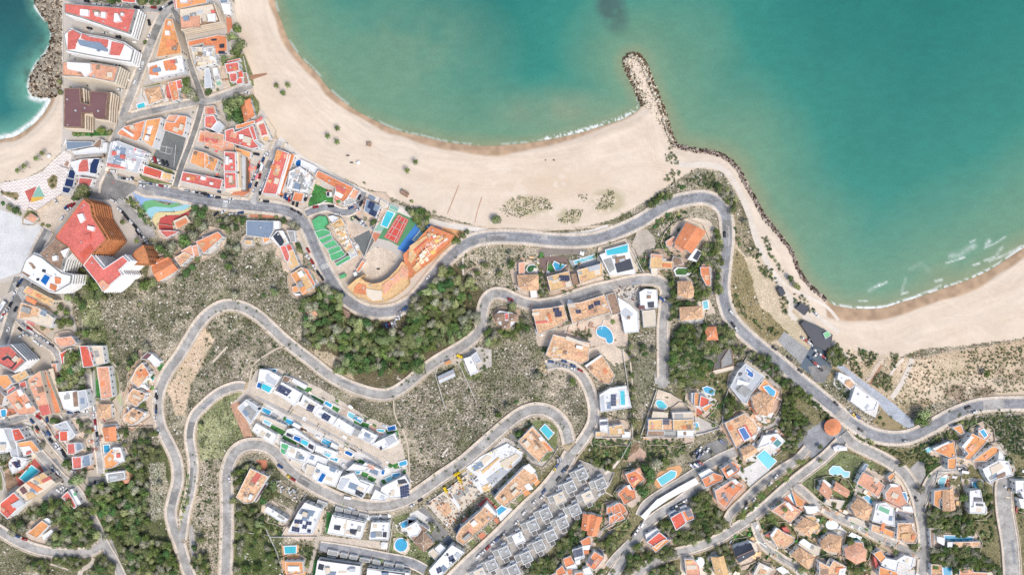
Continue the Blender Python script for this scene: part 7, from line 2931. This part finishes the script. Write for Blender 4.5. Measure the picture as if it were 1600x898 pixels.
def roads():
    S_=[(w*.5,[P(x,y,.5) for x,y in smooth(pts,3)],m,sw) for w,sw,m,pts in ROADS]
    bz=.50
    def nearother(p,j):
        for i,(w,q,m,sw) in enumerate(S_):
            if i==j: continue
            for k in range(0,len(q)):
                if (q[k][0]-p[0])**2+(q[k][1]-p[1])**2<(w/2+.3)**2: return True
        return False
    for j,(w,q,m,sw) in enumerate(S_):
        z=bz+.0035*j; a=offs(q,w/2); b=offs(q,-w/2); n=len(a); M=MB(); M.v=[(x,y,z) for x,y in a]+[(x,y,z) for x,y in b]; M.f=[(n+i,n+i+1,i+1,i) for i in range(n-1)]
        o=M.obj('road',mat(m)); o['kind']='structure'; c=ROADS[j][3][len(ROADS[j][3])//2]; reg(o,'grey asphalt road',c[0],c[1],'road')
        M=MB()
        for s in(1,-1):
            u=offs(q,s*w/2); v=offs(q,s*(w/2+sw*.5+.35)); 
            ok=[not nearother(v[i],j) and not nearother(u[i],j) for i in range(n)]
            for i in range(n-1):
                if ok[i] and ok[i+1]: M.prism([u[i],u[i+1],v[i+1],v[i]],0,.78)
        if sw>=2 and j not in(0,1,3,7,8):
            for s in(1,-1):
                u=offs(q,s*(w/2+sw*.5+.35)); v=offs(q,s*(w/2+sw*.5+.95)); run_=[]
                def flush():
                    if len(run_)>5:
                        Wm=MB(); a_=[u[t] for t in run_]; b_=[v[t] for t in run_]; Wm.prism(a_+b_[::-1],0,1.25); o=Wm.obj('roadside_wall',mat('wallc')); mid=q[run_[len(run_)//2]]; reg(o,'cream stone roadside wall',mid[0]*2+800+s*.1,449-mid[1]*2,'wall')
                    run_.clear()
                for t in range(n):
                    if not nearother(v[t],j): run_.append(t)
                    else: flush()
                flush()
        if M.v: o=M.obj('pavement',mat('kerb')); o['kind']='structure'; reg(o,'pale kerbed pavement along the road',c[0],c[1],'pavement')
PZ=[.622]
def patches():
    for w,sw,m,pts_ in ROADS:
        q=[P(x,y,.5) for x,y in smooth(pts_,3)]; n=len(q); k=max(1,n//22)
        for t in range(k):
            if random.random()<.25: continue
            L=random.randint(2,12); i=random.randint(0,max(0,n-L-1)); seg=q[i:i+L+1]
            if len(seg)<3: continue
            a=random.choice([(-.48,.0),(0,.48),(-.47,.47),(.1,.3)]); u=offs(seg,a[1]*w*.5); v=offs(seg,a[0]*w*.5); M=MB(); PZ[0]+=.0005; z=PZ[0]; N_=len(seg); M.v=[(x,y,z) for x,y in u]+[(x,y,z) for x,y in v]; M.f=[(N_+j,N_+j+1,j+1,j) for j in range(N_-1)]
            o=M.obj('asphalt_patch',mat(random.choice(['asph','asph2','asph3','grey4']))); o['kind']='structure'; reg(o,'repaired strip of asphalt',seg[0][0]*2+800,449-seg[0][1]*2,'asphalt patch')
def marks(style,pts):
    q=[P(x,y,.5) for x,y in smooth(pts,2.5)]; z=.70
    def ln(off,dash):
        p=offs(q,off); M=MB()
        for i in range(len(p)-1):
            if dash and i%4>1: continue
            a=Vector(p[i]); b=Vector(p[i+1]); d=(b-a)
            if d.length<.01: continue
            d.normalize(); n=Vector((-d.y,d.x))*.09
            k=len(M.v); M.v+=[(*(a-n),z),(*(b-n),z),(*(b+n),z),(*(a+n),z)]; M.f.append((k,k+1,k+2,k+3))
        o=M.obj('road_marking',mat('paint')); o['kind']='structure'; c=pts[len(pts)//2]; reg(o,'white road line',c[0]+off,c[1],'road marking')
    ln(0,True); ln(3.3,False); ln(-3.3,False)
def zebra(px,py,ang,L):
    x,y=P(px,py,.5); e=MB(); a=-R(ang); n=int(L/2.2)
    for i in range(n):
        t=(i-(n-1)/2)*1.1; cx=x-math.sin(a)*t; cy=y+math.cos(a)*t
        dx,dy=math.cos(a),math.sin(a); k=len(e.v); hw=.28; hl=1.9
        e.v+=[(cx-dx*hl+dy*hw,cy-dy*hl-dx*hw,.71),(cx+dx*hl+dy*hw,cy+dy*hl-dx*hw,.71),(cx+dx*hl-dy*hw,cy+dy*hl+dx*hw,.71),(cx-dx*hl-dy*hw,cy-dy*hl+dx*hw,.71)]; e.f.append((k,k+1,k+2,k+3))
    o=e.obj('zebra_crossing',mat('paint')); o['kind']='structure'; reg(o,'white striped zebra crossing',px,py,'crossing')
# ------------------------------------------------------------ read the survey
def run(D):
    ox=oy=0;s=1;cur=None;B=[]
    def pts(t): return [(ox+float(a.split(',')[0])/s,oy+float(a.split(',')[1])/s) for a in t]
    K=4.9875
    last=None
    for ln in D.split('\n'):
        t=ln.split()
        if not t: continue
        c=t[0]
        if c=='@': ox,oy=float(t[1]),float(t[2]); s=float(t[3]); s=K if s==5 else s; continue
        if c=='B':
            a,l=ln[2:].split('|'); cur=dict(cat=a.strip(),label=l.strip(),items=[]); B.append(cur); continue
        if c in('f','x','g','X'):
            if c=='X': it=('X',float(t[1]),t[2],'w',pts(t[3:])); b=dict(cat='covered_parking',label='long curved white roof covering a strip of parking between two streets',items=[it]); B.append(b); continue
            it=(c,float(t[1]),t[2],t[3],pts(t[4:]))
            if len(it[4])>=3: cur['items'].append(it)
        elif c=='q': 
            p=pts(t[3:])
            if len(p)>=3: cur['items'].append(('q',float(t[1]),t[2],p))
        elif c=='s' : cur['items'].append(('s',float(t[-1]),pts(t[1:-1])))
        elif c=='y': cur['items'].append(('y',float(t[1]),t[2],float(t[3]) if len(t)>3 else -1))
        elif c in('v','z'): cur['items'].append((c,float(t[1])))
        elif c in('w','p','k','o'):
            if c=='w':
                m='pool'; u=t[2:]
                if ',' not in u[0]: m=u[0]; u=u[1:]
                p=pts(u); sm=False
                if m=='pool': m=['pool','pool','poolb','pooll','poolc'][len(POOLS)*7%5]
            elif c=='p': p=quad(pts(t[1:])); m='poolc' if len(B)%2 else 'pool'; sm=False
            elif c=='k': p=pts(t[2:]); m={'G':'poolg','E':'pool','cyan':'poolc','u':'u'}[t[1]]; sm=True
            else:
                q=pts(t[1:2])[0]; rx,ry=float(t[2])/s,float(t[3])/s; p=[(q[0]+math.cos(i*.5236)*rx,q[1]+math.sin(i*.5236)*ry) for i in range(12)]; m='pool'; sm=True
            zz=None; ce=cen(p)
            if cur:
                for i in cur['items']:
                    if i[0]=='f' and inpoly(ce[0],ce[1],i[4]): zz=max(zz or 0,i[1]+.4)
            pool(p,m,smoothed=sm,zz=zz)
        elif c=='G': gsheet(t[1],pts(t[2:]))
        elif c=='K':
            q=smooth(pts(t[3:]),4); w_=float(t[1])/2; gsheet(t[2],offs(q,w_)+offs(q,-w_)[::-1])
        elif c=='WV':
            p=pts(t[1:]); xs=[a[0] for a in p]; ys=[a[1] for a in p]; y0=min(ys)-20; i_=0
            while y0<max(ys)+10:
                run_=[]; x_=min(xs)
                while x_<max(xs):
                    yy=y0+1.5*math.sin(x_*.9)+ (x_-min(xs))*-.12
                    if inpoly(x_,yy,p): run_.append((x_,yy))
                    else:
                        if len(run_)>4: gsheet('wave',offs(run_,.42)+offs(run_,-.42)[::-1]); GI[0]-=1
                        run_=[]
                    x_+=.6
                if len(run_)>4: gsheet('wave',offs(run_,.42)+offs(run_,-.42)[::-1]); GI[0]-=1
                y0+=5.2
            GI[0]+=1
        elif c=='L': 
            o=strip(pts(t[1:]),.34,'paint','court_line',.48); q=pts(t[1:])[0]; reg(o,'white court line',q[0],q[1],'court line')
        elif c=='H': wall(float(t[1]),t[2],float(t[3]),pts(t[4:]))
        elif c=='C':
            p=pts(t[2:3])[0]; car(p[0],p[1],float(t[3]),t[1])
        elif c in'TbY' :
            p=pts(t[1:2])[0]; r=float(t[2])/s*.5
            if c=='T': TREES.append((p[0],p[1],r*1.02))
            elif c=='b': (SHR if r<2.4 else TREES).append((p[0],p[1],r*1.05))
            else: PAL_.append((p[0],p[1],r))
        elif c=='F':
            r0,r1,den=float(t[1]),float(t[2]),float(t[3]); p=pts(t[4:]); xs=[a[0] for a in p]; ys=[a[1] for a in p]
            got=[]; Ar=abs(area(p)); rm=(r0+r1)/2; n=int(den*Ar/(math.pi*rm*rm)*1.35)
            for k in range(n*14):
                if len(got)>=n: break
                x=random.uniform(min(xs),max(xs)); y=random.uniform(min(ys),max(ys))
                if not inpoly(x,y,p): continue
                r=random.uniform(r0,r1)
                if any((a-x)**2+(b_-y)**2<((r+q)*.58)**2 for a,b_,q in got): continue
                got.append((x,y,r))
            for x,y,r in got: (TREES if rm>=3.4 else SHR).append((x,y,r*.5*1.12))
        elif c=='U': rubble(int(t[1]),pts(t[4:]),[PAL[k] for k in t[2].split('.')],t[3].replace('_',' '))
        elif c=='D': rubble(int(t[1]),pts(t[5:]),[PAL[k] for k in t[2].split('.')],t[4].replace('_',' '),ang=float(t[3].split(':')[0]),z0=float(t[3].split(':')[1]) if ':' in t[3] else 0)
        elif c=='CR':
            n=int(t[1]); a,b_=pts(t[2:4])
            for i in range(n):
                u=(i+.5)/n
                if random.random()<.88: car(a[0]+(b_[0]-a[0])*u,a[1]+(b_[1]-a[1])*u,float(t[4]),random.choice('wwwgddbrgw'))
        elif c=='E': p=pts(t[2:3])[0]; small(t[1],*p)
        elif c=='i': 
            p=pts(t[2:3])[0]; hb=cur if (cur and not cur['items'] and not cur.get('used')) else None
            if hb: hb['used']=1
            special(t[1],p[0],p[1],float(t[3]) if len(t)>3 else 0,hb)
        elif c=='R': ROADS.append((float(t[1]),float(t[2]),t[3],pts(t[4:])))
        elif c=='M': marks(t[1],pts(t[2:]))
        elif c=='Z': p=pts(t[1:2])[0]; zebra(p[0],p[1],float(t[2]),float(t[3]))
        elif c=='N':
            m=ln[2:].split('|'); cat=m[0]; rest=m[1].split(); k=next(i for i,a in enumerate(rest) if a.replace('.','').isdigit()); lab=' '.join(rest[:k]); h=float(rest[k]); rc,wc=rest[k+1:k+3]; W=float(rest[k+3])/s/2; a0=R(float(rest[k+4]))
            for q in pts([a.rstrip(',') for a in rest[k+5:]]):
                def sq(cx,cy,hw,an): return [(cx+hw*1.41*math.cos(an+j*math.pi/2),cy+hw*1.41*math.sin(an+j*math.pi/2)) for j in range(4)]
                an=a0+math.pi/4+.35
                it=[('f',h,rc,wc,sq(q[0],q[1],W,an)),('f',3.2,'g',wc,sq(q[0]-W*1.5,q[1]+W*.15,W*.62,an)),('f',3.0,'dg',wc,sq(q[0]+W*.3,q[1]+W*1.35,W*.5,an)),('f',4.0,'l',wc,sq(q[0]-W*.1,q[1]-W*1.25,W*.45,an)),('q',.5,'l',sq(q[0]+W*.3,q[1]-W*.2,W*.25,an))]
                b=dict(cat=cat,label='',items=it,desc=lab,p=q); B.append(b)
    nb=[]
    for b in B:
        if b['cat'] in('carport_row','canopy_terrace') and 'corrugated' not in b['label']:
            for it in b['items']:
                q=cen(it[4]); nb.append(dict(cat='carport' if b['cat']=='carport_row' else 'canopy',label='',items=[it],desc='small grey box carport' if b['cat']=='carport_row' else 'bright green canopy',p=q))
        else: nb.append(b)
    B[:]=nb
    RP=np.array([p for w,sw,m,pp in ROADS for p in smooth(pp,5)]); RW=np.array([w/2+sw for w,sw,m,pp in ROADS for p in smooth(pp,5)])
    allpc=[(i[4],cen(i[4])) for b in B for i in b['items'] if i[0] in 'fxgX']
    def free(x,y,m=0):
        if ((RP[:,0]-x)**2+(RP[:,1]-y)**2<(RW+m)**2).any(): return False
        for pp,c0 in allpc:
            if abs(c0[0]-x)<60 and abs(c0[1]-y)<60 and inpoly(x,y,pp): return False
        return not any(abs(a[0]-x)<14 and abs(a[1]-y)<14 and inpoly(x,y,a[2]) for a in POOLS)
    PL=[]
    for b in B:
        if b['cat'] in('villa','house','townhouse') and not (330<cen([p for i in b['items'] if i[0] in 'fxg' for p in i[4]])[0]<650 and 560<cen([p for i in b['items'] if i[0] in 'fxg' for p in i[4]])[1]<770):
            P_=[Vector(p) for i in b['items'] if i[0] in 'fxg' for p in i[4]]; c0=sum(P_,Vector((0,0)))/len(P_); pp=[]
            for a in range(10):
                d=Vector((math.cos(a*.628),math.sin(a*.628))); m=max((p-c0).dot(d) for p in P_); r=m+random.uniform(3,10); pp.append((c0.x+d.x*r,c0.y+d.y*r))
            PL.append(pp)
            if c0.x>640 or c0.y>700:
                for a in range(16):
                    t=random.randrange(10); u=random.random(); p0,p1=pp[t],pp[(t+1)%10]; x,y=p0[0]+(p1[0]-p0[0])*u,p0[1]+(p1[1]-p0[1])*u
                    if free(x,y,1.5): SHR.append((x,y,random.uniform(.8,1.9)))
    for pp in PL:
        if random.random()<.8:
            q=[P(x,y,1.2) for x,y in pp]; okk=[]
            for t in range(10):
                m=((pp[t][0]+pp[(t+1)%10][0])/2,(pp[t][1]+pp[(t+1)%10][1])/2); okk.append(free(*pp[t],1) and free(*pp[(t+1)%10],1) and free(*m,0))
            if sum(okk)>=3:
                st=next((t for t in range(10) if okk[t] and not okk[t-1]),0); n_=0
                while n_<10 and okk[(st+n_)%10]: n_+=1
                if n_>=3:
                    line=[pp[(st+t)%10] for t in range(n_+1)] if n_<10 else pp[:]; wall(1.2,'wallc',3,line)
    g0=GI[0]; GI[0]=-22
    for pp in PL: gsheet(random.choice(['patio','patio','patio2','conc','c','grassy','pinkdirt']),pp)
    GI[0]=g0
    for t in range(2600):
        rg=random.choice([(100,0,300,330),(0,440,160,780),(880,680,720,218),(640,380,460,180),(900,560,300,180)]); x=rg[0]+random.random()*rg[2]; y=rg[1]+random.random()*rg[3]
        if insea_px(x,y): continue
        if free(x,y,1) and random.random()<(.10 if x<420 else .16): SHR.append((x,y,random.uniform(.5,1.3)))
    roads(); patches(); grow()
    tufts(GPOLY+[p for p,c in allpc]+[b_+a_[::-1] for w,sw,m,pp in ROADS for a_,b_ in [(offs(smooth(pp,5),w/2+sw),offs(smooth(pp,5),-w/2-sw))]])
    for b in B:
        build(b)
        if b.get('desc') and b.get('obj'): reg(b['obj'],b['desc'],b['p'][0],b['p'][1],'terrace home','grey terrace homes down the slope')
    windows(); finish_labels()
    print('COUNTS bld',len(B),'trees',len(TREES),'shr',len(SHR),'palms',len(PAL_),'cars',CARN[0],'objs',len(bpy.data.objects))
run(DATA)
# ------------------------------------------------------------ camera and light
cam=bpy.data.cameras.new('camera'); cam.sensor_width=36; cam.lens=24; cam.clip_end=60000; cam.clip_start=1
co=bpy.data.objects.new('camera',cam); COL.objects.link(co); co.location=(0,0,HC); scene.camera=co
w=bpy.data.worlds.new('World'); scene.world=w; w.use_nodes=True; nt=w.node_tree; bg=nt.nodes['Background']
sky=nt.nodes.new('ShaderNodeTexSky'); sky.sky_type='NISHITA'; sky.sun_disc=False; sky.sun_elevation=R(58); sky.sun_rotation=R(140); sky.air_density=1; sky.dust_density=3; sky.ozone_density=1
nt.links.new(sky.outputs[0],bg.inputs[0]); bg.inputs[1].default_value=.18
s=bpy.data.lights.new('sun','SUN'); s.energy=2.15; s.angle=R(16); s.color=(1,.96,.9)
so_=bpy.data.objects.new('sun',s); COL.objects.link(so_)
az=R(140); el=R(58); d=Vector((math.sin(az)*math.cos(el),math.cos(az)*math.cos(el),math.sin(el)))
so_.rotation_euler=d.to_track_quat('Z','Y').to_euler(); so_.location=(0,0,900)
scene.view_settings.view_transform='Standard'; scene.view_settings.look='None'; scene.view_settings.exposure=0
